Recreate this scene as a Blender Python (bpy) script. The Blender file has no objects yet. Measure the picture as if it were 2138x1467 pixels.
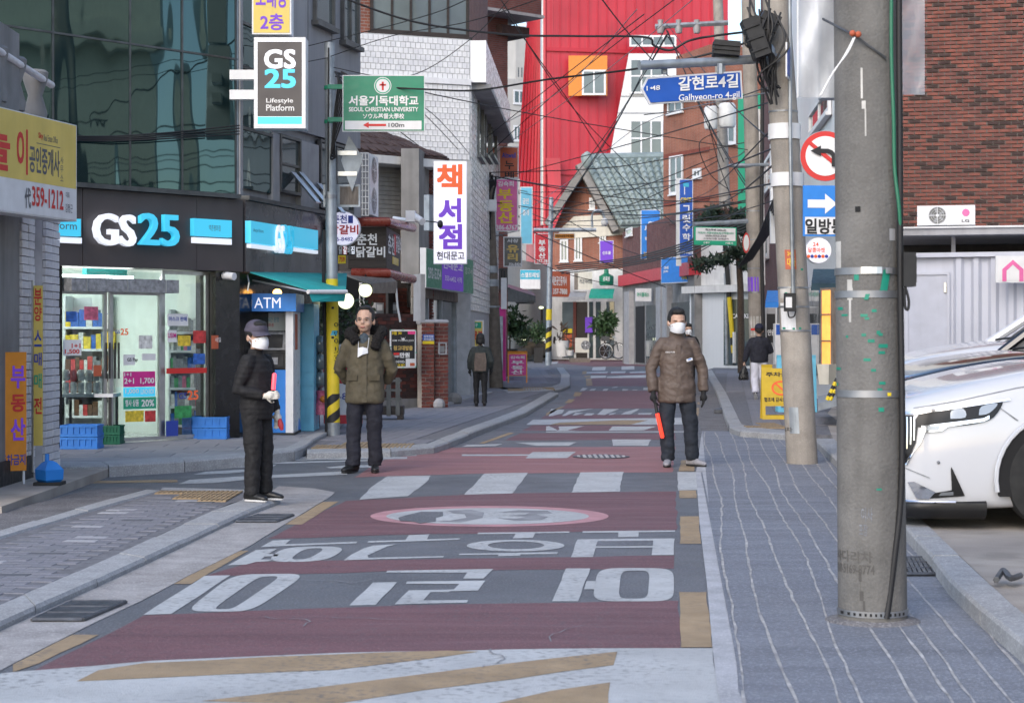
import bpy, bmesh, math, random
import numpy as np
from mathutils import Vector, Matrix, noise as mnoise
from mathutils.bvhtree import BVHTree
random.seed(7)
PI = math.pi
SC = bpy.context.scene
COL = SC.collection

# ---------------------------------------------------------------- camera, sky, sun, exposure
F, CX, HY, H = 3800.0, 1069.0, 702.0, 1.42      # focal length / horizon in photo pixels, eye height in metres
cam_data = bpy.data.cameras.new('camera')
cam = bpy.data.objects.new('camera', cam_data); COL.objects.link(cam)
cam.location = (0, 0, H); cam.rotation_euler = (PI/2, 0, 0)
cam_data.sensor_width = 36.0; cam_data.lens = F/2138*36.0
cam_data.shift_y = -(1467/2-HY)/2138
cam_data.clip_start = 0.1; cam_data.clip_end = 5000
cam_data.dof.use_dof = True; cam_data.dof.focus_distance = 19.0; cam_data.dof.aperture_fstop = 7.0
SC.camera = cam
SUN_EL, SUN_AZ = math.radians(34), math.radians(205)     # azimuth clockwise from +Y
world = bpy.data.worlds.new('World'); SC.world = world; world.use_nodes = True
wn = world.node_tree.nodes; wl = world.node_tree.links
bg = wn['Background']; sky = wn.new('ShaderNodeTexSky'); sky.sky_type = 'NISHITA'
sky.sun_disc = False; sky.sun_elevation = SUN_EL; sky.sun_rotation = SUN_AZ
sky.air_density = 1.0; sky.dust_density = 1.5; sky.ozone_density = 1.0; sky.altitude = 50
wl.new(sky.outputs[0], bg.inputs[0]); bg.inputs[1].default_value = 0.15
sun_d = bpy.data.lights.new('sun', 'SUN'); sun_d.energy = 0.6; sun_d.angle = math.radians(40); sun_d.color = (1, .92, .82)
sun = bpy.data.objects.new('sun', sun_d); COL.objects.link(sun)
sun.rotation_euler = (PI/2-SUN_EL, 0, PI-SUN_AZ)
vs = SC.view_settings
vs.view_transform = 'Standard'; vs.look = 'None'; vs.exposure = 1.05; vs.gamma = 1; vs.use_curve_mapping = False
SC.cycles.max_bounces = 6; SC.cycles.diffuse_bounces = 3; SC.cycles.glossy_bounces = 4
SC.cycles.transmission_bounces = 5; SC.cycles.transparent_max_bounces = 12
SC.cycles.sample_clamp_indirect = 6; SC.cycles.use_denoising = True
SC.cycles.caustics_reflective = False; SC.cycles.caustics_refractive = False

# ---------------------------------------------------------------- coordinates
UP = Vector((0, 0, 1))
def P(x, y, D): return Vector(((x-CX)/F*D, D, H+(HY-y)/F*D))
def G(x, y, z=0.0):
    D = (H-z)*F/(y-HY); return Vector(((x-CX)/F*D, D, z))
class Fr:
    """vertical plane through two photo columns at given distances: a along, b up, c out towards the viewer"""
    def __init__(s, x0, D0, x1, D1):
        s.o = Vector(((x0-CX)/F*D0, D0, 0)); e = Vector(((x1-CX)/F*D1, D1, 0))
        s.u = (e-s.o).normalized(); s.L = (e-s.o).length
        s.n = Vector((s.u.y, -s.u.x, 0))
    def pt(s, a, b, c=0): return s.o+s.u*a+UP*b+s.n*c
    def a(s, x, c=0):
        k = (x-CX)/F; o = s.o+s.n*c
        return (k*o.y-o.x)/(s.u.x-k*s.u.y)
    def D(s, x, c=0): return s.pt(s.a(x, c), 0, c).y
    def b(s, x, y, c=0): return H+(HY-y)/F*s.D(x, c)
    def R(s, x0, y0, x1, y1, c=0):
        m = (x0+x1)/2; return (s.a(x0, c), s.a(x1, c), s.b(m, y1, c), s.b(m, y0, c))
    def mat(s): return Matrix((s.u, UP, s.n)).transposed()

# ---------------------------------------------------------------- mesh collector
class MB:
    def __init__(s): s.v = []; s.f = []
    def add(s, vs, fs):
        k = len(s.v); s.v += [Vector(p) for p in vs]; s.f += [tuple(i+k for i in f) for f in fs]; return s
    def poly(s, pts): return s.add(pts, [tuple(range(len(pts)))])
    def hexa(s, p):   # 8 points: bottom ring 4, top ring 4
        return s.add(p, [(3,2,1,0),(4,5,6,7),(0,1,5,4),(1,2,6,5),(2,3,7,6),(3,0,4,7)])
    def box(s, x0, x1, y0, y1, z0, z1):
        return s.hexa([(x0,y0,z0),(x1,y0,z0),(x1,y1,z0),(x0,y1,z0),(x0,y0,z1),(x1,y0,z1),(x1,y1,z1),(x0,y1,z1)])
    def fb(s, fr, a0, a1, b0, b1, c0, c1):
        return s.hexa([fr.pt(a0,b0,c1),fr.pt(a1,b0,c1),fr.pt(a1,b0,c0),fr.pt(a0,b0,c0),fr.pt(a0,b1,c1),fr.pt(a1,b1,c1),fr.pt(a1,b1,c0),fr.pt(a0,b1,c0)])
    def fr_(s, fr, R, c0, c1): return s.fb(fr, R[0], R[1], R[2], R[3], c0, c1)
    def frame(s, fr, R, t, c0, c1):   # picture frame of four bars
        a0, a1, b0, b1 = R
        s.fb(fr, a0, a1, b0, b0+t, c0, c1); s.fb(fr, a0, a1, b1-t, b1, c0, c1)
        s.fb(fr, a0, a0+t, b0+t, b1-t, c0, c1); return s.fb(fr, a1-t, a1, b0+t, b1-t, c0, c1)
    def prism(s, pts, off):
        n = len(pts); off = Vector(off); q = [Vector(p) for p in pts]
        return s.add(q+[p+off for p in q], [tuple(range(n))[::-1], tuple(range(n, 2*n))]+[(i, (i+1) % n, n+(i+1) % n, n+i) for i in range(n)])
    def tube(s, path, rad, n=8, cap=True, ell=None):
        path = [Vector(p) for p in path]
        if not hasattr(rad, '__len__'): rad = [rad]*len(path)
        rings = []; ref = None
        for i, p in enumerate(path):
            d = (path[min(i+1, len(path)-1)]-path[max(i-1, 0)])
            d = d.normalized() if d.length > 1e-9 else UP
            if ref is None:
                ref = Vector((1, 0, 0)) if abs(d.x) < .8 else Vector((0, 1, 0))
            ref = (ref-d*ref.dot(d)).normalized(); o = d.cross(ref)
            r = rad[i]; ra, rb = r if hasattr(r, '__len__') else (r, r)
            rings.append([p+ref*math.cos(2*PI*k/n)*ra+o*math.sin(2*PI*k/n)*rb for k in range(n)])
        vs = [q for r in rings for q in r]; m = len(path)
        fs = [(i*n+k, i*n+(k+1) % n, (i+1)*n+(k+1) % n, (i+1)*n+k) for i in range(m-1) for k in range(n)]
        if cap: fs += [tuple(range(n))[::-1], tuple(range((m-1)*n, m*n))]
        return s.add(vs, fs)
    def ellip(s, c, r, nu=14, nv=9, R=None):
        c = Vector(c); vs = []; fs = []
        for j in range(nv+1):
            t = PI*j/nv
            for i in range(nu):
                q = 2*PI*i/nu; p = Vector((r[0]*math.sin(t)*math.cos(q), r[1]*math.sin(t)*math.sin(q), r[2]*math.cos(t)))
                if R is not None: p = R @ p
                vs.append(c+p)
        for j in range(nv):
            for i in range(nu):
                a, b = j*nu+i, j*nu+(i+1) % nu; fs.append((a, a+nu, b+nu, b))
        return s.add(vs, fs)
    def build(s, name, m, parent=None, smooth=False, local=False, weld=False):
        off = Vector() if local else OFF.get(parent.name if parent else None, Vector())
        me = bpy.data.meshes.new(name)
        me.from_pydata([tuple(p-off) for p in s.v], [], s.f); 
        me.materials.append(M(m) if isinstance(m, str) else m)
        if smooth:
            me.shade_smooth(); me.set_sharp_from_angle(angle=math.radians(42))
        me.update()
        return link(name, me, parent)
OFF = {}
def link(name, data, parent=None):
    o = bpy.data.objects.new(name, data); COL.objects.link(o)
    if parent is not None:
        o.parent = parent; OFF[o.name] = OFF.get(parent.name, Vector())
    return o
def tag(o, label, cat, group=None, kind=None):
    if label: o['label'] = label
    if cat: o['category'] = cat
    if group: o['group'] = group
    if kind: o['kind'] = kind
    return o
def thing(name, label, cat, loc=(0, 0, 0), group=None):
    o = link(name, None); o.location = loc; OFF[o.name] = Vector(loc); o.empty_display_size = .2
    return tag(o, label, cat, group)
def struct(o): o['kind'] = 'structure'; return o
def copy_tree(o, parent=None):
    c = o.copy(); COL.objects.link(c); c.parent = parent
    for ch in list(o.children): copy_tree(ch, c)
    return c

# ---------------------------------------------------------------- materials
def lin(h):
    if not isinstance(h, str): return tuple(h)
    v = [int(h[i:i+2], 16)/255 for i in (0, 2, 4)]
    return tuple(c/12.92 if c <= .04045 else ((c+.055)/1.055)**2.4 for c in v)
MATS = {}
SPEC = {}
def defm(name, col, **k): SPEC[name] = (col, k)
def M(name):
    if name in MATS: return MATS[name]
    col, k = SPEC[name]; MATS[name] = make_mat(name, col, **k); return MATS[name]
def make_mat(name, col, rough=.6, metal=0, var=.12, scale=6, bump=0, bscale=80, emit=0, ecol=None, spec=.5, dirt=0, dscale=1.2, dcol=None,
             trans=0, alpha=1, coat=0, brick=None, wave=None, streak=0, stretch=None, speck=0, wear=0, wcol=(.11,.112,.12)):
    m = bpy.data.materials.new(name); m.use_nodes = True
    nt = m.node_tree; N = nt.nodes; L = nt.links; b = N['Principled BSDF']
    c = lin(col); base = (*c, 1)
    tc = N.new('ShaderNodeTexCoord'); vec = tc.outputs['Object']
    if stretch:
        mp = N.new('ShaderNodeMapping'); mp.inputs['Scale'].default_value = stretch; L.new(vec, mp.inputs[0]); svec = mp.outputs[0]
    else: svec = vec
    def noise(sc, det=4, v=None):
        n = N.new('ShaderNodeTexNoise'); n.inputs['Scale'].default_value = sc; n.inputs['Detail'].default_value = det
        L.new(v or svec, n.inputs['Vector']); return n.outputs['Fac']
    def ramp(f, lo, hi, c0, c1):
        r = N.new('ShaderNodeMapRange'); r.inputs[1].default_value = lo; r.inputs[2].default_value = hi
        r.inputs[3].default_value = c0; r.inputs[4].default_value = c1; L.new(f, r.inputs[0]); return r.outputs[0]
    def mixc(f, A, B):
        x = N.new('ShaderNodeMix'); x.data_type = 'RGBA'
        if isinstance(f, float): x.inputs[0].default_value = f
        else: L.new(f, x.inputs[0])
        for i, q in ((6, A), (7, B)):
            if isinstance(q, tuple): x.inputs[i].default_value = q
            else: L.new(q, x.inputs[i])
        return x.outputs[2]
    out = None
    if brick:
        br = N.new('ShaderNodeTexBrick'); c2, mc, bw, bh, ms = brick
        ax = N.new('ShaderNodeSeparateXYZ'); L.new(vec, ax.inputs[0]); ad = N.new('ShaderNodeMath'); ad.operation = 'ADD'
        L.new(ax.outputs[0], ad.inputs[0]); L.new(ax.outputs[1], ad.inputs[1])
        cb = N.new('ShaderNodeCombineXYZ'); L.new(ad.outputs[0], cb.inputs[0]); L.new(ax.outputs[2], cb.inputs[1])
        L.new(cb.outputs[0], br.inputs['Vector']); br.inputs['Color1'].default_value = base; br.inputs['Color2'].default_value = (*lin(c2), 1)
        br.inputs['Mortar'].default_value = (*lin(mc), 1); br.inputs['Scale'].default_value = 1; br.inputs['Mortar Size'].default_value = ms
        br.inputs['Brick Width'].default_value = bw; br.inputs['Row Height'].default_value = bh; out = br.outputs['Color']
    src = out if out is not None else base
    if var:
        f = ramp(noise(scale), .3, .7, 0, 1)
        dk = N.new('ShaderNodeHueSaturation'); dk.inputs['Value'].default_value = 1-var*1.6
        lt = N.new('ShaderNodeHueSaturation'); lt.inputs['Value'].default_value = 1+var
        for q in (dk, lt):
            if isinstance(src, tuple): q.inputs['Color'].default_value = src
            else: L.new(src, q.inputs['Color'])
        out = mixc(f, dk.outputs[0], lt.outputs[0])
    if dirt:
        f = ramp(noise(dscale, 6), .48, .72, 0, dirt)
        out = mixc(f, out if out is not None else base, (*lin(dcol), 1) if dcol else tuple(x*.35 for x in c)+(1,))
    if streak:
        mp = N.new('ShaderNodeMapping'); mp.inputs['Scale'].default_value = (7, 7, .35); L.new(vec, mp.inputs[0])
        f = ramp(noise(1.0, 5, mp.outputs[0]), .45, .75, 0, streak)
        out = mixc(f, out if out is not None else base, (.05, .048, .045, 1))
    if wear:
        w = N.new('ShaderNodeMath'); w.operation = 'MULTIPLY'; L.new(ramp(noise(26, 9, vec), .5, .66, 0, 1), w.inputs[0]); L.new(ramp(noise(1.7, 3, vec), .42, .62, .12, wear), w.inputs[1])
        out = mixc(w.outputs[0], out if out is not None else base, (*wcol, 1))
    if speck:
        vo = N.new('ShaderNodeTexNoise'); vo.inputs['Scale'].default_value = 75; vo.inputs['Detail'].default_value = 4; L.new(vec, vo.inputs['Vector'])
        f = ramp(vo.outputs['Fac'], .5, .68, 0, speck)
        out = mixc(f, out if out is not None else base, tuple(min(1, x*2.4+.05) for x in c)+(1,))
    if out is not None: L.new(out, b.inputs['Base Color'])
    else: b.inputs['Base Color'].default_value = base
    b.inputs['Roughness'].default_value = rough; b.inputs['Metallic'].default_value = metal
    b.inputs['Specular IOR Level'].default_value = spec
    if var and not metal and not trans:
        L.new(ramp(noise(scale*2.3), .3, .7, max(0, rough-.1), min(1, rough+.1)), b.inputs['Roughness'])
    if coat: b.inputs['Coat Weight'].default_value = coat; b.inputs['Coat Roughness'].default_value = .05
    if trans: b.inputs['Transmission Weight'].default_value = trans; b.inputs['IOR'].default_value = 1.45
    if alpha < 1: b.inputs['Alpha'].default_value = alpha
    if emit:
        b.inputs['Emission Color'].default_value = (*lin(ecol or col), 1); b.inputs['Emission Strength'].default_value = emit
    if bump:
        n = noise(bscale, 5, vec); bp = N.new('ShaderNodeBump'); bp.inputs['Strength'].default_value = bump; bp.inputs['Distance'].default_value = .02
        L.new(n, bp.inputs['Height']); L.new(bp.outputs[0], b.inputs['Normal'])
    return m

# ---------------------------------------------------------------- lettering
def text_mesh(s, bold=0.0, extrude=0.0, spacing=1.0, res=3):
    key = (s, bold, extrude, spacing)
    if key in TXT: return TXT[key]
    cu = bpy.data.curves.new('lettering', 'FONT'); cu.body = s; cu.size = 1; cu.offset = bold; cu.extrude = extrude
    cu.resolution_u = res; cu.space_character = spacing; cu.fill_mode = 'BOTH' if extrude else 'FRONT'
    o = bpy.data.objects.new('lettering', cu); WORK.collection.objects.link(o)
    WORK.view_layers[0].update(); dg = WORK.view_layers[0].depsgraph
    me = bpy.data.meshes.new_from_object(o.evaluated_get(dg)); bpy.data.objects.remove(o); bpy.data.curves.remove(cu)
    co = np.empty(len(me.vertices)*3); me.vertices.foreach_get('co', co); co = co.reshape(-1, 3)
    if len(co) == 0: TXT[key] = None; return None
    TXT[key] = (co, [tuple(p.vertices) for p in me.polygons], co.min(0), co.max(0)); bpy.data.meshes.remove(me); return TXT[key]
TXT = {}
WORK = bpy.data.scenes.new('workshop')      # empty side scene used only to turn letters and soft shapes into meshes; removed at the end
def text(s, m, parent, fr, R, c=.004, bold=0.0, extrude=0.0, spacing=1.0, keep=False, name='lettering'):
    """letters stretched to fill the rectangle R=(a0,a1,b0,b1) of the plane, c metres proud of it"""
    fat = bold >= .015 and not extrude; t = text_mesh(s, .006 if fat else bold, 0.0, spacing)
    if t is None: return None
    co, fs, lo, hi = t; a0, a1, b0, b1 = R
    sx = (a1-a0)/(hi[0]-lo[0]); sy = (b1-b0)/(hi[1]-lo[1]); ox = oy = 0
    if keep:
        k = min(sx, sy); ox = (a1-a0-k*(hi[0]-lo[0]))/2; oy = (b1-b0-k*(hi[1]-lo[1]))/2; sx = sy = k
    mb = MB(); pts = [fr.pt(a0+ox+(p[0]-lo[0])*sx, b0+oy+(p[1]-lo[1])*sy, c+extrude) for p in co]
    mb.add(pts, fs)
    if fat:   # heavier strokes: four shifted copies, each a hair above the last
        for i, (dx, dy) in enumerate(((1, 1), (-1, 1), (1, -1), (-1, -1))):
            k = bold*.75; d = (c if c > .012 else .004)*.06*(i+1); mb.add([fr.pt(a0+ox+(p[0]-lo[0]+dx*k)*sx, b0+oy+(p[1]-lo[1]+dy*k)*sy, c+d) for p in co], fs)
    if extrude:
        n = len(pts); mb.add([p-fr.n*extrude for p in pts], [])
        cnt = {}
        for f in fs:
            for i in range(len(f)):
                e = (f[i], f[(i+1) % len(f)]); cnt[e] = 1
        for (i, j) in list(cnt):
            if (j, i) not in cnt: mb.f.append((i, i+n, j+n, j))
    return mb.build(name, m, parent)

# ---------------------------------------------------------------- repeated pieces
def unit_box(name, m, sx, sy, sz, bev=.0):
    mb = MB()
    if bev:
        b = bev
        mb.add([(-sx/2,-sy/2,0),(sx/2,-sy/2,0),(sx/2,sy/2,0),(-sx/2,sy/2,0),(-sx/2,-sy/2,sz-b),(sx/2,-sy/2,sz-b),(sx/2,sy/2,sz-b),(-sx/2,sy/2,sz-b),
                (-sx/2+b,-sy/2+b,sz),(sx/2-b,-sy/2+b,sz),(sx/2-b,sy/2-b,sz),(-sx/2+b,sy/2-b,sz)],
               [(0,1,5,4),(1,2,6,5),(2,3,7,6),(3,0,4,7),(4,5,9,8),(5,6,10,9),(6,7,11,10),(7,4,8,11),(8,9,10,11)])
    else:
        mb.add([(-sx/2,-sy/2,0),(sx/2,-sy/2,0),(sx/2,sy/2,0),(-sx/2,sy/2,0),(-sx/2,-sy/2,sz),(sx/2,-sy/2,sz),(sx/2,sy/2,sz),(-sx/2,sy/2,sz)],
               [(0,1,5,4),(1,2,6,5),(2,3,7,6),(3,0,4,7),(4,5,6,7)])
    me = bpy.data.meshes.new(name); me.from_pydata([tuple(p) for p in mb.v], [], mb.f); me.materials.append(M(m)); me.update(); return me, mb
def scatter_pieces(name, parent, items, mats, sx, sy, sz, bev=0, limit=300):
    """items: (world Vector base centre, 3x3 rotation with z = outwards). The first `limit` become objects, the rest one joined part per colour."""
    meshes = [unit_box(name, m, sx, sy, sz, bev) for m in mats]; off = OFF.get(parent.name, Vector()); rest = {}
    for i, (p, R) in enumerate(items):
        k = random.randrange(len(mats))
        if i < limit:
            o = link(name, meshes[k][0], parent); o.matrix_local = Matrix.Translation(p-off) @ R.to_4x4()
        else:
            rest.setdefault(k, MB()).add([p+R @ v for v in meshes[k][1].v], meshes[k][1].f)
    for k, mb in rest.items():
        o = mb.build(name+'_field', mats[k], parent); o['kind'] = 'stuff'
def bricks(name, parent, fr, R, bw, bh, gap, depth, mats, bond=.5, c=0.0, limit=300, skip=None, bev=0, key=None):
    a0, a1, b0, b1 = R; rot = Matrix((fr.u, UP, fr.n)).transposed(); items = []
    rows = int((b1-b0)/bh); bh = (b1-b0)/max(rows, 1)
    for j in range(rows):
        b = b0+(j+.5)*bh; a = a0-(bw*bond if j % 2 else 0)
        while a < a1-gap*2:
            lo, hi = max(a, a0), min(a+bw, a1)
            k = (hi-lo-gap)/(bw-gap)
            if k > .2 and not (skip and skip((lo+hi)/2, b)):
                items.append((fr.pt((lo+hi)/2, b, c+random.uniform(-.2, .2)*depth), rot if k > .97 else Matrix((fr.u*k, UP, fr.n)).transposed()))
            a += bw
    if key: items.sort(key=key)
    scatter_pieces(name, parent, items, mats, bw-gap, bh-gap, depth, bev, limit)
def inside(p, poly):
    r = False; n = len(poly)
    for i in range(n):
        x0, y0 = poly[i][:2]; x1, y1 = poly[(i+1) % n][:2]
        if (y0 > p[1]) != (y1 > p[1]) and p[0] < (x1-x0)*(p[1]-y0)/(y1-y0)+x0: r = not r
    return r
def pavers(name, parent, poly, d, pw, ph, gap, z, mats, h=.012, bond=.5, limit=300, holes=()):
    d = Vector((d[0], d[1], 0)).normalized(); e = Vector((-d.y, d.x, 0)); R = Matrix((d, e, UP)).transposed()
    us = [Vector(p).dot(d) for p in poly]; ws = [Vector(p).dot(e) for p in poly]; items = []
    j = 0; w = min(ws)
    while w < max(ws):
        u = min(us)-(pw*bond if j % 2 else 0)
        while u < max(us):
            cs = [d*(u+pw*i)+e*(w+ph*k) for i in (.02, .98) for k in (.05, .95)]
            if all(inside(c, poly) for c in cs) and not any(inside(c, hh) for c in cs for hh in holes):
                p = d*(u+pw/2)+e*(w+ph/2); p.z = z+random.uniform(-.0015, .0015); items.append((p, R))
            u += pw
        w += ph; j += 1
    items.sort(key=lambda t: t[0].y)
    scatter_pieces(name, parent, items, mats, pw-gap, ph-gap, h, .003, limit)
def wire(name, pts, r, m='cable_black', sag=0, label=None, group=None, cat='cable', n=6, parent=None):
    """cable through photo points (x, y, D); sag in metres for each span"""
    q = [P(*p) if len(p) == 3 and not isinstance(p, Vector) else p for p in pts]; path = []
    for i in range(len(q)-1):
        k = 14 if sag else 2
        for t in range(k if i < len(q)-2 else k+1):
            f = t/k; p = q[i].lerp(q[i+1], f); p.z -= sag*4*f*(1-f); path.append(p)
    o = MB().tube(path, r, n).build(name, m, parent, smooth=True)
    if label: tag(o, label, cat, group)
    return o
def catmull(pts, k=6):
    pts = [Vector(p) for p in pts]; out = []
    for i in range(len(pts)-1):
        p0, p1, p2, p3 = pts[max(i-1, 0)], pts[i], pts[i+1], pts[min(i+2, len(pts)-1)]
        for j in range(k):
            t = j/k; out.append(.5*((2*p1)+(p2-p0)*t+(2*p0-5*p1+4*p2-p3)*t*t+(3*p1-p0-3*p2+p3)*t**3))
    return out+[pts[-1]]
# ================================================================ materials of the setting
defm('asphalt', (.125,.13,.142), rough=.62, var=.14, scale=1.1, bump=.35, bscale=160, dirt=.35, dscale=.5, dcol=(.16,.16,.165), speck=.45)
defm('asphalt_old', (.15,.145,.15), rough=.9, var=.2, scale=3, bump=.5, bscale=70, speck=.5)
defm('gutter_concrete', (.36,.345,.34), rough=.9, var=.16, scale=5, bump=.3, bscale=120, dirt=.55, dscale=.9, dcol=(.2,.185,.175), speck=.25)
defm('apron', (.185,.197,.228), rough=.6, var=.12, scale=1.5, bump=.35, bscale=130, dirt=.35, dscale=.7, dcol=(.13,.135,.15), speck=.4, stretch=(.5,2,1))
defm('groove_line', (.43,.42,.415), rough=.9, var=.25, scale=9, dirt=.6, dscale=5, dcol=(.22,.22,.25))
defm('pale_concrete', (.42,.43,.46), rough=.9, var=.12, scale=4, bump=.3, bscale=90, dirt=.5, dscale=1.6, dcol=(.25,.25,.27), speck=.2)
defm('parking_concrete', (.4,.36,.32), rough=.9, var=.22, scale=2.2, bump=.4, bscale=60, dirt=.6, dscale=1.1, dcol=(.22,.2,.19))
defm('kerb_granite', (.33,.335,.345), rough=.85, var=.1, scale=9, bump=.2, bscale=140, speck=.3, dirt=.3, dscale=1.5, dcol=(.2,.19,.18))
defm('paver_grey', (.2,.2,.225), rough=.88, var=.12, scale=7, bump=.3, bscale=150, speck=.2)
defm('paver_grey2', (.21,.21,.235), rough=.88, var=.12, scale=7, bump=.3, bscale=150, speck=.2)
defm('paver_grey3', (.185,.188,.21), rough=.88, var=.12, scale=7, bump=.3, bscale=150, speck=.2)
defm('paver_dark', (.11,.115,.13), rough=.88, var=.12, scale=7, speck=.2)
defm('paver_pale', (.36,.36,.38), rough=.88, var=.1, scale=7, speck=.2)
defm('paver_joint', (.17,.17,.185), rough=.95, var=.2, scale=14, bump=.3)
defm('slab', (.29,.29,.305), rough=.85, var=.12, scale=2, bump=.2, bscale=90, dirt=.45, dscale=1.3, dcol=(.18,.18,.19))
defm('slab2', (.27,.272,.29), rough=.85, var=.12, scale=2, bump=.2, bscale=90, dirt=.45, dscale=1.3, dcol=(.18,.18,.19))
defm('tactile', (.34,.25,.15), rough=.85, var=.16, scale=8, dirt=.5, dscale=3, dcol=(.3,.24,.18))
defm('paint_red', (.172,.082,.09), rough=.62, var=.16, scale=1.6, bump=.45, bscale=150, dirt=.45, dscale=.8, wear=.5, dcol=(.15,.075,.08), speck=.35, stretch=(.35,2.2,1))
defm('paint_pink_red', (.32,.15,.15), rough=.62, var=.14, scale=1.6, bump=.4, bscale=150, dirt=.45, dscale=.8, wear=.4, dcol=(.24,.12,.12), speck=.2, stretch=(.35,2.2,1))
defm('paint_white', (.5,.515,.52), rough=.65, var=.08, scale=3, bump=.3, bscale=130, dirt=.5, dscale=1.4, wear=.6, dcol=(.36,.37,.375))
defm('paint_yellow', (.37,.27,.165), rough=.78, var=.12, scale=4, bump=.3, bscale=130, dirt=.5, dscale=1.5, wear=.6, dcol=(.36,.26,.15))
defm('paint_pink', (.5,.27,.29), rough=.8, var=.12, scale=4, dirt=.4, dscale=3, dcol=(.4,.18,.2))
defm('paint_grey', (.27,.275,.29), rough=.8, var=.2, scale=5)
defm('iron', (.13,.135,.145), rough=.55, metal=.7, var=.2, scale=12, bump=.2)
defm('iron_pale', (.42,.42,.45), rough=.6, metal=.2, var=.25, scale=22)
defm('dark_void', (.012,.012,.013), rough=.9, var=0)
defm('dirt_crack', (.2,.17,.14), rough=1, var=.3, scale=20)

# ================================================================ ground sheets
road = struct(MB().box(-400, 400, -60, 1500, -.3, 0).build('road', 'asphalt'))
def gpoly(pts, z): return [G(x, y, z) for x, y in pts]
def mark(name, pts, m, z=.0015, parent=None):
    return MB().poly(gpoly(pts, z)[::-1]).build(name, m, parent or road)
def sheet(name, pts, m, z, base=-.05):
    q = gpoly(pts, z); mb = MB(); n = len(q)
    area = sum(q[i].x*q[(i+1) % n].y-q[(i+1) % n].x*q[i].y for i in range(n))
    if area < 0: q = q[::-1]
    return struct(mb.prism([Vector((p.x, p.y, base)) for p in q], (0, 0, z-base)).build(name, m))
def wob(p, q, n, amp):
    out = []
    for i in range(n):
        v = p.lerp(q, i/n); out.append(v+Vector((random.uniform(-amp, amp), random.uniform(-amp, amp)*2, 0)) if i else v)
    return out
def rough_mark(name, pts, m, z=.0015, amp=.012, step=.25):
    """painted shape with a slightly worn, wandering edge"""
    q = gpoly(pts, z); out = []
    for i in range(len(q)):
        a, b = q[i], q[(i+1) % len(q)]; out += wob(a, b, max(1, min(12, int((b-a).length/step))), amp)
    return MB().poly(out[::-1]).build(name, m, road)

# --- right-hand apron of scored paving
APR = [(1466,899),(1640,902),(1715,935),(1891,1108),(1973,1206),(2110,1322),(2240,1430),(2330,1530),(1590,1530),(1541,1440),(1537,1353),(1510,1218),(1484,1095),(1474,985)]
apron = sheet('paved_apron', APR, 'apron', .006)
strip = mark('concrete_edge_strip', [(1453,985),(1466,899),(1474,985),(1484,1095),(1510,1218),(1537,1353),(1541,1440),(1590,1530),(1520,1530),(1498,1440),(1488,1353),(1476,1218),(1461,1095)], 'pale_concrete', .0055, apron)
mark('seam_line', [(1463,985),(1466,985),(1489,1095),(1512,1218),(1540,1353),(1552,1440),(1546,1440),(1533,1353),(1507,1218),(1484,1095)], 'apron', .009, apron)
for i in range(10):
    p0 = G(1473+24.5*i, 901, .0085); p1 = G(1564+82*i-i*i*.9, 1439, .0085); p1 = p1+(p1-p0)*.12; n = 90; path = []
    ph = random.uniform(0, 6)
    for k in range(n+1):
        t = k/n; v = p0.lerp(p1, t); w = .02*math.sin(t*23+ph)*random.uniform(.4, 1)+.028*math.sin(t*9+ph*2)+random.uniform(-.006, .006)
        path.append(v+Vector((w, 0, 0)))
    if i == 4:   # broken by the foot of the pole
        path = [q for q in path]
    mb = MB(); w0 = .0075
    vs = []
    for q in path:
        w = w0*random.uniform(.55, 1.25); vs += [q-Vector((w, 0, 0)), q+Vector((w, 0, 0))]
    mb.add(vs, [(2*k, 2*k+1, 2*k+3, 2*k+2) for k in range(n)]); mb.build('groove_line', 'groove_line', apron)

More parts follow.
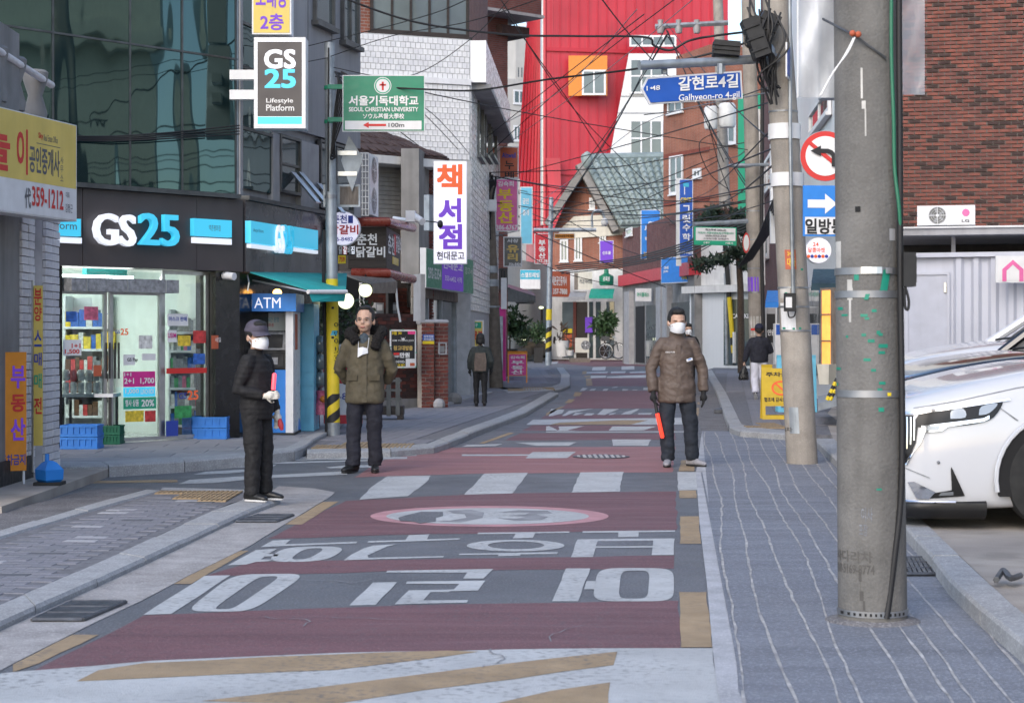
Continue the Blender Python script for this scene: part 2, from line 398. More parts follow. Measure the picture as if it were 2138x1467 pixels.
# --- parking yard and its kerb on the right
KR = [(1700,915),(1800,1006),(1891,1100),(1948,1161),(1973,1198),(2038,1259),(2110,1318),(2260,1440)]
KI = [(1740,915),(1840,1006),(1935,1095),(2010,1166),(2050,1203),(2110,1258),(2200,1335),(2330,1440)]
yard = sheet('parking_yard', [(1740,918),(1840,1006),(1935,1095),(2050,1203),(2110,1258),(2330,1450),(3900,1450),(3600,830),(1760,820),(1722,870)], 'parking_concrete', .085)
def kerb_row(owner, outer, inner, z, base, m='kerb_granite', each=1.0, mats=None):
    """granite kerbstones, one object each, along two pixel polylines lying at height z"""
    A = [G(x, y, z) for x, y in outer]; B = [G(x, y, z) for x, y in inner]
    def resample(L, n):
        d = [0]
        for i in range(len(L)-1): d.append(d[-1]+(L[i+1]-L[i]).length)
        out = []
        for k in range(n+1):
            t = d[-1]*k/n; i = max(j for j in range(len(d)) if d[j] <= t+1e-9); i = min(i, len(L)-2)
            out.append(L[i].lerp(L[i+1], (t-d[i])/max(d[i+1]-d[i], 1e-9)))
        return out
    n = max(2, int(sum((A[i+1]-A[i]).length for i in range(len(A)-1))/each)); A = resample(A, n); B = resample(B, n)
    for i in range(n):
        g = .006; a0, a1, b0, b1 = A[i].lerp(A[i+1], g), A[i].lerp(A[i+1], 1-g), B[i].lerp(B[i+1], g), B[i].lerp(B[i+1], 1-g)
        dz = Vector((0, 0, random.uniform(-.003, .004))); k = .018; dn = Vector((0, 0, base-z))
        i0, i1 = a0.lerp(b0, .08), a1.lerp(b1, .08); ch = Vector((0, 0, -k))
        mb = MB().add([a0+dn, a1+dn, b1+dn, b0+dn, a0+ch+dz, a1+ch+dz, b1+dz, b0+dz, i0+dz, i1+dz],
                      [(0,1,5,4),(4,5,9,8),(8,9,6,7),(1,2,6,9,5),(2,3,7,6),(3,0,4,8,7)])
        if (a1-a0).cross(b0-a0).z < 0: mb.f = [f[::-1] for f in mb.f]
        mb.build('kerbstone', m, owner)
kerb_row(yard, KR, KI, .1, -.04, each=1.0)

# --- near left pavement
Z1 = .045
LO = [(-80,1335),(27,1286),(200,1211),(357,1140),(470,1087),(545,1054),(586,1041),(595,1031),(582,1024),(507,1019),(339,1016)]
LI = [(-80,1296),(27,1250),(132,1206),(282,1140),(395,1087),(481,1050),(540,1038),(548,1031),(530,1028),(480,1024),(335,1021)]
pave_l = sheet('pavement', LI+[(200,1058),(27,1114),(-120,1160)], 'paver_joint', Z1-.004)
kerb_row(pave_l, LO, LI, Z1, -.03, each=.95)
gut = sheet('gutter', [(-80,1345),(-80,1440),(27,1384),(200,1297),(297,1252),(395,1200),(519,1140),(605,1087),(691,1035),(699,1027),(657,1019),(582,1014),(560,1030),(545,1054),(357,1140),(27,1286)], 'gutter_concrete', .005, -.02)
kin = [(-80,1345),(27,1297),(200,1219),(357,1147),(470,1093),(545,1059)]
rough_mark('grit_line', [(-80,1338),(27,1288),(200,1212),(357,1141),(470,1088),(545,1055)]+kin[::-1], 'dirt_crack', .0056, .012, .1)
PVP = [G(x, y, Z1) for x, y in [(-80,1293),(27,1248),(132,1204),(282,1138),(395,1085),(478,1052),(335,1026),(215,1060),(27,1122),(-120,1168)]]
TACT = [(335,1024),(505,1026),(500,1044),(380,1042),(370,1034)]
tpoly = [G(x, y, Z1) for x, y in TACT]
dirL = (G(470,1087)-G(27,1286)).normalized()
pavers('paving_brick', pave_l, PVP, (-dirL.y, dirL.x), .23, .115, .0035, Z1-.012, ['paver_grey']*7+['paver_grey2']*7+['paver_grey3']*6+['paver_dark', 'paver_pale'], limit=300, holes=[tpoly])
def tactile_field(owner, pts, z, size=.3):
    q = [G(x, y, z) for x, y in pts]; xs = [p.x for p in q]; ys = [p.y for p in q]
    y = min(ys)
    while y < max(ys):
        x = min(xs)
        while x < max(xs):
            if inside((x+size/2, y+size/2), q):
                mb = MB().box(x, x+size-.008, y, y+size-.008, z-.02, z+.002)
                for k in range(6):
                    cx = x+size*(k+.5)/6; mb.box(cx-.013, cx+.013, y+.012, y+size-.02, z+.002, z+.008)
                mb.build('tactile_tile', 'tactile', owner)
            x += size
        y += size
tactile_field(pave_l, [(340,1022),(520,1024),(505,1046),(380,1043)], Z1+.002, .25)
edge_l = MB()
kerb_row(pave_l, [(335,1023),(215,1057),(27,1113),(-120,1158)], [(305,1021),(190,1052),(27,1100),(-140,1148)], Z1+.01, -.02, each=.9)
sheet('rough_verge', [(305,1020),(190,1052),(27,1100),(-160,1150),(-160,1075),(27,1062),(185,1022),(260,1017)], 'asphalt_old', .03, -.02)

# --- corner pavement in front of the convenience store
ZG = .12
pave_g = sheet('corner_pavement', [(-200,972),(127,967),(260,968.6),(395,958),(507,949),(600,940),(628,934),(640,926),(654,915),(700,893),(740,862),(-200,862)], 'slab', ZG-.004)
kerb_row(pave_g, [(-200,974),(127,970),(260,971),(395,960.5),(507,951.5),(605,942),(632,935),(644,926),(656,916),(700,893)], [(-200,966),(127,962),(260,963),(395,953),(507,944),(590,936),(612,929),(622,921),(640,911),(690,890)], ZG+.002, -.03, each=1.0)
pavers('paving_slab', pave_g, [G(x, y, ZG) for x, y in [(-150,961),(127,960),(260,961),(395,951),(507,942),(585,934),(612,922),(640,905),(690,886),(640,872),(0,872)]], (1, .06), .6, .6, .008, ZG-.012, ['slab', 'slab2'], h=.014)

# --- left pavement going up the street
ZL = .08
pave_u = sheet('side_pavement', [(640,941),(700,941),(880,936),(920,926),(1000,893),(1093,860),(1163,820),(1150,813),(1010,806),(985,806),(880,838),(760,866),(690,885),(660,905)], 'paver_joint', ZL-.008)
kerb_row(pave_u, [(640,943),(880,938.5),(922,928),(1002,895),(1095,861.5),(1166,820)], [(640,937),(860,933),(895,925),(975,893),(1072,859),(1148,818)], ZL+.004, -.03, each=1.0)
pavers('paving_brick', pave_u, [G(x, y, ZL) for x, y in [(655,930),(850,931),(890,925),(970,893),(1068,859),(1140,818),(1010,808),(985,808),(880,842),(760,870),(690,890)]], (G(1093,860)-G(920,926))[:2], .3, .3, .008, ZL-.012, ['paver_grey', 'paver_grey2', 'paver_grey3', 'paver_grey'])
tactile_field(pave_u, [(655,932),(720,923),(845,926),(840,934),(655,935)], ZL+.003, .3)
# island pavement where the street bends
pave_i = sheet('island_pavement', [(1065,818),(1165,812),(1188,803),(1188,782),(1175,767),(1100,765),(1040,780),(1030,806)], 'paver_joint', ZL-.008)
kerb_row(pave_i, [(1062,820),(1165,813),(1190,804),(1190,782),(1177,767)], [(1050,813),(1150,807),(1170,800),(1172,782),(1162,767)], ZL+.004, -.03, each=1.2)
pavers('paving_slab', pave_i, [G(x, y, ZL) for x, y in [(1052,812),(1148,806),(1168,800),(1170,784),(1160,768),(1100,767),(1045,780),(1035,806)]], (1, 0), .5, .5, .02, ZL-.012, ['paver_grey', 'paver_grey2', 'paver_grey3'])
tactile_field(pave_i, [(1060,816),(1085,808),(1150,808),(1150,813),(1060,817)], ZL+.004, .4)

# --- right pavement beyond the second pole
ZR = .09
pave_r = sheet('right_pavement', [(1541,896),(1522,889),(1514,863),(1499,820),(1476,772),(1500,764),(1640,772),(1780,790),(1800,880),(1745,908),(1640,903)], 'paver_joint', ZR-.008)
kerb_row(pave_r, [(1640,905),(1585,901),(1543,898),(1524,891),(1513,865),(1498,822),(1474,772)], [(1640,898),(1590,894),(1560,890),(1547,884),(1536,861),(1515,818),(1486,772)], ZR+.004, -.03, each=1.0)
pavers('paving_slab', pave_r, [G(x, y, ZR) for x, y in [(1640,897),(1562,889),(1549,883),(1538,861),(1517,818),(1488,772),(1640,776),(1750,800),(1760,890)]], (.12, 1), .45, .45, .014, ZR-.012, ['paver_grey', 'paver_grey2', 'paver_grey3', 'paver_grey'])
tactile_field(pave_r, [(1562,893),(1600,883),(1640,883),(1640,893)], ZR+.003, .3)
mark('gutter_patch', [(1463,898),(1452,850),(1444,800),(1440,775),(1472,772),(1497,822),(1512,866),(1523,892),(1542,899)], 'asphalt_old', .0012)

# ================================================================ road markings
Y0 = .0015; Y1 = .003
def red(pts, m='paint_red'): return rough_mark('red_surfacing', pts, m, Y0)
def white(pts, name='painted_stripe'): return rough_mark(name, pts, 'paint_white', Y1, .006)
def yellow(pts): return rough_mark('yellow_edge_line', pts, 'paint_yellow', Y1, .006)
red([(70,1399),(560,1369),(1000,1356),(1420,1353),(1417,1253),(860,1262),(300,1284)])
red([(428,1202),(900,1190),(1407,1186),(1408,1159),(960,1165),(530,1172)])
red([(560,1124),(900,1114),(1413,1106),(1412,1025),(1000,1030),(722,1045),(690,1060)])
red([(740,996),(800,960),(880,944),(921,934),(1410,932),(1404,985),(1000,988)], 'paint_pink_red')
red([(1054,919),(1085,904),(1410,904),(1412,917)])
red([(1088,899),(1112,887),(1408,887),(1409,899)])
red([(1128,874),(1140,866),(1404,865),(1404,873)])
red([(1172,853),(1216,816),(1392,815),(1398,852)])
red([(1226,806),(1236,789),(1388,788),(1390,806)])
red([(1232,782),(1236,779),(1386,779),(1387,782)])
red([(1150,757),(1240,765),(1382,764),(1380,752),(1160,750)])
# hump at the bottom edge
hump = rough_mark('hump_paint', [(-40,1410),(27,1402),(207,1388),(320,1378),(582,1367),(820,1359),(1294,1352),(1488,1352),(1498,1440),(1520,1530),(-160,1530)], 'paint_white', .002)
for s in ([(160,1421),(205,1398),(300,1383),(560,1370),(800,1360.5),(932,1357),(1000,1359),(895,1374),(700,1397),(480,1406)],
          [(420,1462),(560,1446),(700,1429),(1000,1391),(1289,1359),(1281,1387),(1075,1416),(880,1440),(700,1468)],
          [(1000,1475),(1150,1441),(1274,1423),(1270,1475)]):
    rough_mark('yellow_chevron', s, 'paint_yellow', .0036, .008)
# crossing bars on the hump and the side-street crossing
z4 = lambda L: [(700+x/2.667, 900+y/2.667) for x, y in L]
z3 = lambda L: [(20+x/2.667, 900+y/2.667) for x, y in L]
z7 = lambda L: [(1140+x/5.641, 740+y/5.641) for x, y in L]
for L in ([(290,250),(532,245),(510,280),(405,360),(135,380),(200,310)], [(830,235),(1072,230),(1045,270),(985,345),(718,352),(780,290)],
          [(1365,228),(1608,225),(1590,280),(1585,335),(1315,340)], [(735,75),(930,70),(890,82),(705,85)], [(1000,62),(1345,60),(1300,80),(1120,80)],
          [(1540,45),(1760,45),(1740,80),(1545,80)], [(705,128),(1080,128),(1100,115),(1340,113),(1290,148),(1060,150),(1075,135),(705,137)],
          [(1905,226),(2065,226),(2072,325),(1908,328)]):
    white(z4(L))
for L in ([(371,1010),(395,1001),(500,994),(725,983),(725,990),(545,998),(451,1007)], [(404,990),(429,984),(562,977),(556,981),(470,988)],
          [(680,975),(725,971),(790,970),(785,975),(690,977)], [(447,978),(496,973),(578,969),(571,973)], [(475,969),(526,965),(642,960),(800,957),(800,961),(600,967)],
          [(545,960),(850,953),(850,957),(560,964)], [(556,955),(870,948),(870,951),(560,958.5)], [(563,951),(890,943),(890,946),(566,954)],
          [(120,990),(180,974),(215,974),(140,992)]):
    white(L, 'crossing_bar')
for L in ([(27,1402),(27,1386),(151,1324),(206,1324),(80,1384)], [(350,1218),(399,1218),(519,1149),(470,1149)], [(596,1094),(631,1094),(707,1046),(674,1047)],
          [(1422,1350),(1418,1235),(1475,1235),(1487,1350)], [(1419,1134),(1420,1077),(1459,1077),(1464,1134)], [(1419,1039),(1418,1023),(1453,1023),(1454,1039)],
          [(1417,983),(1423,960),(1452,960),(1449,983)], [(1429,945),(1431,934),(1436,934),(1437,945)], [(130,1009),(130,1004),(370,1001),(371,1006)], [(1012,925),(1075,903),(1062,903),(1000,925)]):
    yellow(L)
for L in ([(0,720),(215,610),(180,610),(0,690)], [(340,440),(430,445),(395,490),(320,490)], [(270,525),(345,528),(290,568),(220,568)], [(470,280),(535,280),(548,362),(475,368)],
          [(430,195),(480,195),(475,232),(425,232)], [(450,250),(525,250),(515,264),(455,264)], [(1785,560),(1810,560),(1812,585),(1785,585)], [(1775,625),(1805,625),(1800,690),(1790,730),(1775,700)]):
    yellow(z7(L))
for L in ([(0,845),(35,840),(100,870),(140,895),(0,895)], [(150,845),(450,840),(250,890),(390,897),(120,900),(160,880)], [(780,845),(1300,845),(1150,890),(740,892)],
          [(0,905),(1640,902),(1640,912),(0,915)],
          [(60,640),(215,650),(190,690),(80,720),(30,725)], [(270,660),(560,635),(330,680),(230,720),(190,720)], [(350,685),(440,685),(360,712),(310,715)], [(480,690),(570,690),(540,715),(445,715)],
          [(680,640),(860,640),(760,680),(690,710),(600,705)], [(760,690),(830,685),(790,705),(740,710)], [(920,680),(1060,640),(1100,640),(1000,700),(880,705)], [(1090,690),(1250,685),(1230,705),(1080,705)],
          [(430,390),(490,395),(450,425),(400,428)], [(530,405),(590,400),(570,422),(510,424)], [(680,405),(735,400),(720,424),(660,426)], [(780,385),(850,375),(830,390),(770,392)], [(900,405),(970,408),(960,422),(900,424)], [(1020,412),(1080,412),(1070,420),(1015,420)], [(1145,390),(1220,390),(1220,415),(1145,415)],
          [(480,205),(730,200),(720,220),(475,222)], [(765,200),(940,195),(930,218),(765,220)], [(980,205),(1200,195),(1200,215),(990,218)],
          [(550,150),(705,142),(695,185),(540,188)], [(890,138),(1042,135),(1040,175),(888,180)], [(525,250),(710,248),(700,272),(525,276)], [(40,90),(150,80),(130,105),(50,108)], [(900,105),(1100,98),(1080,112),(960,112)]):
    white(z7(L))
rough_mark('hump_paint', z7([(-230,825),(-150,765),(1630,742),(1630,822)]), 'paint_white', Y1)
rough_mark('yellow_chevron', z7([(50,825),(160,800),(900,770),(1200,772),(1000,822)]), 'paint_yellow', .0046)
rough_mark('hump_paint', z7([(720,262),(960,245),(1240,240),(1240,272),(720,275)]), 'paint_white', Y1)
# big painted words, upside down from here
def ring(quad_o, quad_i, k=3.2, n=40):
    def loop(q):
        out = []
        for i in range(n):
            t = 2*PI*i/n; c, s = math.cos(t), math.sin(t); e = 2/k
            u = .5+.5*math.copysign(abs(c)**e, c); v = .5+.5*math.copysign(abs(s)**e, s)
            A, B, C, Dd = [Vector((*p, 0)) for p in q]; top = A.lerp(B, u); bot = Dd.lerp(C, u); p = bot.lerp(top, v)
            out.append(G(p.x, p.y, Y1))
        return out
    a, b = loop(quad_o), loop(quad_i); f = [(i, (i+1) % n, n+(i+1) % n, n+i) for i in range(n)]
    return MB().add(a+b, f).build('painted_letter', 'paint_white', road)
lets = []
for L in ([(1285,762),(1420,762),(1352,945),(1207,945)], [(1400,832),(1452,832),(1442,878),(1385,878)], [(210,840),(345,838),(225,965),(78,968)],
          [(290,775),(880,765),(825,818),(712,818),(735,785),(283,785)], [(400,835),(835,830),(795,885),(640,889),(632,894),(530,894),(490,940),(740,938),(733,952),(330,962),(410,884),(660,879),(690,848),(393,848)],
          [(1378,555),(1893,550),(1890,558),(1690,561),(1688,587),(1575,588),(1577,562),(1376,564)], [(1350,600),(1890,595),(1885,687),(1762,688),(1767,646),(1450,648),(1435,698),(1312,700)],
          [(797,563),(1305,556),(1302,564),(1113,567),(1100,592),(988,595),(1005,570),(790,571)], [(693,680),(1240,671),(1235,682),(1035,684),(1028,692),(905,694),(910,685),(688,687)],
          [(410,577),(525,572),(510,600),(698,594),(690,602),(178,619),(185,610),(390,604)], [(210,635),(345,627),(290,640),(180,690),(185,703),(605,693),(600,701),(47,716),(90,685),(160,650)]):
    rough_mark('painted_letter', z4(L), 'paint_white', Y1, .004)
mark('letter_gap', z4([(1462,609),(1770,607),(1768,636),(1450,638)]), 'asphalt', .0046)
for L in ([(1085,803),(1230,800),(900,1015),(745,1020)], [(1465,607),(1565,602),(1535,628),(1935,613),(1930,622),(1400,643),(1440,620)], [(1370,660),(1490,652),(1440,682),(1500,684),(1490,694),(1420,696),(1400,712),(1470,712),(1440,722),(1370,726),(1320,740),(1213,745)]):
    rough_mark('painted_letter', z3(L), 'paint_white', Y1, .004)
ring(z4([(1462,760),(1886,760),(1886,945),(1430,945)]), z4([(1592,774),(1752,774),(1740,930),(1576,930)]), 5)
ring(z4([(735,603),(1278,603),(1275,667),(730,667)]), z4([(852,612),(1165,612),(1162,655),(848,655)]), 2)
ring(z3([(1245,795),(1662,790),(1345,1002),(975,1002)]), z3([(1385,808),(1515,804),(1245,988),(1128,990)]), 5)
ring(z3([(1520,642),(1890,638),(1765,722),(1425,728)]), z3([(1640,652),(1765,649),(1665,710),(1555,714)]), 3)
# worn speed-limit roundel
def ell(cx, cy, rx, ry, n=40, t0=0, t1=2*PI): return [(cx+rx*math.cos(t0+(t1-t0)*i/n), cy+ry*math.sin(t0+(t1-t0)*i/n)) for i in range(n)]
rough_mark('painted_roundel', ell(1022,1077,249,21.5), 'paint_pink', .0025, .02)
rough_mark('roundel_field', ell(1018,1077,212,17), 'paint_white', .004, .02)
rough_mark('roundel_digit', z4([(900,450),(1020,438),(1180,440),(1210,455),(1120,462),(1190,475),(1150,492),(1000,497),(905,482),(1010,484),(1060,476),(960,468),(1060,462),(1080,452),(1000,450)]), 'paint_grey', .0055)
rough_mark('roundel_digit', z4([(620,440),(760,436),(830,450),(820,480),(700,505),(560,500),(640,496),(730,480),(720,460),(660,456)]), 'paint_grey', .0055)
rough_mark('worn_patch', z4([(350,480),(480,446),(600,448),(600,470),(560,480),(560,500),(470,512),(430,500),(360,498)]), 'asphalt', .0062, .03)
# hairline cracks and stains
for k in range(16):
    x, y = random.uniform(330, 1480), random.uniform(1000, 1440); p = G(x, y, .0068); q = [p]; a = random.uniform(0, 6)
    for i in range(9): a += random.uniform(-.7, .7); p = p+Vector((math.cos(a), math.sin(a), 0))*random.uniform(.03, .09); q.append(p)
    MB().add([v+Vector((s*.0035, s*.002, 0)) for v in q for s in (-1, 1)], [(2*i, 2*i+1, 2*i+3, 2*i+2) for i in range(9)]).build('crack', 'paint_grey', road)
# drain gratings and manhole
def grate(name, label, pts, z, owner=None):
    A, B, C, Dd = [G(x, y, z) for x, y in pts]; root = thing(name, label, 'drain grate', (A+B+C+Dd)/4)
    MB().poly([A, B, C, Dd] if (B-A).cross(C-A).z > 0 else [Dd, C, B, A]).build('pit', 'dark_void', root)
    nb = 12
    for i in range(nb+1):
        t = i/nb; p, q = A.lerp(B, t), Dd.lerp(C, t); w = (B-A).normalized()*.011; up = Vector((0, 0, .012))
        MB().hexa([p-w, p+w, q+w, q-w, p-w+up, p+w+up, q+w+up, q-w+up]).build('bar', 'iron', root)
    mb = MB()
    for p, q in ((A, B), (B, C), (C, Dd), (Dd, A)): mb.tube([p+Vector((0,0,.006)), q+Vector((0,0,.006))], .012, 4)
    for t in (.33, .66): mb.tube([A.lerp(Dd, t)+Vector((0,0,.012)), B.lerp(C, t)+Vector((0,0,.012))], .006, 4)
    mb.build('rim', 'iron', root); return root
grate('drain_grate', 'dark iron drain grate at the bottom left gutter', [(68,1296),(172,1296),(262,1258),(150,1258)], .007)
grate('drain_grate', 'small iron drain grate in the gutter below the man in black', [(494,1090),(575,1090),(612,1076),(540,1076)], .007)
grate('drain_grate', 'dark iron drain grate at the foot of the big concrete pole', [(1850,1200),(1975,1200),(1948,1166),(1845,1166)], .012)
mh = thing('manhole_cover', 'round pale iron manhole cover in the pink road surface', 'manhole', G(1255, 953))
c = G(1255, 953, .005)
MB().tube([c, c+Vector((0,0,.006))], .335, 40).build('lid', 'iron', mh)
mb = MB()
for k in range(9):
    for j in range(9):
        x, y = (k-4)*.066, (j-4)*.066
        if x*x+y*y < .085: mb.box(c.x+x-.018, c.x+x+.018, c.y+y-.018, c.y+y+.018, .0105, .017)
mb.build('tread_studs', 'iron_pale', mh)['kind'] = 'stuff'
# ================================================================ shared building materials
def glass_mat(name, tint=(.9,.95,.95), rough=.02, boost=1.0):
    m = bpy.data.materials.new(name); m.use_nodes = True; N = m.node_tree.nodes; L = m.node_tree.links
    N.remove(N['Principled BSDF']); out = N['Material Output']
    t = N.new('ShaderNodeBsdfTransparent'); t.inputs[0].default_value = (*tint, 1)
    g = N.new('ShaderNodeBsdfGlossy'); g.inputs['Roughness'].default_value = rough
    fr = N.new('ShaderNodeFresnel'); fr.inputs[0].default_value = 1.5
    mu = N.new('ShaderNodeMath'); mu.operation = 'MULTIPLY'; mu.inputs[1].default_value = boost; mu.use_clamp = True; L.new(fr.outputs[0], mu.inputs[0])
    mx = N.new('ShaderNodeMixShader'); L.new(mu.outputs[0], mx.inputs[0]); L.new(t.outputs[0], mx.inputs[1]); L.new(g.outputs[0], mx.inputs[2])
    L.new(mx.outputs[0], out.inputs[0]); MATS[name] = m
glass_mat('glass_clear'); defm('plastic_sheet', (.7,.73,.78), rough=.25, alpha=.5, var=.1, scale=4)
def curtain_glass(name, col, wav=.12, sc=1.6, tint=(.85,.9,.92,1), ior=1.6):
    m = make_mat(name, col, rough=.03, var=.2, scale=.8, spec=1.0); nt = m.node_tree; b = nt.nodes['Principled BSDF']
    b.inputs['IOR'].default_value = ior; b.inputs['Specular Tint'].default_value = tint; b.inputs['Roughness'].default_value = .03
    for l in list(b.inputs['Roughness'].links): nt.links.remove(l)
    n = nt.nodes.new('ShaderNodeTexNoise'); n.inputs['Scale'].default_value = sc; n.inputs['Detail'].default_value = 1
    tc = nt.nodes.new('ShaderNodeTexCoord'); mp = nt.nodes.new('ShaderNodeMapping'); mp.inputs['Scale'].default_value = (1.4, 1.4, .35)
    nt.links.new(tc.outputs['Object'], mp.inputs[0]); nt.links.new(mp.outputs[0], n.inputs['Vector'])
    bp = nt.nodes.new('ShaderNodeBump'); bp.inputs['Strength'].default_value = wav; bp.inputs['Distance'].default_value = .12
    nt.links.new(n.outputs['Fac'], bp.inputs['Height']); nt.links.new(bp.outputs[0], b.inputs['Normal']); MATS[name] = m
curtain_glass('glass_curtain', (.006,.016,.018), tint=(.42,.62,.6,1), ior=1.9); curtain_glass('glass_window', (.05,.07,.075), .05, 1.0); curtain_glass('glass_grey', (.12,.15,.16), .03)
defm('fascia_brown', (.062,.053,.055), rough=.4, var=.08, scale=2)
defm('fascia_stone', (.075,.068,.07), rough=.22, var=.14, scale=1.5)
defm('black_granite', (.014,.015,.016), rough=.16, var=.3, scale=6)
defm('steel', (.55,.56,.57), rough=.3, metal=.9, var=.1, scale=8)
defm('steel_dark', (.12,.125,.13), rough=.4, metal=.8, var=.15)
defm('galvanised', (.36,.40,.44), rough=.5, metal=.55, var=.16, scale=6, streak=.25)
defm('alu_white', (.7,.71,.73), rough=.4, var=.05)
defm('white_paint', (.7,.7,.69), rough=.6, var=.07, scale=3, streak=.15)
defm('white_plastic', (.72,.73,.75), rough=.35, var=.04)
defm('light_white', (.75,.75,.78), rough=.4, var=0, emit=.3, ecol=(.85,.9,1))
defm('light_cyan', (.06,.5,.68), rough=.35, var=0, emit=.3, ecol=(.05,.5,.75))
defm('light_sign', (.8,.78,.86), rough=.4, var=0, emit=.25, ecol=(.82,.8,1))
defm('lamp_warm', (1,1,.85), rough=.4, var=0, emit=.8, ecol=(.95,1,.6))
defm('lamp_white', (1,1,1), rough=.4, var=0, emit=6, ecol=(.93,1,.96))
defm('lamp_orange', (1,.5,.15), rough=.4, var=0, emit=5, ecol=(1,.45,.1))
defm('cyan', (.05,.42,.58), rough=.45, var=.06)
defm('blue_vivid', (.025,.22,.68), rough=.4, var=.06)
defm('blue_sign', (.02,.1,.45), rough=.4, var=.05)
defm('blue_crate', (.03,.2,.62), rough=.45, var=.1)
defm('green_crate', (.01,.13,.07), rough=.45, var=.1)
defm('blue_locker', (.15,.5,.7), rough=.4, var=.05)
defm('teal_awning', (.02,.36,.36), rough=.75, var=.1, scale=3)
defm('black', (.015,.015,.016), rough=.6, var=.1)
defm('black_ink', (.02,.02,.022), rough=.7, var=0)
defm('grey_ink', (.12,.12,.13), rough=.7, var=0)
defm('white_ink', (.8,.8,.8), rough=.6, var=0)
defm('red_ink', (.6,.035,.03), rough=.6, var=0)
defm('blue_ink', (.03,.06,.35), rough=.6, var=0)
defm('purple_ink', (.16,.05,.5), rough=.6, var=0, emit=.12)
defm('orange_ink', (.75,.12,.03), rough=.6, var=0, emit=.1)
defm('yellow_ink', (.8,.6,.02), rough=.6, var=0)
defm('green_ink', (.02,.35,.2), rough=.6, var=0)
defm('pink_ink', (.8,.06,.25), rough=.6, var=0)
defm('gold_ink', (.6,.42,.12), rough=.6, var=0)
defm('yellow_sign', (.72,.55,.13), rough=.5, var=.08, scale=2, streak=.1)
defm('sign_white', (.74,.74,.75), rough=.5, var=.05, streak=.08)
defm('green_sign', (.01,.22,.12), rough=.4, var=.05)
defm('magenta', (.62,.03,.26), rough=.5, var=.08)
defm('pink_sign', (.72,.14,.36), rough=.5, var=.08)
defm('orange_board', (.75,.27,.02), rough=.5, var=.08)
defm('red_sign', (.55,.035,.05), rough=.5, var=.08)
defm('rust_sign', (.48,.11,.05), rough=.55, var=.08)
defm('grey_wall', (.3,.3,.315), rough=.6, var=.08, scale=1, streak=.25)
defm('grey_stone', (.36,.36,.375), rough=.6, var=.1, scale=3, streak=.2)
defm('grey_concrete', (.25,.245,.24), rough=.85, var=.16, scale=2, streak=.35, bump=.2)
defm('brick_paint_white', (.76,.74,.75), rough=.8, var=.1, scale=8, dirt=.4, dscale=2, dcol=(.35,.33,.33), bump=.25)
defm('brick_paint_white2', (.68,.66,.68), rough=.8, var=.1, scale=8, dirt=.4, dscale=2, dcol=(.33,.3,.3), bump=.25)
defm('mortar_white', (.6,.58,.59), rough=.9, var=.1)
defm('brick_red', (.2,.052,.036), rough=.85, var=.15, scale=9, bump=.3)
defm('brick_red2', (.15,.045,.035), rough=.85, var=.15, scale=9, bump=.3)
defm('brick_dark', (.055,.03,.028), rough=.85, var=.2, scale=9, bump=.3)
defm('brick_brown', (.1,.035,.028), rough=.85, var=.2, scale=9, bump=.3)
defm('mortar_grey', (.23,.215,.205), rough=.95, var=.12, scale=12)
defm('mortar_dark', (.06,.05,.048), rough=.95, var=.12, scale=12)
defm('mortar_pale', (.5,.46,.42), rough=.95, var=.12, scale=12)
defm('tile_white', (.76,.77,.79), rough=.25, var=.05, scale=4)
defm('tile_white2', (.7,.71,.74), rough=.25, var=.05, scale=4)
defm('tile_joint', (.46,.47,.48), rough=.9, var=.1)
defm('brick_wall_red', (.2,.07,.05), rough=.85, var=.15, brick=((.26,.09,.06), (.28,.24,.22), .22, .07, .008), scale=2)
defm('brick_wall_dark', (.13,.04,.035), rough=.85, var=.15, brick=((.17,.055,.045), (.12,.1,.1), .22, .07, .008), scale=2)
defm('brick_wall_orange', (.27,.09,.055), rough=.85, var=.14, streak=.15, brick=((.32,.115,.07), (.28,.18,.14), .24, .075, .009), scale=1)
defm('shingle', (.07,.045,.042), rough=.9, var=.2, scale=6)
defm('tube_red', (.25,.04,.025), rough=.3, var=.12, scale=4)
defm('wood_dark', (.035,.026,.022), rough=.6, var=.2, scale=5, stretch=(1,1,8))
defm('wood_grey', (.2,.17,.145), rough=.8, var=.2, scale=6, stretch=(6,1,1))
defm('shutter', (.36,.365,.37), rough=.5, metal=.3, var=.1, streak=.2)
defm('cable_black', (.012,.012,.014), rough=.6, var=0)
defm('cable_grey', (.22,.22,.24), rough=.6, var=0)
defm('shop_white', (.72,.76,.72), rough=.7, var=.04)
defm('shop_floor', (.45,.45,.43), rough=.3, var=.06)
defm('aqua_panel', (.05,.45,.45), rough=.4, var=.05)
PROD = {'goods_yellow': (.75,.55,.05), 'goods_red': (.55,.05,.05), 'goods_green': (.05,.32,.1), 'goods_blue': (.04,.14,.5), 'goods_white': (.7,.7,.68), 'goods_orange': (.7,.22,.03), 'goods_brown': (.14,.07,.04), 'goods_pink': (.65,.15,.25), 'goods_grey': (.25,.26,.28)}
for k, v in PROD.items(): defm(k, v, rough=.4, var=.25, scale=20)

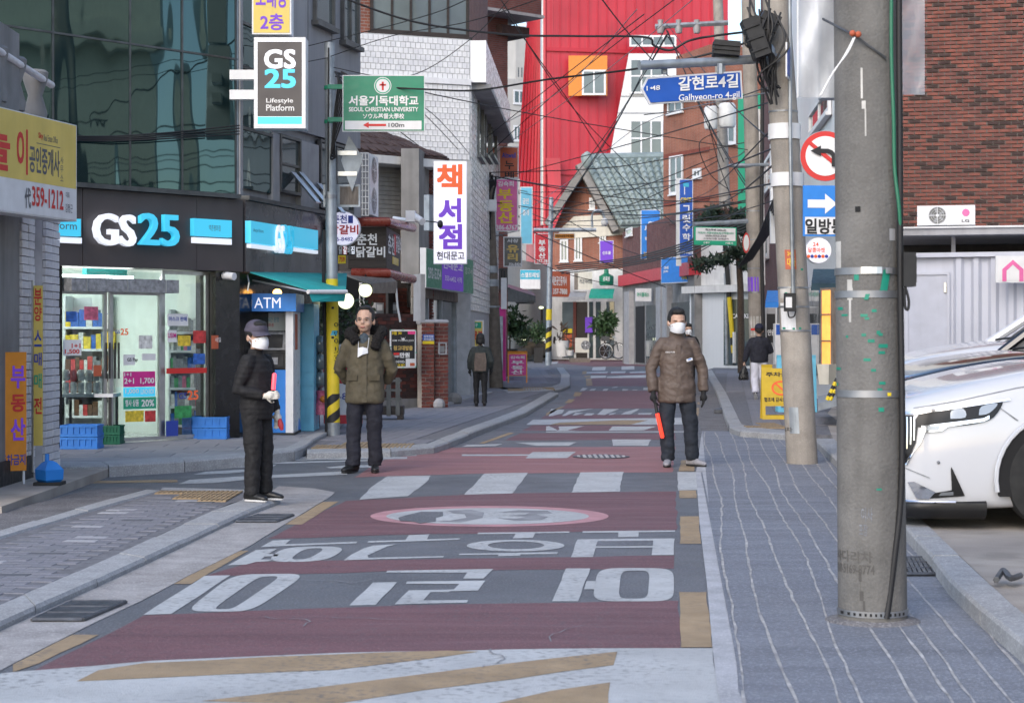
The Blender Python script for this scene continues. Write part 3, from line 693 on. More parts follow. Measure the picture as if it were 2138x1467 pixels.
# ---- generic builders on a plane
def window(parent, fr, R, frame='alu_white', glass='glass_window', t=.05, nv=1, nh=0, c=0.0, name='window', sill=True):
    w = MB().frame(fr, R, t, c-.02, c+.05).build(name, frame, parent); a0, a1, b0, b1 = R
    nx = nv+1; ny = nh+1
    for i in range(nx):
        for j in range(ny):
            x0 = a0+t+(a1-a0-2*t)*i/nx; x1 = a0+t+(a1-a0-2*t)*(i+1)/nx; y0 = b0+t+(b1-b0-2*t)*j/ny; y1 = b0+t+(b1-b0-2*t)*(j+1)/ny
            MB().fb(fr, x0, x1, y0, y1, c-.015, c+.008+.004*((i+j) % 2)).build('pane', glass, w)
    for i in range(1, nx): x = a0+t+(a1-a0-2*t)*i/nx; MB().fb(fr, x-t*.4, x+t*.4, b0+t, b1-t, c-.01, c+.04).build('mullion', frame, w)
    for j in range(1, ny): y = b0+t+(b1-b0-2*t)*j/ny; MB().fb(fr, a0+t, a1-t, y-t*.4, y+t*.4, c-.01, c+.036).build('mullion', frame, w)
    if sill: MB().fb(fr, a0-.05, a1+.05, b0-.07, b0-.003, c-.02, c+.1).build('sill', frame, w)
    return w
class Board(Fr):
    """a hanging signboard seen square-on between photo pixels; keeps its own little coordinate frame"""
    def __init__(s, name, label, cat, x0, y0, x1, y1, D0, D1=None, thick=.12, face='sign_white', rim='alu_white', rimw=.02, group=None, parent=None):
        D1 = D1 or D0; Fr.__init__(s, x0, D0, x1, D1)
        s.w = s.L; s.b0 = H+(HY-y1)/F*D0; s.b1 = H+(HY-y0)/F*D0; s.h = s.b1-s.b0; s.x0, s.y0, s.x1, s.y1 = x0, y0, x1, y1
        s.o = s.o+UP*s.b0
        s.root = thing(name, label, cat, s.pt(s.w/2, 0, -thick/2), group) if parent is None else parent
        s.face = None
        MB().fb(s, 0, s.w, 0, s.h, -thick, -.004).build('cabinet', rim, s.root)
        s.face = MB().fb(s, rimw, s.w-rimw, rimw, s.h-rimw, -.004, .002).build('face', face, s.root)
    def r(s, u0, v0, u1, v1):  # fractions from top-left
        return (u0*s.w, u1*s.w, (1-v1)*s.h, (1-v0)*s.h)
    def t(s, str_, m, u0, v0, u1, v1, **k): k.setdefault('c', .005); return text(str_, m, s.root, s, s.r(u0, v0, u1, v1), **k)
    def q(s, m, u0, v0, u1, v1, c=.0035, name='panel'): return MB().fr_(s, s.r(u0, v0, u1, v1), 0, c).build(name, m, s.root)
    def shape(s, pts, m, c=.006, name='emblem'): return MB().poly([s.pt(u*s.w, (1-v)*s.h, c) for u, v in pts][::-1]).build(name, m, s.root)
    def circle(s, m, u, v, rad, c=.005, n=28, name='emblem', inner=0):
        pts = [s.pt(u*s.w+rad*math.cos(2*PI*i/n), (1-v)*s.h+rad*math.sin(2*PI*i/n), c) for i in range(n)]
        if not inner: return MB().poly(pts).build(name, m, s.root)
        qs = [s.pt(u*s.w+inner*math.cos(2*PI*i/n), (1-v)*s.h+inner*math.sin(2*PI*i/n), c) for i in range(n)]
        return MB().add(pts+qs, [(i, (i+1) % n, n+(i+1) % n, n+i) for i in range(n)]).build(name, m, s.root)

# ================================================================ convenience store on the corner
fA = Fr(125,21.4,495,23.4); fB = Fr(495,23.4,668,26.4)
store = thing('convenience_store', 'corner convenience store with dark fascia, lit interior and teal glass storey above', 'shop', fA.pt(0,0))
aL = fA.a(-260); aR = fA.L; bF0, bF1 = fA.b(310, 561), fA.b(310, 405); bTop = 13.0
# floor, ceiling and walls of the lit shop
MB().fb(fA, aL, aR, ZG-.05, ZG+.012, -5, -.05).build('shop_floor', 'shop_floor', store)
MB().fb(fA, aL, aR, 2.62, 2.7, -5, -.1).build('ceiling', 'shop_white', store)
MB().fb(fA, aL, aR, ZG, 2.62, -5.1, -5).build('back_wall', 'shop_white', store)
MB().fb(fA, aL, aL+.1, ZG, 2.62, -5, 0).build('side_wall', 'shop_white', store)
MB().fb(fA, fA.a(462), fA.a(468), ZG, 2.62, -5, -.3).build('side_wall', 'shop_white', store)
MB().fb(fA, fA.a(360), fA.a(445), 2.1, 2.4, -1.9, -1.8).build('header_panel', 'aqua_panel', store)
MB().fb(fA, fA.a(130), fA.a(440), 2.2, 2.45, -4.9, -4.8).build('header_panel', 'aqua_panel', store)
for k in range(4):
    MB().fb(fA, .4+k*.45-.6, .55+k*.45-.6, 2.585, 2.618, -4.5, -.5).build('ceiling_light', 'lamp_white', store)
# black granite pier and plinth
MB().fb(fA, fA.a(445), fA.L, 0, bF0, -.35, .05).build('granite_pier', 'black_granite', store)
MB().fb(fA, aL, fA.a(128), 0, bF0, -.3, .02).build('granite_pier', 'black_granite', store)
MB().fb(fB, .0, fB.L, 0, bF0, -.4, .0).build('side_wall', 'black_granite', store)
# fascia panels
xs = [-260, -60, 50, 160, 398, 495]
for i in range(len(xs)-1):
    MB().fb(fA, fA.a(xs[i])+.004, fA.a(xs[i+1])-.004, bF0, bF1, -.4, .12+.004*(i % 2)).build('fascia_panel', 'fascia_brown', store)
xs = [495, 555, 612, 668]
for i in range(3):
    MB().fb(fB, fB.a(xs[i])+.004, min(fB.a(xs[i+1]), fB.L)-.004, bF0, bF1, -.35, .115).build('fascia_panel', 'fascia_stone', store)
MB().fb(fA, aL, aR-.1, bF1+.005, bF1+.06, -.3, .2).build('ledge', 'steel_dark', store); MB().fb(fB, .02, fB.L+1.2, bF1+.005, bF1+.06, -.3, .16).build('ledge', 'steel_dark', store)
# teal curtain wall
bC0 = bF1+.07
xs = [-260, -60, 110, 271, 380, 492]; ys = [bC0, fA.b(300, 96), fA.b(300,-170), 9.5, bTop]
for i in range(len(xs)-1):
    for j in range(len(ys)-1):
        if i in (3,) and False: continue
        a0, a1 = fA.a(xs[i]), fA.a(xs[i+1]); k = random.uniform(-.006, .006); k2 = random.uniform(-.006, .006)
        p = [fA.pt(a0+.012, ys[j]+.012, k), fA.pt(a1-.012, ys[j]+.012, k2), fA.pt(a1-.012, ys[j+1]-.012, -k), fA.pt(a0+.012, ys[j+1]-.012, -k2)]
        MB().prism([q-fA.n*.03 for q in p], fA.n*.03).build('glass_panel', 'glass_curtain', store)
MB().fb(fA, aL, aR, bC0, bTop, -.4, -.06).build('core_wall', 'black', store)
mb = MB()
for x in xs[1:]: a = fA.a(x); MB().fb(fA, a-.012, a+.012, bC0, bTop, -.06, .012).build('mullion', 'steel_dark', store)
for y in ys[1:-1]: MB().fb(fA, aL, aR, y-.012, y+.012, -.06, .015).build('transom', 'steel_dark', store)
MB().tube([fA.pt(aR+.0, bC0, -.04), fA.pt(aR, bTop, -.04)], .05, 12).build('corner_post', 'galvanised', store, smooth=True)
# side face: grey cladding with window strips
fS = Fr(495,23.4,750,27.9)
MB().fb(fS, 0, fS.L, bC0, bTop, -.4, -.05).build('side_cladding', 'grey_wall', store)
for (x0, x1) in ((497, 503), (566, 580), (624, 662), (735, 750)):
    MB().fb(fS, fS.a(x0), fS.a(x1), bC0, fS.b(570, 278) if x0 > 500 else bTop, -.05, .03).build('stone_pilaster', 'grey_stone', store)
MB().fb(fS, fS.a(503), fS.a(566), fS.b(535, 398), bTop-.2, -.05, .004).build('glass_panel', 'glass_curtain', store)
for y in (275, 150, 60): MB().fb(fS, fS.a(503), fS.a(566), fS.b(535, y)-.02, fS.b(535, y)+.02, 0, .03).build('transom', 'steel_dark', store)
MB().fb(fS, fS.a(566), fS.a(750), fS.b(640, 278), bTop, -.05, .02).build('cladding_panel', 'grey_wall', store)
for x in (600, 640, 690): MB().fb(fS, fS.a(x)-.006, fS.a(x)+.006, fS.b(640, 278), bTop, .018, .024).build('panel_joint', 'steel_dark', store)
window(store, fS, fS.R(580, 285, 623, 405), 'steel_dark', 'glass_window', .04, 0, 1, 0, sill=False)
window(store, fS, fS.R(664, 300, 733, 440), 'steel_dark', 'glass_window', .04, 1, 0, 0, sill=False)
window(store, fS, fS.R(650, -40, 690, 52), 'steel_dark', 'glass_window', .04, 0, 0, .03)
window(store, fS, fS.R(708, -20, 742, 92), 'steel_dark', 'glass_window', .04, 1, 0, .03)
# tilted vent sashes
for (x, y) in ((604, 362), (620, 362), (658, 385)):
    a = fS.a(x); b = fS.b(x, y); p = [fS.pt(a-.09, b, .05), fS.pt(a+.09, b, .05), fS.pt(a+.09, b-.42, .42), fS.pt(a-.09, b-.42, .42)]
    MB().prism(p, Vector((.015, -.02, .015))).build('vent_sash', 'steel', store)
# entrance: steel frames, two glass doors, a fixed light
bH = fA.b(240, 607)
def dframe(x0, x1, name, b1, c):
    a0, a1 = fA.a(x0), fA.a(x1); d = MB().frame(fA, (a0, a1, ZG+.02, b1), .045, c-.04, c).build(name, 'steel', store)
    MB().fb(fA, a0+.045, a1-.045, ZG+.065, b1-.045, c-.024, c-.016).build('glass', 'glass_clear', d); return d
d1 = dframe(128, 234, 'glass_door', bH, -.1); d2 = dframe(236, 345, 'glass_door', bH, -.06); d3 = dframe(347, 444, 'fixed_light', fA.b(400, 566), -.08)
MB().fb(fA, fA.a(128), fA.a(345), bH, fA.b(240, 566), -.1, -.09).build('transom_glass', 'glass_clear', store)
for x in (222, 229, 240, 248): MB().tube([fA.pt(fA.a(x), fA.b(x, 715), .0), fA.pt(fA.a(x), fA.b(x, 790), .0)], .012, 8).build('handle', 'black', d1 if x < 235 else d2, smooth=True)
MB().fb(fA, fA.a(133), fA.a(357), fA.b(240, 610), fA.b(240, 582), -.05, .16).build('air_curtain', 'goods_grey', store)
for x in (165, 250, 330): MB().fb(fA, fA.a(x)-.005, fA.a(x)+.005, fA.b(240, 609), fA.b(240, 583), .16, .166).build('air_curtain_seam', 'steel', store)
MB().fb(fA, fA.a(140), fA.a(330), fA.b(240, 577), fA.b(240, 572), -.6, -.5).build('tube_lamp', 'lamp_white', store)
def sticker(par, x0, y0, x1, y1, m, c=-.005, name='poster'): return MB().fr_(fA, fA.R(x0, y0, x1, y1, c), c-.006, c).build(name, m, par)
for k, (x0, y0, x1, y1) in enumerate(((262, 857, 300, 880), (303, 857, 325, 880), (138, 650, 160, 672), (176, 640, 205, 668), (290, 700, 318, 728), (372, 700, 398, 722), (404, 690, 430, 716), (404, 738, 428, 760))): sticker((d1, d2, d3)[0 if x0 < 230 else 1 if x0 < 340 else 2], x0, y0, x1, y1, ['goods_yellow', 'goods_red', 'goods_blue', 'goods_pink', 'goods_white'][k % 5])
def stext(par, s, m, x0, y0, x1, y1, c=-.003, **k): return text(s, m, par, fA, fA.R(x0, y0, x1, y1), c=c, **k)
for par, x0, y0, x1, y1, m in ((d1,132,709,170,742,'sign_white'), (d2,258,775,324,807,'magenta'), (d2,258,808,324,828,'light_cyan'), (d2,258,829,326,853,'green_ink'), (d2,258,740,282,762,'sign_white'), (d2,297,738,325,752,'sign_white'),
                               (d3,350,655,393,680,'sign_white'), (d3,350,689,369,714,'sign_white'), (d3,365,847,400,872,'goods_green'), (d3,348,768,432,779,'red_ink'), (d3,347,878,372,910,'blue_ink'), (d2,196,762,212,785,'rust_sign')):
    sticker(par, x0, y0, x1, y1, m)
for par, s, m, x0, y0, x1, y1 in ((d1,'1+1','red_ink',150,717,168,726), (d1,'1,500','red_ink',136,729,166,739), (d2,'1+1','white_ink',260,778,274,785), (d2,'2+1  1,700','white_ink',260,789,322,802), (d2,'1,000','white_ink',262,812,290,822), (d2,'LUNCH BOX','white_ink',294,812,322,822), (d2,'20%','white_ink',296,834,322,848), (d2,'행사 상품','white_ink',262,834,290,848),
                                  (d2,'GS Pay','black_ink',266,747,288,756), (d2,'GS','blue_ink',241,689,251,696), (d2,'25','orange_ink',252,686,268,699), (d3,'USIM','magenta',351,695,368,705), (d3,'GS','blue_ink',374,820,390,832), (d3,'25','orange_ink',392,815,414,834), (d3,'마스크 판매','blue_ink',353,661,390,670)):
    stext(par, s, m, x0, y0, x1, y1, bold=.02)
sticker(store, 442, 700, 456, 728, 'rust_sign', .055); text('세일', 'white_ink', store, fA, fA.R(443, 704, 455, 714), c=.058)
# fascia lettering
def cabin(fr, x0, y0, x1, y1, m, c0=.12, c1=.2, name='light_panel'): return MB().fr_(fr, fr.R(x0, y0, x1, y1, c1), c0, c1).build(name, m, store)
text('GS', 'light_white', store, fA, fA.R(202, 446, 289, 513, .26), c=.16, bold=.014, extrude=.07)
text('25', 'light_cyan', store, fA, fA.R(297, 446, 379, 513, .26), c=.16, bold=.014, extrude=.07)
cabin(fA, 405, 458, 484, 494, 'light_cyan'); cabin(fA, 405, 497, 484, 509, 'light_white', .12, .18)
cabin(fA, 20, 453, 169, 490, 'light_cyan'); cabin(fA, 20, 493, 171, 505, 'light_white', .12, .18)
text('역촌평화점', 'grey_ink', store, fA, fA.R(436, 470, 460, 482, .2), c=.203); text('Platform', 'grey_ink', store, fA, fA.R(86, 462, 160, 478, .2), c=.203)
cabin(fB, 524, 466, 590, 511, 'light_cyan'); cabin(fB, 524, 513, 590, 521, 'light_white', .12, .18); cabin(fB, 614, 477, 664, 518, 'light_cyan'); cabin(fB, 614, 520, 664, 527, 'light_white', .12, .18)
text('GS', 'light_white', store, fB, fB.R(583, 470, 600, 528, .26), c=.16, bold=.014, extrude=.07); text('25', 'light_cyan', store, fB, fB.R(598, 470, 617, 530, .26), c=.16, bold=.014, extrude=.07)
text('Lifestyle Platform', 'grey_ink', store, fB, fB.R(528, 478, 550, 487, .2), c=.203)
MB().tube([fA.pt(fA.a(462), fA.b(462, 575), .05), fA.pt(fA.a(466), fA.b(466, 578), .22)], .05, 10).build('security_camera', 'white_plastic', store, smooth=True)

# goods inside the shop
def goods(x0, x1, D, zs, n, h, mats, where, dep=.3):
    for z in zs:
        x = x0
        while x < x1:
            w = random.uniform(.7, 1.3)*n; hh = h*random.uniform(.65, 1); xa = (x-CX)/F*D; m = random.choice(mats)
            o = MB().box(xa, xa+w*.93, D, D+dep*.6, z, z+hh).build('goods_box', m)
            tag(o, 'small %s packet on the shelf behind the %s' % (m[6:], where), 'goods', 'goods on the shop shelves'); x += w*F/D
def rack(label, x0, x1, D, zs, top, dep=.45, m='alu_white'):
    a, b = (x0-CX)/F*D, (x1-CX)/F*D; r = thing('display_shelf', label, 'shelf', ((a+b)/2, D, ZG), 'display shelves in the shop')
    MB().box(a, b, D+dep, D+dep+.03, ZG+.03, top).build('back_panel', m, r)
    for z in zs: MB().box(a, b, D-.02, D+dep, z-.03, z).build('shelf_board', m, r)
    for xx in (a, b-.03): MB().box(xx, xx+.03, D, D+dep, ZG+.03, top+.02).build('upright', m, r)
zs = [.35, .65, .95, 1.25, 1.55]
rack('tall shelf of yellow packets inside the left door', 132, 232, 24.6, zs, 1.95); goods(136, 228, 24.6, zs[:3], .06, .22, ['goods_brown', 'goods_grey', 'goods_white', 'goods_red'], 'left shop door'); goods(136, 228, 24.6, zs[3:], .09, .24, ['goods_yellow', 'goods_yellow', 'goods_white', 'goods_blue'], 'left shop door')
rack('white shelf of mixed packets behind the right door', 262, 345, 25.4, zs, 1.75); goods(266, 340, 25.4, zs, .05, .2, list(PROD), 'right shop door')
zs2 = [.28, .52, .76, 1.0, 1.24, 1.48]
rack('white wire shelf of bottles behind the fixed shop window', 352, 436, 23.5, zs2, 1.75, .4); goods(355, 432, 23.5, zs2, .048, .19, ['goods_blue', 'goods_green', 'goods_grey', 'goods_white', 'goods_pink', 'goods_grey'], 'fixed shop window')
def crate(label, x0, y0, x1, y1, m, dep=.36, z=ZG):
    A = G(x0, y1, z); D = A.y; B = G(x1, y1, z); h = H+(HY-y0)/F*D-z; r = thing('plastic_crate', label, 'crate', (A+B)/2+Vector((0, dep/2, 0)), 'plastic crates by the shop door')
    x0, x1, y0, y1 = A.x, B.x, D, D+dep; n = 2; hh = h/n
    for k in range(n):
        zb = z+k*hh+.004; t = .015; L = MB()
        for (p, q) in (((x0, y0), (x1, y0+t)), ((x0, y1-t), (x1, y1)), ((x0, y0+t), (x0+t, y1-t)), ((x1-t, y0+t), (x1, y1-t))):
            L.box(p[0], q[0], p[1], q[1], zb, zb+hh*.25); L.box(p[0], q[0], p[1], q[1], zb+hh*.78, zb+hh-.006)
        L.box(x0+t, x1-t, y0+t, y1-t, zb, zb+.01)
        tier = L.build('tier', m, r)
        MB().box(x0+.006, x1-.006, y0+.01, y0+.018, zb+hh*.25, zb+hh*.78).build('wall_panel', m, tier)
        MB().box(x0+.006, x0+.016, y0+.02, y1-.02, zb+hh*.25, zb+hh*.78).build('wall_panel', m, tier); MB().box(x1-.016, x1-.006, y0+.02, y1-.02, zb+hh*.25, zb+hh*.78).build('wall_panel', m, tier)
        nr = 6
        for i in range(nr+1):
            x = x0+(x1-x0-t)*i/nr; MB().box(x, x+t, y0-.002, y0+.012, zb+hh*.25, zb+hh*.78).build('rib', m, tier)
crate('blue plastic crates stacked two high left of the glass door', 125, 887, 203, 938, 'blue_crate', .34); crate('dark green plastic crates just left of the glass door', 206, 888, 250, 928, 'green_crate', .3)
crate('blue plastic crates under the fixed shop window', 380, 870, 473, 917, 'blue_crate', .3)
# little table with tissue packs
tb = thing('display_table', 'white folding table of tissue packs by the left shop door', 'table', G(175, 925, ZG)); D = 21.9
xa, xb = (122-CX)/F*D, (236-CX)/F*D; zt = H+(HY-822)/F*D
MB().box(xa, xb, D, D+.45, zt-.04, zt).build('table_top', 'white_plastic', tb)
for x in (xa+.03, xb-.06):
    for y in (D+.03, D+.4): MB().box(x, x+.03, y, y+.03, ZG, zt-.04).build('leg', 'black', tb)
for k in range(5):
    for j in range(2):
        x = xa+.06+k*.092; o = MB().tube([(x, D+.12, zt+.002+j*.15), (x, D+.12, zt+.045+j*.15), (x, D+.12, zt+.12+j*.15), (x, D+.12, zt+.14+j*.15)], [.036, .042, .042, .03], 12).build('tissue_pack', ['goods_white', 'goods_white', 'goods_red'][(k+j) % 3 if k < 2 else 0], smooth=True)
        tag(o, 'white rolled tissue pack on the table by the shop door', 'tissue pack', 'tissue packs on the table')

# ---- projecting lightbox and yellow sign over the corner
B = Board('projecting_lightbox', 'black and white vertical convenience store lightbox with cyan numerals above the corner', 'sign', 530, 78, 638, 268, 23.0, 23.0, .3, 'light_white', 'alu_white', .03)
B.q('fascia_brown', .07, .05, .93, .87, .005); B.q('light_cyan', .07, .875, .93, .955, .005)
B.t('GS', 'light_white', .21, .14, .8, .34, bold=.03, c=.007); B.t('25', 'light_cyan', .22, .355, .8, .555, bold=.03, c=.007)
B.t('Lifestyle', 'white_ink', .24, .67, .76, .735, c=.007, bold=.012); B.t('Platform', 'white_ink', .24, .74, .78, .81, c=.007, bold=.012)
for v in (.4, .62): MB().fb(B, -.32, 0, (1-v)*B.h-.06, (1-v)*B.h+.06, -.2, -.08).build('bracket', 'alu_white', B.root)
B = Board('floor_sign', 'dull yellow projecting sign for the second floor above the lightbox', 'sign', 526, -40, 608, 72, 23.0, 23.0, .25, 'yellow_sign', 'alu_white', .02)
B.t('2층', 'purple_ink', .22, .62, .8, .92, bold=.02); B.t('노래방', 'purple_ink', .1, .1, .9, .5, bold=.02)

# ---- cash machine, lockers, awning
D = 24.0; x0, x1, xs_ = (503-CX)/F*D, (598-CX)/F*D, (610-CX)/F*D
atm = thing('cash_machine', 'blue and white street cash machine booth beside the dark store pier', 'cash machine', ((x0+x1)/2, D+.4, ZG)); zz = lambda y: H+(HY-y)/F*D
mb = MB(); mb.box(x0, x0+.09, D, D+.8, ZG, zz(650)); mb.box(x1-.01, x1+.09, D, D+.8, ZG, zz(650)); mb.box(x0+.09, x1-.01, D+.7, D+.8, ZG, zz(650)); mb.build('housing', 'white_plastic', atm)
MB().box(x0+.09, x1-.01, D+.02, D+.7, ZG+.03, zz(772)).build('lower_panel', 'blue_vivid', atm)
MB().box(x0+.02, x1+.1, D-.02, D+.8, ZG, ZG+.03).build('plinth', 'black', atm)
mc = MB().hexa([(x0+.1, D+.2, zz(770)), (x1-.02, D+.2, zz(770)), (x1-.02, D+.7, zz(770)), (x0+.1, D+.7, zz(770)), (x0+.1, D+.38, zz(690)), (x1-.02, D+.38, zz(690)), (x1-.02, D+.7, zz(690)), (x0+.1, D+.7, zz(690))]).build('console', 'black', atm)
def on_slope(u0, u1, t0, t1, m, name, par, k=.01):
    p = lambda u, t: Vector((x0+.1+(x1-x0-.12)*u, D+.2+.18*t-k, zz(770)+(zz(690)-zz(770))*t))
    MB().prism([p(u0, t0), p(u1, t0), p(u1, t1), p(u0, t1)], (0, -.012, -.004)).build(name, m, par)
on_slope(.06, .94, .5, .97, 'goods_grey', 'screen_bezel', mc); on_slope(.14, .86, .56, .9, 'black', 'screen', mc, .024); on_slope(.1, .9, .05, .42, 'black', 'keypad_shelf', mc); on_slope(.25, .75, .12, .3, 'goods_grey', 'keypad', mc, .024)
MB().box(x0+.1, x1-.02, D+.45, D+.68, zz(690), zz(652)).build('back_notice', 'shop_white', atm)
sg = MB().box(x0-.06, x1+.14, D-.12, D+.82, zz(650), zz(613)).build('sign_box', 'blue_vivid', atm)
fz = Fr(503, D-.12, 598, D-.12); text('ATM', 'light_white', sg, fz, fz.R(531, 621, 586, 643), c=.006, bold=.0); text('은행 공용', 'white_ink', sg, fz, fz.R(513, 626, 527, 640), c=.006)
fz2 = Fr(617, D-.1, 624, D+.8); text('ATM', 'white_ink', sg, fz2, (.2, .7, zz(643), zz(621)), c=.01, bold=.03)
fz = Fr(503, D+.45, 598, D+.45); text('현금지급기 24시간 운영', 'cyan', atm, fz, fz.R(522, 662, 582, 672), c=.006); text('CCTV 녹화중', 'red_ink', atm, fz, fz.R(535, 675, 572, 682), c=.006)
MB().ellip(((575-CX)/F*D, D+.2, zz(610)), (.06, .06, .05)).build('warning_lamp', 'lamp_orange', atm, smooth=True)
fz3 = Fr(604, 24.0, 612, 24.8); 
for k, (y0, y1) in enumerate(((655, 730), (735, 770))): MB().box(x1+.091, x1+.095, D+.2, D+.45, zz(y1), zz(y0)).build('side_notice', 'rust_sign' if k == 0 else 'sign_white', atm)
D = 25.0; x0, x1 = (606-CX)/F*D, (655-CX)/F*D; lk = thing('parcel_locker', 'tall pale blue parcel locker between the cash machine and yellow pole', 'locker', ((x0+x1)/2, D+.3, ZG)); zz = lambda y: H+(HY-y)/F*D
MB().box(x0, x1, D, D+.7, ZG, zz(634)).build('carcass', 'blue_locker', lk)
for i in range(7):
    y0 = 638+i*28; MB().box(x0+.16, x1-.01, D-.018, D-.002, zz(y0+26.5), zz(y0)).build('locker_door', 'blue_locker', lk)
    MB().box(x0+.01, x0+.145, D-.012, D-.002, zz(y0+26), zz(y0)).build('locker_door', 'cyan', lk)
for i in range(9): MB().box(x0+.2, x1-.04, D-.012, D-.002, zz(848+i*4), zz(846+i*4)).build('louvre', 'blue_locker', lk)
tag(MB().tube([(x0+.02, D-.35, ZG), (x0+.02, D-.35, ZG+.05), (x0+.03, D-.35, ZG+.2), (x0+.03, D-.35, ZG+.23)], [.1, .17, .14, .05], 14).build('weight_base', 'blue_vivid', smooth=True), 'blue plastic water weight beside the pale blue locker', 'weight')
aw = thing('fabric_awning', 'teal fabric awning with white roller over the cash machine', 'awning', fB.pt(1.0, 2.1, .1))
p = [fB.pt(.15, fB.b(530, 570), .12), fB.pt(fB.L+.9, fB.b(668, 566), .1), P(722, 606, 24.2), P(645, 604, 23.6)]
MB().prism(p, (0, 0, -.015)).build('canopy', 'teal_awning', aw)
MB().prism([P(645, 612, 23.58), P(722, 612, 24.18), P(719, 629, 24.18), P(652, 630, 23.58)], (0, .012, 0)).build('valance', 'teal_awning', aw)
MB().tube([P(643, 609, 23.55), P(723, 609, 24.15)], .03, 10).build('roller', 'white_plastic', aw, smooth=True)
MB().tube([P(527, 585, 23.7), P(600, 600, 23.6), P(643, 609, 23.6)], .014, 6).build('arm', 'steel', aw, smooth=True)
MB().tube([P(516, 573, 23.5), P(520, 590, 23.4), P(517, 607, 23.4)], .012, 6).build('crank_hook', 'steel', aw, smooth=True)

# ================================================================ white painted brick pier with the estate agent's sign
fP = Fr(28,16.6,124,18.4)
pier = thing('estate_office', 'white painted brick piers of the estate office under a yellow sign', 'building', fP.pt(.2, 0))
bS = fP.b(76, 440); aL = fP.a(-130)
MB().fb(fP, aL, fP.a(45), 0, bS+1.6, -1.6, -.02).build('wall', 'grey_concrete', pier)  # grey colour carries the shade on this face of the white pier
MB().fb(fP, fP.a(45), fP.a(96), .04, bS, -1.5, -.35).build('recess_wall', 'wood_dark', pier)
for x0, x1 in ((46, 72), (95, 124)):
    a0, a1 = fP.a(x0), fP.a(x1); b0 = .04
    cp = MB().fb(fP, a0+.008, a1-.008, 0, bS+.02, -.5, -.03).build('pier_core', 'mortar_white', pier)
    w = (a1-a0)/2
    bricks('brick', cp, fP, (a0, a1, b0, bS), w, .075, .008, .034, ['brick_paint_white', 'brick_paint_white2', 'brick_paint_white'], c=-.03, bond=0, bev=.004)
    f2 = Fr(124, 18.4, 124, 18.9)
MB().fb(fP, fP.a(86), fP.a(94), .1, bS, -.2, -.12).build('downpipe', 'brick_paint_white', pier)
MB().fb(fP, aL, fP.a(130), 0, .085, -.4, .5).build('step', 'parking_concrete', pier)
MB().fb(fP, aL, fP.a(66), .085, .3, -.02, .02).build('plinth', 'black', pier)
# concrete balusters on the parapet
for k, x in enumerate((-40, 12, 50, 95)):
    a = fP.a(x); path = [fP.pt(a, bS+.9+t*.5, -.1) for t in (0, .15, .5, .8, .95, 1.0)]
    MB().tube(path, [(.11, .11), (.12, .12), (.07, .08), (.12, .12), (.13, .13), (.1, .1)], 10).build('baluster', 'grey_concrete', pier, smooth=True)
MB().tube([fP.pt(aL, bS+1.36, -.02), fP.pt(fP.a(112), bS+1.30, -.02)], .035, 10).build('rail', 'brick_paint_white', pier, smooth=True)
MB().fb(fP, aL, fP.a(114), bS-.02, bS+.86, -.6, -.05).build('parapet', 'brick_paint_white2', pier)
B = Board('agency_sign', 'yellow and white estate agent signboard with red phone number on the white pier', 'sign', -110, 196, 161, 427, 14.7, 16.9, .22, 'sign_white', 'sign_white', .012)
B.q('yellow_sign', .012, .012, .988, .665)
sx = lambda x: (x+110)/271*.985
B.t('이', 'red_ink', sx(27), .17, sx(50), .6, bold=.02); B.t('하늘', 'red_ink', .03, .17, .44, .6, bold=.03); B.t('공인중개사', 'grey_ink', sx(54), .31, sx(122), .57, bold=.02); B.t('Real Estate Office', 'grey_ink', sx(86), .17, sx(118), .235); B.t('Sky', 'red_ink', sx(74), .165, sx(84), .235, bold=.02)
B.q('grey_ink', sx(70), .27, sx(124), .277, .004, 'rule'); B.t('사', 'grey_ink', sx(124), .36, sx(131), .43); B.t('무', 'grey_ink', sx(124), .45, sx(131), .52); B.t('소', 'grey_ink', sx(124), .54, sx(131), .61)
B.t('代', 'grey_ink', sx(44), .735, sx(57), .93, bold=.02); B.t('359-1212', 'red_ink', sx(60), .71, sx(131), .9, bold=.018); B.t('김정근', 'grey_ink', sx(136), .83, sx(153), .92); B.t('대표', 'grey_ink', sx(137), .71, sx(146), .77)
# banners and weight at its foot
def banner(name, label, pts, D, m, words, cat='banner'):
    (x0, y0), (x1, y1) = pts; b = Board(name, label, cat, x0, y0, x1, y1, D, D, .012, m, m, .0)
    for s, mm, u0, v0, u1, v1 in words: b.t(s, mm, u0, v0, u1, v1, bold=.02)
    return b
b = banner('street_banner', 'faded yellow vertical banner hanging beside the white downpipe', ((70, 596), (89, 930)), 17.0, 'yellow_sign', [('분', 'red_ink', .1, .02, .9, .12), ('양', 'red_ink', .1, .13, .9, .22), ('스', 'blue_ink', .1, .28, .9, .38), ('매', 'blue_ink', .1, .42, .9, .5), ('매', 'green_ink', .1, .55, .9, .64), ('전', 'red_ink', .1, .7, .9, .8)])
MB().tube([P(68, 585, 17.0), P(68, 985, 17.0)], .012, 6).build('banner_pole', 'steel', b.root, smooth=True)
wb = thing('banner_base', 'blue plastic water weight at the foot of the yellow banner', 'weight', G(103, 1012, .085))
c = G(103, 1012, .085); MB().tube([c+Vector((0,0,.03)), c+Vector((0,0,.05)), c+Vector((0,0,.14)), c+Vector((0,0,.2)), c+Vector((0,0,.22))], [.1, .125, .13, .07, .03], 4).build('tank', 'blue_vivid', wb)
MB().tube([c+Vector((-.02,0,.2)), c+Vector((-.02,0,.28))], .02, 8).build('spigot', 'blue_vivid', wb); MB().box(c.x-.12, c.x+.12, c.y-.1, c.y+.12, .086, .115).build('foot', 'black', wb)
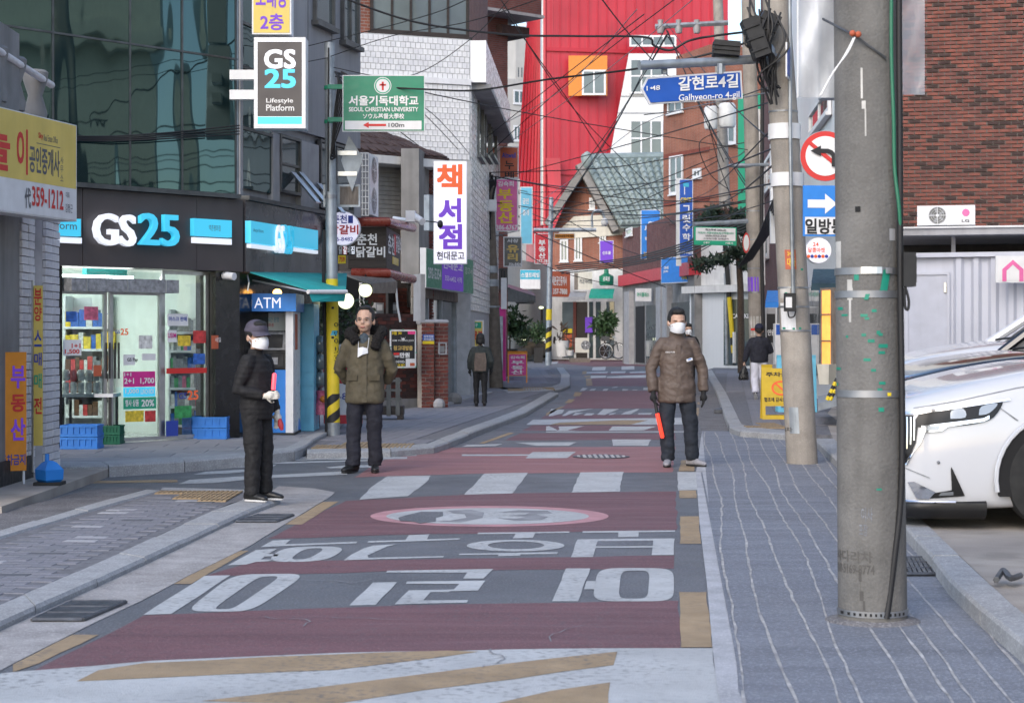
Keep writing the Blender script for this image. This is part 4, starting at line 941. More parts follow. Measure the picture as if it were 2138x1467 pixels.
B = Board('standing_board', 'orange standing board with purple and red lettering at the left edge', 'sign', -30, 735, 55, 985, 16.3, 16.5, .03, 'orange_board', 'orange_board', .0)
for s, v0, v1, m in (('부', .12, .3, 'purple_ink'), ('동', .36, .5, 'red_ink'), ('산', .56, .74, 'purple_ink')): B.t(s, m, .62, v0, .96, v1, bold=.03)
B.t('주차금지', 'blue_ink', .35, .86, .97, .95, bold=.02)
for u in (.3, .95): MB().fb(B, u*B.w-.01, u*B.w+.01, -.22, 0, -.03, -.01).build('leg', 'alu_white', B.root)
# ================================================================ restaurant, bookshop and the row up the left side
fC = Fr(668,34.8,905,36.6)
rest = thing('restaurant_house', 'low restaurant house with brown shingle roof, shutters and red tube trim', 'building', fC.pt(1, 0))
bE = fC.b(800, 332)
MB().fb(fC, 0, fC.a(905), 0, bE, -1.5, -.05).build('wall', 'mortar_dark', rest)
bricks('brick', rest, fC, (fC.a(766), fC.a(858), fC.b(810, 690), fC.b(810, 600)), .2, .066, .012, .03, ['brick_brown', 'brick_red2', 'brick_brown'], c=-.05, limit=120)
bricks('brick', rest, fC, (fC.a(862), fC.a(905), .1, bE), .12, .062, .01, .06, ['brick_brown', 'brick_red2', 'brick_brown', 'brick_red'], c=-.05, limit=240)
sh = MB().fr_(fC, fC.R(788, 334, 851, 465), -.05, .0).build('roller_shutter', 'shutter', rest)
r = fC.R(788, 334, 851, 465)
for i in range(14):
    b = r[2]+(r[3]-r[2])*i/14; MB().fb(fC, r[0]+.01, r[1]-.01, b+.006, b+(r[3]-r[2])/14-.006, 0, .018).build('slat', 'shutter', sh)
MB().fb(fC, fC.a(857), fC.a(863), .9, bE-.05, 0, .06).build('white_downpipe', 'white_paint', rest)
MB().fb(fC, fC.a(851), fC.a(857), 2.0, bE, -.04, .01).build('shutter_rail', 'steel_dark', rest)
# shingled roof with white eave
eave = [fC.pt(-.6, bE, .5), fC.pt(fC.a(905)+.05, bE, .45), fC.pt(fC.a(905)+1.3, bE+.15, -2.2), fC.pt(fC.a(905)-.7, bE+1.0, -2.0), fC.pt(.2, bE+1.25, -2.0)]
rf = MB().prism([eave[0], eave[1], eave[3], eave[4]], (0, 0, .06)).build('roof', 'shingle', rest)
MB().prism([eave[1], eave[2], eave[3]], (0, 0, .06)).build('hip', 'shingle', rf)
def shingles(A, B, C, D_, rows, cols):
    for j in range(rows):
        for i in range(cols):
            f = lambda u, v: A.lerp(B, u).lerp(D_.lerp(C, u), v)
            u0 = (i+(.5 if j % 2 else 0))/cols; u1 = u0+.94/cols
            if u1 > 1: continue
            v0, v1 = j/rows, (j+1.02)/rows; um = (u0+u1)/2; up = Vector((0, -.02, .075))
            p = [f(u0+.2/cols, v0)+up, f(u1-.2/cols, v0)+up, f(u1, (v0+v1)/2)+up, f(u1, v1)+up*.9, f(u0, v1)+up*.9, f(u0, (v0+v1)/2)+up]
            MB().prism(p, (0, -.004, .018)).build('shingle_tile', random.choice(['shingle', 'brick_dark', 'shingle']), rf)
shingles(eave[0], eave[1], eave[3], eave[4], 6, 16)
MB().prism([fC.pt(-.6, bE-.14, .52), fC.pt(fC.a(905)+.08, bE-.14, .47), fC.pt(fC.a(905)+.08, bE+.01, .47), fC.pt(-.6, bE+.01, .52)], fC.n*.03).build('eave_board', 'white_paint', rest)
MB().fb(fC, -.6, fC.a(905), bE-.15, bE-.13, -.05, .5).build('soffit', 'white_paint', rest)
# outdoor units on a grid bracket
def ac_unit(label, x0, y0, x1, y1, D, D1=None, side=.0, fans=1, fanx=.36, logo=None, m='white_plastic'):
    b = Board('outdoor_unit', label, 'air conditioner', x0, y0, x1, y1, D, D1, .34, m, m, .006)
    for k in range(fans):
        v = (k+.5)/fans; rad = min(b.w*.34, b.h*.44/fans)
        b.circle('goods_grey', fanx, v, rad, .004, 28, 'fan_opening')
        b.circle('steel_dark', fanx, v, rad*.9, .006, 28, 'fan_disc')
        for q in range(5):
            t = 2*PI*q/5+.3; c0 = b.pt(fanx*b.w, (1-v)*b.h, .008); d = b.u*math.cos(t)+UP*math.sin(t); e = b.u*-math.sin(t)+UP*math.cos(t)
            MB().poly([c0+d*rad*.2, c0+d*rad*.85+e*rad*.05, c0+d*rad*.85+e*rad*.38, c0+d*rad*.3+e*rad*.2]).build('fan_blade', 'goods_grey', b.root)
        b.circle('white_plastic', fanx, v, rad*.18, .012, 16, 'hub')
        for q in range(3): b.circle('white_plastic', fanx, v, rad*(.98-.25*q), .014, 28, 'guard_ring', rad*(.955-.25*q))
        MB().fb(b, fanx*b.w-rad, fanx*b.w+rad, (1-v)*b.h-.004, (1-v)*b.h+.004, .012, .016).build('guard_bar', 'white_plastic', b.root); MB().fb(b, fanx*b.w-.004, fanx*b.w+.004, (1-v)*b.h-rad, (1-v)*b.h+rad, .013, .017).build('guard_bar', 'white_plastic', b.root)
    return b
b = ac_unit('tall double fan outdoor unit hung on the wall behind the grey pole', 772, 320, 790, 448, 29.0, 29.7, fans=2, fanx=.5)
cg = thing('grid_cage', 'white steel grid cage around the wall mounted outdoor unit', 'cage', P(755, 440, 28.6))
for x0, x1, y0, y1 in ((655, 690, 320, 440), (736, 770, 320, 450)):
    for i in range(6):
        x = x0+(x1-x0)*i/5; MB().tube([P(x, y0, 28.8), P(x, y1, 28.8)], .008, 5).build('bar', 'white_paint', cg)
    for j in range(11):
        y = y0+(y1-y0)*j/10; MB().tube([P(x0, y, 28.79), P(x1, y, 28.79)], .008, 5).build('bar', 'white_paint', cg)
    MB().box(P(x0,y0,29)[0], P(x1,y0,29)[0], 28.85, 29.3, P(x0,y1,29)[2], P(x0,y0,29)[2]).build('unit_body', 'goods_grey', cg)
# restaurant sign box between two red tubes
sb = thing('restaurant_sign', 'dark wooden sign box with white letters between two red tubes', 'sign', P(770, 572, 28.3))
g0 = Fr(727,28.2,807,28.2); g1 = Fr(807,28.2,836,30.5)
b0, b1 = g0.b(770, 560), g0.b(770, 474)
MB().prism([g0.pt(0, b0), g0.pt(g0.L, b0), g1.pt(g1.L, b0), g1.pt(g1.L-.2, b0, -1.0), g0.pt(0, b0, -2)], (0, 0, b1-b0)).build('box', 'wood_dark', sb)
for i in range(5): MB().fb(g0, .01, g0.L-.005, b0+(b1-b0)*i/5+.004, b0+(b1-b0)*(i+1)/5-.004, 0, .012).build('plank', 'wood_dark', sb)
text('춘천', 'white_ink', sb, g0, g0.R(745, 488, 787, 511), c=.016, bold=.025); text('닭갈비', 'white_ink', sb, g0, g0.R(744, 515, 804, 537), c=.016, bold=.025)
text('춘천', 'white_ink', sb, g1, g1.R(809, 492, 822, 530), c=.01, bold=.025); MB().fr_(g1, g1.R(822, 490, 826, 532), .0, .008).build('red_strip', 'red_ink', sb); text('닭갈비', 'white_ink', sb, g1, g1.R(826, 494, 836, 528), c=.01, bold=.03)
MB().fr_(g1, g1.R(819, 538, 831, 553), 0, .01).build('yellow_plate', 'yellow_sign', sb)
for y0, yr in ((463, 475), (570, 575)):
    MB().tube([P(735, y0, 28.1), P(808, y0, 28.0), P(835, y0+7, 29.6), P(862, y0+13, 31.2)], .072, 12).build('red_tube', 'tube_red', sb, smooth=True)
MB().fr_(fC, fC.R(834, 482, 856, 566), .02, .3).build('end_panel', 'wood_grey', sb)
# round red and blue restaurant sign
c = P(716, 477, 26.2); rs = thing('round_sign', 'round white restaurant sign with red and blue letters on the grey pole', 'sign', c); rr = 36/F*26.2
MB().tube([c+Vector((0, .16, 0)), c], rr, 36).build('cabinet', 'alu_white', rs, smooth=True); MB().tube([c, c-Vector((0, .01, 0))], rr*.95, 36).build('face', 'light_sign', rs)
fz = Fr(680, 26.18, 752, 26.18); text('춘천', 'blue_ink', rs, fz, fz.R(694, 449, 724, 466), c=.006, bold=.02); MB().fr_(fz, fz.R(727, 450, 737, 466), 0, .006).build('blue_chip', 'blue_ink', rs); text('닭갈비', 'red_ink', rs, fz, fz.R(688, 470, 748, 489), c=.006, bold=.03); text('356-8482', 'blue_ink', rs, fz, fz.R(690, 495, 737, 503), c=.006, bold=.01)
# small lit menu signs under it
B = Board('lit_menu_sign', 'small lit red and white menu sign below the round restaurant sign', 'sign', 706, 512, 742, 532, 27.0, 27.0, .1, 'wood_dark', 'black', .0)
for s, m, u0, u1 in (('닭', 'white_ink', .05, .25), ('갈', 'light_white', .3, .5), ('비', 'white_ink', .55, .7), ('집', 'light_white', .75, .95)): B.t(s, m, u0, .1, u1, .9, bold=.03)
B.q('red_ink', .27, .05, .52, .95, .004)
B = Board('lit_number_sign', 'small yellow lit sign under the menu sign by the grey pole', 'sign', 706, 533, 722, 550, 27.0, 27.0, .06, 'yellow_ink', 'black', .0); B.t('759', 'red_ink', .15, .2, .85, .8, bold=.02)
# wooden canopy and globe lamps
cn = thing('plank_canopy', 'weathered grey plank canopy over the restaurant door', 'awning', P(770, 590, 28))
A0, A1, A2, A3 = P(706, 566, 28.6), P(800, 566, 29.2), P(829, 587, 27.6), P(775, 592, 26.9)
for i in range(7):
    t0, t1 = i/7, (i+.93)/7; MB().prism([A0.lerp(A1, t0), A0.lerp(A1, t1), A3.lerp(A2, t1), A3.lerp(A2, t0)], (0, 0, -.03)).build('plank', 'wood_grey', cn)
MB().prism([P(776, 592, 26.88), P(829, 587, 27.58), P(828, 612, 27.6), P(778, 612, 26.9)], (.004, .02, 0)).build('front_board', 'wood_grey', cn)
MB().tube([P(826, 590, 27.6), P(830, 640, 27.6), P(836, 672, 27.6)], .016, 6).build('support_pipe', 'white_paint', cn, smooth=True)
def globe(label, x, y, r, D):
    c = P(x, y, D); t = thing('globe_lamp', label, 'lamp', c, 'globe lamps at the restaurant')
    MB().ellip(c, (r/F*D,)*3, 20, 12).build('globe', 'lamp_warm', t, smooth=True)
    MB().tube([c+Vector((0, 0, r/F*D*.9)), c+Vector((0, 0, r/F*D*1.25))], .05, 10).build('cap', 'black', t, smooth=True); MB().tube([c+Vector((0, 0, r/F*D*1.2)), c+Vector((0, 0, r/F*D*1.2+.12))], .012, 6).build('stem', 'black', t)
globe('lit globe lamp partly hidden behind the yellow pole', 722, 628, 17, 27.0); globe('lit globe lamp hanging below the plank canopy', 763, 606, 14, 28.0)
# near-black sheet painting the gloom of the restaurant front, with plants
MB().fb(fC, 0, fC.a(766), .05, fC.b(720, 570), -.05, -.045).build('gloom_sheet', 'dark_void', rest)
MB().fr_(fC, fC.R(750, 590, 758, 760), 0, .05).build('door_post', 'white_paint', rest)
for k, x in enumerate((786, 815)):
    m = thing('electric_meter', ['grey electric meter on the brick wall above the balding man, nearer the lamp', 'grey electric meter on the brick wall, nearer the bookshop'][k], 'meter', P(x, 660, 31)); fz = fC
    MB().fr_(fz, fz.R(x-8, 632, x+9, 659), -.02, .1).build('case', 'grey_stone', m); MB().fr_(fz, fz.R(x-5, 636, x+6, 648), .1, .104).build('dial_window', 'sign_white', m); MB().fr_(fz, fz.R(x-6, 649, x+7, 656), .1, .104).build('cover', 'galvanised', m)
# brick wall with poster, gate pillars
fG = Fr(812,34.0,880,34.6)
gw = thing('garden_wall', 'dark brick wall carrying the black poster beside the gate pillars', 'wall', fG.pt(.3, 0)); bw1 = fG.b(845, 655)
MB().fb(fG, fG.a(760), fG.L, .06, bw1, -.2, -.03).build('core', 'mortar_dark', gw)
MB().fb(fG, fG.a(760), fG.L, 0, fG.b(845, 832), -.2, .03).build('plinth', 'grey_concrete', gw)
bricks('brick', gw, fG, (fG.a(765), fG.L, fG.b(845, 832), bw1), .2, .066, .008, .03, ['brick_brown', 'brick_dark', 'brick_dark', 'brick_red2'], c=-.03, limit=260)
B = Board('sale_poster', 'black and gold sale poster taped to the dark brick wall', 'poster', 814, 688, 869, 768, 33.7, 33.9, .008, 'black_ink', 'sign_white', .03)
B.t('3월 30', 'yellow_ink', .08, .04, .44, .13, bold=.02); B.q('pink_ink', .68, .04, .96, .12); B.shape([(.4, .17), (.46, .24), (.5, .2), (.54, .24), (.6, .17), (.54, .28), (.5, .26), (.46, .28)], 'white_ink')
B.t('KIM YOUNG JOO', 'white_ink', .1, .26, .9, .32, bold=.01); B.t('창고대방출', 'gold_ink', .14, .42, .86, .54, bold=.03); B.q('red_ink', .14, .6, .36, .66); B.t('만원', 'white_ink', .38, .6, .74, .73, bold=.04); B.t('골프웨어', 'white_ink', .1, .67, .36, .73, bold=.02); B.t('<구산사거리>', 'white_ink', .05, .8, .56, .88, bold=.02); B.t('구산역 3번 출구', 'yellow_ink', .05, .89, .56, .96, bold=.02); B.q('sign_white', .6, .76, .97, .97); B.q('rust_sign', .76, .87, .94, .95, .005)
for u, v in ((.02, .01), (.5, .0), (.97, .01), (.03, .98), (.5, 1.0), (.98, .97), (.99, .6), (.02, .45)): B.q('green_ink', u-.025, v-.012, u+.025, v+.012, .006, 'tape')
for k, (x0, x1) in enumerate(((880, 907), (908, 936))):
    f = Fr(x0, 34.2+.2*k, x1, 34.3+.2*k); t = thing('gate_pillar', ['round topped red brick gate pillar with the parking notice', 'round topped red brick gate pillar with the intercom'][k], 'pillar', f.pt(f.L/2, 0), 'brick gate pillars'); b1 = f.b((x0+x1)/2, 672)
    MB().fb(f, .012, f.L-.012, .0, b1, -.26, -.012).build('core', 'mortar_pale', t)
    bricks('brick', t, f, (0, f.L, .06, b1-.02), f.L/1.5, .072, .016, .03, ['brick_red', 'brick_red2', 'brick_red'], c=-.02, bond=.5)
    f2 = Fr(x0, 34.2+.2*k, x0+.001, 34.5+.2*k)
    a = f.L/2; MB().tube([f.pt(-.01, b1, -.14), f.pt(f.L+.01, b1, -.14)], [(.14, .05), (.14, .05)], 16).build('cap', 'grey_stone', t, smooth=True)
    if k == 0:
        MB().fr_(f, f.R(882, 698, 906, 711), .01, .016).build('notice', 'blue_sign', t); MB().fr_(f, f.R(882, 711.5, 906, 718), .01, .016).build('notice_strip', 'yellow_ink', t); text('외부차량', 'white_ink', t, f, f.R(884, 699.5, 904, 704.5), c=.018, bold=.02); text('주차금지', 'white_ink', t, f, f.R(884, 705.5, 904, 710.5), c=.018, bold=.02)
    else:
        MB().frame(f, f.R(914, 714, 932, 740), .03, .005, .04).build('intercom_frame', 'grey_stone', t); MB().fr_(f, f.R(918, 722, 927, 735), .005, .03).build('intercom', 'steel', t)
tag(MB().ellip(G(916, 851, .08)+Vector((0, .1, .06)), (.12, .1, .12), 7, 5).build('boulder', 'grey_stone'), 'rough pale stone at the foot of the left gate pillars', 'stone')
tag(MB().ellip(G(948, 843, .08)+Vector((0, .1, .08)), (.16, .12, .15), 7, 5).build('boulder', 'grey_concrete'), 'larger grey stone beside the bookshop doorstep', 'stone')
# planter fence behind the balding man
pf = thing('planter_fence', 'black painted timber fence planter behind the balding man', 'fence', G(790, 885, ZL))
D = 29.3; zz = lambda y: H+(HY-y)/F*D; X = lambda x: (x-CX)/F*D
MB().box(X(730), X(842), D, D+.35, zz(866), zz(848)).build('planter_box', 'wood_dark', pf)
for x in (735, 775, 807, 826): MB().box(X(x), X(x)+.07, D-.03, D+.04, zz(868), zz(788)).build('post', 'steel_dark', pf)
for y in (792, 812, 830): MB().box(X(730), X(838), D-.02, D+.02, zz(y+5), zz(y)).build('rail', 'steel_dark', pf)
for x in (740, 836): MB().box(X(x)-.05, X(x)+.04, D-.05, D+.3, zz(886), zz(866)).build('foot', 'wood_dark', pf)
# white oval menu board and capsule machines behind the pole
c = P(716, 800, 26.6); ob = thing('oval_menu_board', 'white oval menu board with red panel behind the yellow pole', 'sign', G(716, 885, ZG))
R_ = [c+Vector((45/F*26.6*math.copysign(abs(math.cos(t))**.8, math.cos(t)), 0, 82/F*26.6*math.copysign(abs(math.sin(t))**.6, math.sin(t)))) for t in [2*PI*i/36 for i in range(36)]]
MB().prism(R_, (0, .1, 0)).build('board', 'sign_white', ob)
fz = Fr(670, 26.6, 762, 26.6); MB().fr_(fz, fz.R(675, 752, 757, 800), 0, .006).build('red_panel', 'red_sign', ob); text('토종', 'white_ink', ob, fz, fz.R(676, 757, 694, 797), c=.009, bold=.03); text('닭', 'white_ink', ob, fz, fz.R(712, 757, 755, 797), c=.009, bold=.03); text('356-8482', 'blue_ink', ob, fz, fz.R(674, 820, 758, 834), c=.004, bold=.01)
MB().fr_(fz, fz.R(676, 866, 756, 884), -.1, .01).build('foot', 'red_sign', ob)
cm = thing('capsule_machine', 'pink and clear stacked capsule toy machine beside the pale blue locker', 'vending machine', G(674, 866, ZG))
D = 25.4
for k, y in enumerate((718, 755, 792)): MB().ellip(P(668, y, D), (.1, .1, .12), 16, 10).build('clear_globe', 'glass_grey', cm, smooth=True)
MB().tube([P(672, 865, D), P(672, 850, D), P(672, 826, D), P(672, 815, D)], [.13, .12, .07, .09], 12).build('pink_base', 'goods_pink', cm, smooth=True); MB().ellip(P(676, 833, D-.12), (.06, .05, .05), 10, 7).build('orange_knob', 'goods_orange', cm, smooth=True)
MB().tube([P(668, 815, D+.1), P(668, 700, D+.1)], .03, 8).build('stand', 'goods_grey', cm)
# leafy shrub in the dark doorway
defm('leaf_dark', (.02,.045,.02), rough=.6, var=.3, scale=20); defm('leaf_mid', (.04,.085,.03), rough=.55, var=.3, scale=20); defm('leaf_needle', (.025,.05,.03), rough=.6, var=.3, scale=20); defm('bark', (.07,.05,.038), rough=.9, var=.3, scale=20, bump=.4)
def foliage(name, parent, blobs, n, size, m, long=1.0, droop=0.0):
    mb = MB()
    for _ in range(n):
        c, r = random.choice(blobs); c = Vector(c)
        while True:
            d = Vector((random.uniform(-1, 1), random.uniform(-1, 1), random.uniform(-1, 1)))
            if .25 < d.length < 1: break
        p = c+Vector((d.x*r[0], d.y*r[1], d.z*r[2])); n1 = Vector((random.gauss(0, 1), random.gauss(0, 1), random.gauss(0, 1)-droop)).normalized(); n2 = n1.orthogonal().normalized(); n2.rotate(Matrix.Rotation(random.uniform(0, 6), 3, n1))
        s = size*random.uniform(.6, 1.3); mb.add([p, p+n1*s*long*.5+n2*s*.25, p+n1*s*long, p+n1*s*long*.5-n2*s*.25], [(0, 1, 2, 3)])
    o = mb.build(name, m, parent); o['kind'] = 'stuff'; return o
t = thing('potted_shrub', 'dark leafy shrub in the gloom behind the yellow pole', 'plant', G(745, 878, ZG))
MB().tube([G(745, 878, ZG), G(745, 878, ZG)+Vector((0, 0, 1.3))], [.03, .015], 6).build('stem', 'bark', t); foliage('leaves', t, [(P(690, 690, 28.6), (.35, .3, .6)), (P(745, 680, 28.6), (.3, .3, .5)), (P(660, 640, 28.2), (.15, .2, .3))], 1500, .09, 'leaf_dark')

# ---- bookshop
B = Board('bookshop_lightbox', 'tall lit white bookshop lightbox with orange and purple letters', 'sign', 905, 336, 975, 551, 32.0, 32.0, .22, 'light_sign', 'alu_white', .015)
B.t('책', 'orange_ink', .12, .04, .84, .32, bold=.035); B.t('서', 'purple_ink', .17, .37, .8, .59, bold=.04); B.t('점', 'purple_ink', .18, .62, .83, .85, bold=.04); B.t('현대문고', 'black_ink', .1, .88, .92, .96, bold=.02)
sp = thing('spot_lamp', 'small black spot lamp on a thin arm in front of the bookshop lightbox', 'lamp', P(870, 465, 31)); MB().tube([P(880, 461, 31.2), P(905, 463, 31.0), P(917, 465, 30.9)], .012, 6).build('arm', 'black', sp); MB().ellip(P(919, 468, 30.85), (.05, .07, .07), 10, 8).build('head', 'black', sp, smooth=True)
cc = thing('security_camera', 'white security camera on a white arm above the red tube', 'camera', P(850, 460, 30.5)); MB().tube([P(822, 455, 30.8), P(852, 460, 30.5)], .03, 8).build('arm', 'white_plastic', cc, smooth=True); MB().box(*(sorted((P(849,0,30.3).x, P(868,0,30.3).x))), 30.0, 30.3, P(0,465,30.3).z, P(0,442,30.3).z).build('housing', 'white_plastic', cc); MB().tube([P(866, 452, 30.1), P(882, 463, 29.9)], .06, 10).build('lens_barrel', 'white_plastic', cc, smooth=True)
fD = Fr(880,35.2,985,43.0)
book = thing('bookshop', 'grey framed bookshop with tall glass doors under a green and purple board', 'shop', fD.pt(1, 0))
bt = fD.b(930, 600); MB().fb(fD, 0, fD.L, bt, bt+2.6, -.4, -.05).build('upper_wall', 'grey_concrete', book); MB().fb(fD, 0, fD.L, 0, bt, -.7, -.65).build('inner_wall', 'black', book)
MB().fb(fD, 0, fD.L, fD.b(930, 628), bt, -.2, .02).build('lintel', 'wood_grey', book)
for i, (x0, x1) in enumerate(((880, 894), (894, 922), (922, 952), (952, 975), (975, 985))):
    MB().fb(fD, fD.a(x0), fD.a(x0)+.12, .08, fD.b(930, 628), -.1, .0).build('door_frame', 'galvanised', book)
    MB().fb(fD, fD.a(x0)+.12, fD.a(x1), .1, fD.b(930, 628), -.06, -.05).build('glass_door', 'glass_window', book)
MB().tube([fD.pt(fD.L+.05, .3, .06), fD.pt(fD.L+.05, 2.2, .06), fD.pt(fD.L-.3, 2.6, .06)], .05, 8).build('downpipe', 'galvanised', book, smooth=True)
MB().fb(fD, .2, fD.L, .06, .12, 0, .5).build('doorstep', 'paver_pale', book)
MB().fr_(Fr(862, 33.2, 905, 33.4), Fr(862, 33.2, 905, 33.4).R(878, 572, 888, 670), -.3, 0).build('side_column', 'grey_stone', book)
B = Board('shop_board', 'green and purple board with white letters under the bookshop lightbox', 'sign', 890, 517, 988, 600, 34.4, 40.0, .12, 'green_sign', 'alu_white', .01)
B.q('purple_ink', .3, .03, .76, .97); B.t('현대문고', 'white_ink', .32, .18, .74, .42, bold=.02); B.t('353-6452 서적', 'white_ink', .36, .58, .72, .75, bold=.01); B.t('292-5354', 'sign_white', .03, .48, .28, .75, bold=.02); B.t('참고서', 'sign_white', .8, .25, .97, .45)
MB().fr_(Fr(880,33,905,33.3), Fr(880,33,905,33.3).R(885, 408, 905, 482), 0, .12).build('side_cabinet', 'galvanised', book)

# ---- white tiled building
fT = Fr(745,39.5,982,40.5); fT2 = Fr(982,40.5,1040,52)
tile = thing('tiled_building', 'white glazed tile building with cut corner above the bookshop', 'building', fT.pt(3, 0)); bT = fT.b(860, 75)
MB().prism([fT.pt(0, 0), fT.pt(fT.L, 0), fT2.pt(fT2.L, 0), fT2.pt(fT2.L, 0, -3), fT.pt(0, 0, -3)], (0, 0, bT)).build('wall', 'tile_joint', tile)
bricks('tile', tile, fT, (.02, fT.L-.02, fT.b(860, 330), bT-.02), .115, .125, .012, .02, ['tile_white', 'tile_white2', 'tile_white'], c=.0, limit=300)
bricks('tile', tile, fT2, (.02, fT2.L-.02, 2.0, bT-1.0), .3, .16, .016, .02, ['tile_white', 'tile_white2', 'tile_white'], c=.0, limit=200)
MB().fb(fT2, 0, fT2.L, bT-.95, bT-.02, 0, .35).build('cornice', 'tile_white', tile); MB().fb(fT, 0, fT.L, fT.b(860, 172), fT.b(860, 160), .015, .06).build('string_course', 'tile_white2', tile)
MB().fb(fT2, .2, fT2.L, bT-1.08, bT-.96, 0, .45).build('eave', 'grey_stone', tile)
MB().prism([fT.pt(0, bT, -.3), fT.pt(fT.L, bT, -.3), fT2.pt(fT2.L, bT, -.3), fT.pt(fT.L, bT, -3), fT.pt(0, bT, -3)], (0, 0, 4)).build('upper_storey', 'brick_wall_red', tile)
fTu = Fr(745, 39.75, 982, 40.75); window(tile, fTu, fTu.R(770, -30, 975, 74), 'wood_dark', 'glass_grey', .06, 4, 0, .1)
for x in (1000, 1015, 1028): window(tile, fT2, fT2.R(x-5, 215, x+5, 330), 'steel_dark', 'glass_window', .05, 0, 0, .02)
# ---- brown brick tower behind it
fK = Fr(985,60,1060,61)
tw = thing('brick_tower', 'tall dark red brick tower with projecting eave behind the tiled building', 'building', fK.pt(.5, 0))
MB().fb(fK, -1, fK.L, 0, fK.b(1030, 30), -8, 0).build('wall', 'brick_wall_dark', tw); MB().fb(fK, -1, fK.L+.8, fK.b(1030, 30), fK.b(1030, -60), -8, .8).build('eave', 'brick_wall_dark', tw)
MB().fb(fK, -1.2, fK.L+.85, fK.b(1030, 36), fK.b(1030, 30), -8, .9).build('eave_trim', 'grey_stone', tw); MB().fb(fK, fK.L-.5, fK.L+.7, fK.b(1030, 72), fK.b(1030, 52), -1, .3).build('vent_hood', 'brick_dark', tw)
window(tw, fK, fK.R(1040, 560, 1058, 600), 'steel_dark', 'glass_window', .08, 1, 0, .0)
# pale block far behind
fQ = Fr(1040,210,1110,212)
pb = thing('pale_block', 'pale beige apartment block far behind beside the red cladding', 'building', fQ.pt(2, 0)); defm('pale_render', (.5,.49,.47), rough=.8, var=.06, scale=.5, streak=.1)
MB().fb(fQ, -3, fQ.L, 0, fQ.b(1075, 165), -12, 0).build('wall', 'pale_render', pb); MB().fb(fQ, fQ.a(1085), fQ.L+4, fQ.b(1075, 165), fQ.b(1075, 50), -12, -1).build('upper_storey', 'pale_render', pb)
for x0, y0, x1, y1 in ((1071, 188, 1097, 218), (1071, 262, 1088, 295), (1071, 330, 1090, 360)): window(pb, fQ, fQ.R(x0, y0, x1, y1), 'alu_white', 'glass_window', .2, 1, 0, .05)
for k in range(6): MB().fb(fQ, fQ.a(1083)+k*.45, fQ.a(1083)+k*.45+.08, fQ.b(1075, 160), fQ.b(1075, 140), -.2, -.1).build('balcony_bar', 'steel_dark', pb)
# ================================================================ the red clad building closing the street
defm('red_clad', (.5,.03,.05), rough=.45, var=.1, scale=.3, streak=.2)
defm('red_clad2', (.46,.018,.036), rough=.42, var=.06, scale=.3)
defm('white_panel', (.7,.72,.74), rough=.4, var=.04, scale=.3, streak=.05)
defm('orange_clad', (.7,.22,.02), rough=.45, var=.05)
fN = Fr(1140,150,1520,153); fN2 = Fr(1083,170,1140,150)
redb = thing('red_building', 'tall building clad in ribbed red metal with a slanted white section', 'building', fN.pt(5, 0))
zt = 36
MB().prism([fN.pt(0, 8), fN.pt(fN.L, 8), fN.pt(fN.L, 8, -18), fN.pt(2, 8, -18)], (0, 0, zt-8)).build('wall', 'red_clad', redb)
MB().prism([fN.pt(.3, 0, -.5), fN.pt(fN.L, 0, -.5), fN.pt(fN.L, 0, -17), fN.pt(2, 0, -17)], (0, 0, 8)).build('lower_wall', 'red_clad2', redb)
# slanted side wing, ribs catching the light
wing = [fN2.pt(fN2.a(1118), zt), fN2.pt(fN2.a(1084), fN2.b(1084, 372)), fN2.pt(fN2.a(1140), fN2.b(1140, 600)), fN2.pt(fN2.L, zt)]
MB().prism(wing, -fN2.n*.6).build('slanted_wing', 'red_clad', redb)
for i in range(9):
    t = i/8; p0 = wing[0].lerp(wing[3], t); p1 = (wing[1].lerp(wing[2], t)); MB().tube([p0+fN2.n*.1, p1+fN2.n*.1], .16, 5).build('rib', 'red_clad', redb)
MB().tube([P(1134, -40, 151), P(1134, 470, 151)], .22, 6).build('rain_pipe', 'steel', redb)
wd = [P(1140, 330, 149), P(1170, 330, 149), P(1176, 660, 149), P(1168, 660, 149)]; MB().prism(wd, (0, .5, 0)).build('wedge_panel', 'red_clad', redb)
for i in range(18):
    a = fN.a(1150+i*19.6); MB().fb(fN, a-.06, a+.06, 8, zt, 0, .05).build('rib', 'red_clad2', redb)
for y in (105, 362): MB().fb(fN, 0, fN.a(1400), fN.b(1200, y)-.15, fN.b(1200, y)+.15, 0, .2).build('flashing', 'red_clad2', redb)
wp = [(1313, 112), (1420, 112), (1420, 430), (1254, 430)]
MB().prism([P(x, y, 149.6) for x, y in wp][::-1], (0, .25, 0)).build('white_section', 'white_panel', redb)
for y in (200, 235, 335): MB().prism([P(1313-(y-112)*.19, y, 149.5), P(1420, y, 149.5), P(1420, y+1.2, 149.5), P(1313-(y-112)*.19, y+1.2, 149.5)], (0, .05, 0)).build('panel_joint', 'grey_stone', redb)
f = Fr(1140, 149.4, 1520, 149.4)
MB().fr_(f, f.R(1187, 116, 1268, 200), -.2, -.1).build('orange_panel', 'orange_clad', redb)
for x0, y0, x1, y1, nv, nh in ((1215, 146, 1265, 199, 1, 0), (1314, 74, 1412, 98, 3, 0), (1314, 122, 1385, 196, 2, 1), (1314, 250, 1384, 328, 2, 1)): window(redb, f, f.R(x0, y0, x1, y1), 'alu_white', 'glass_window', .16, nv, nh, .0, sill=False)

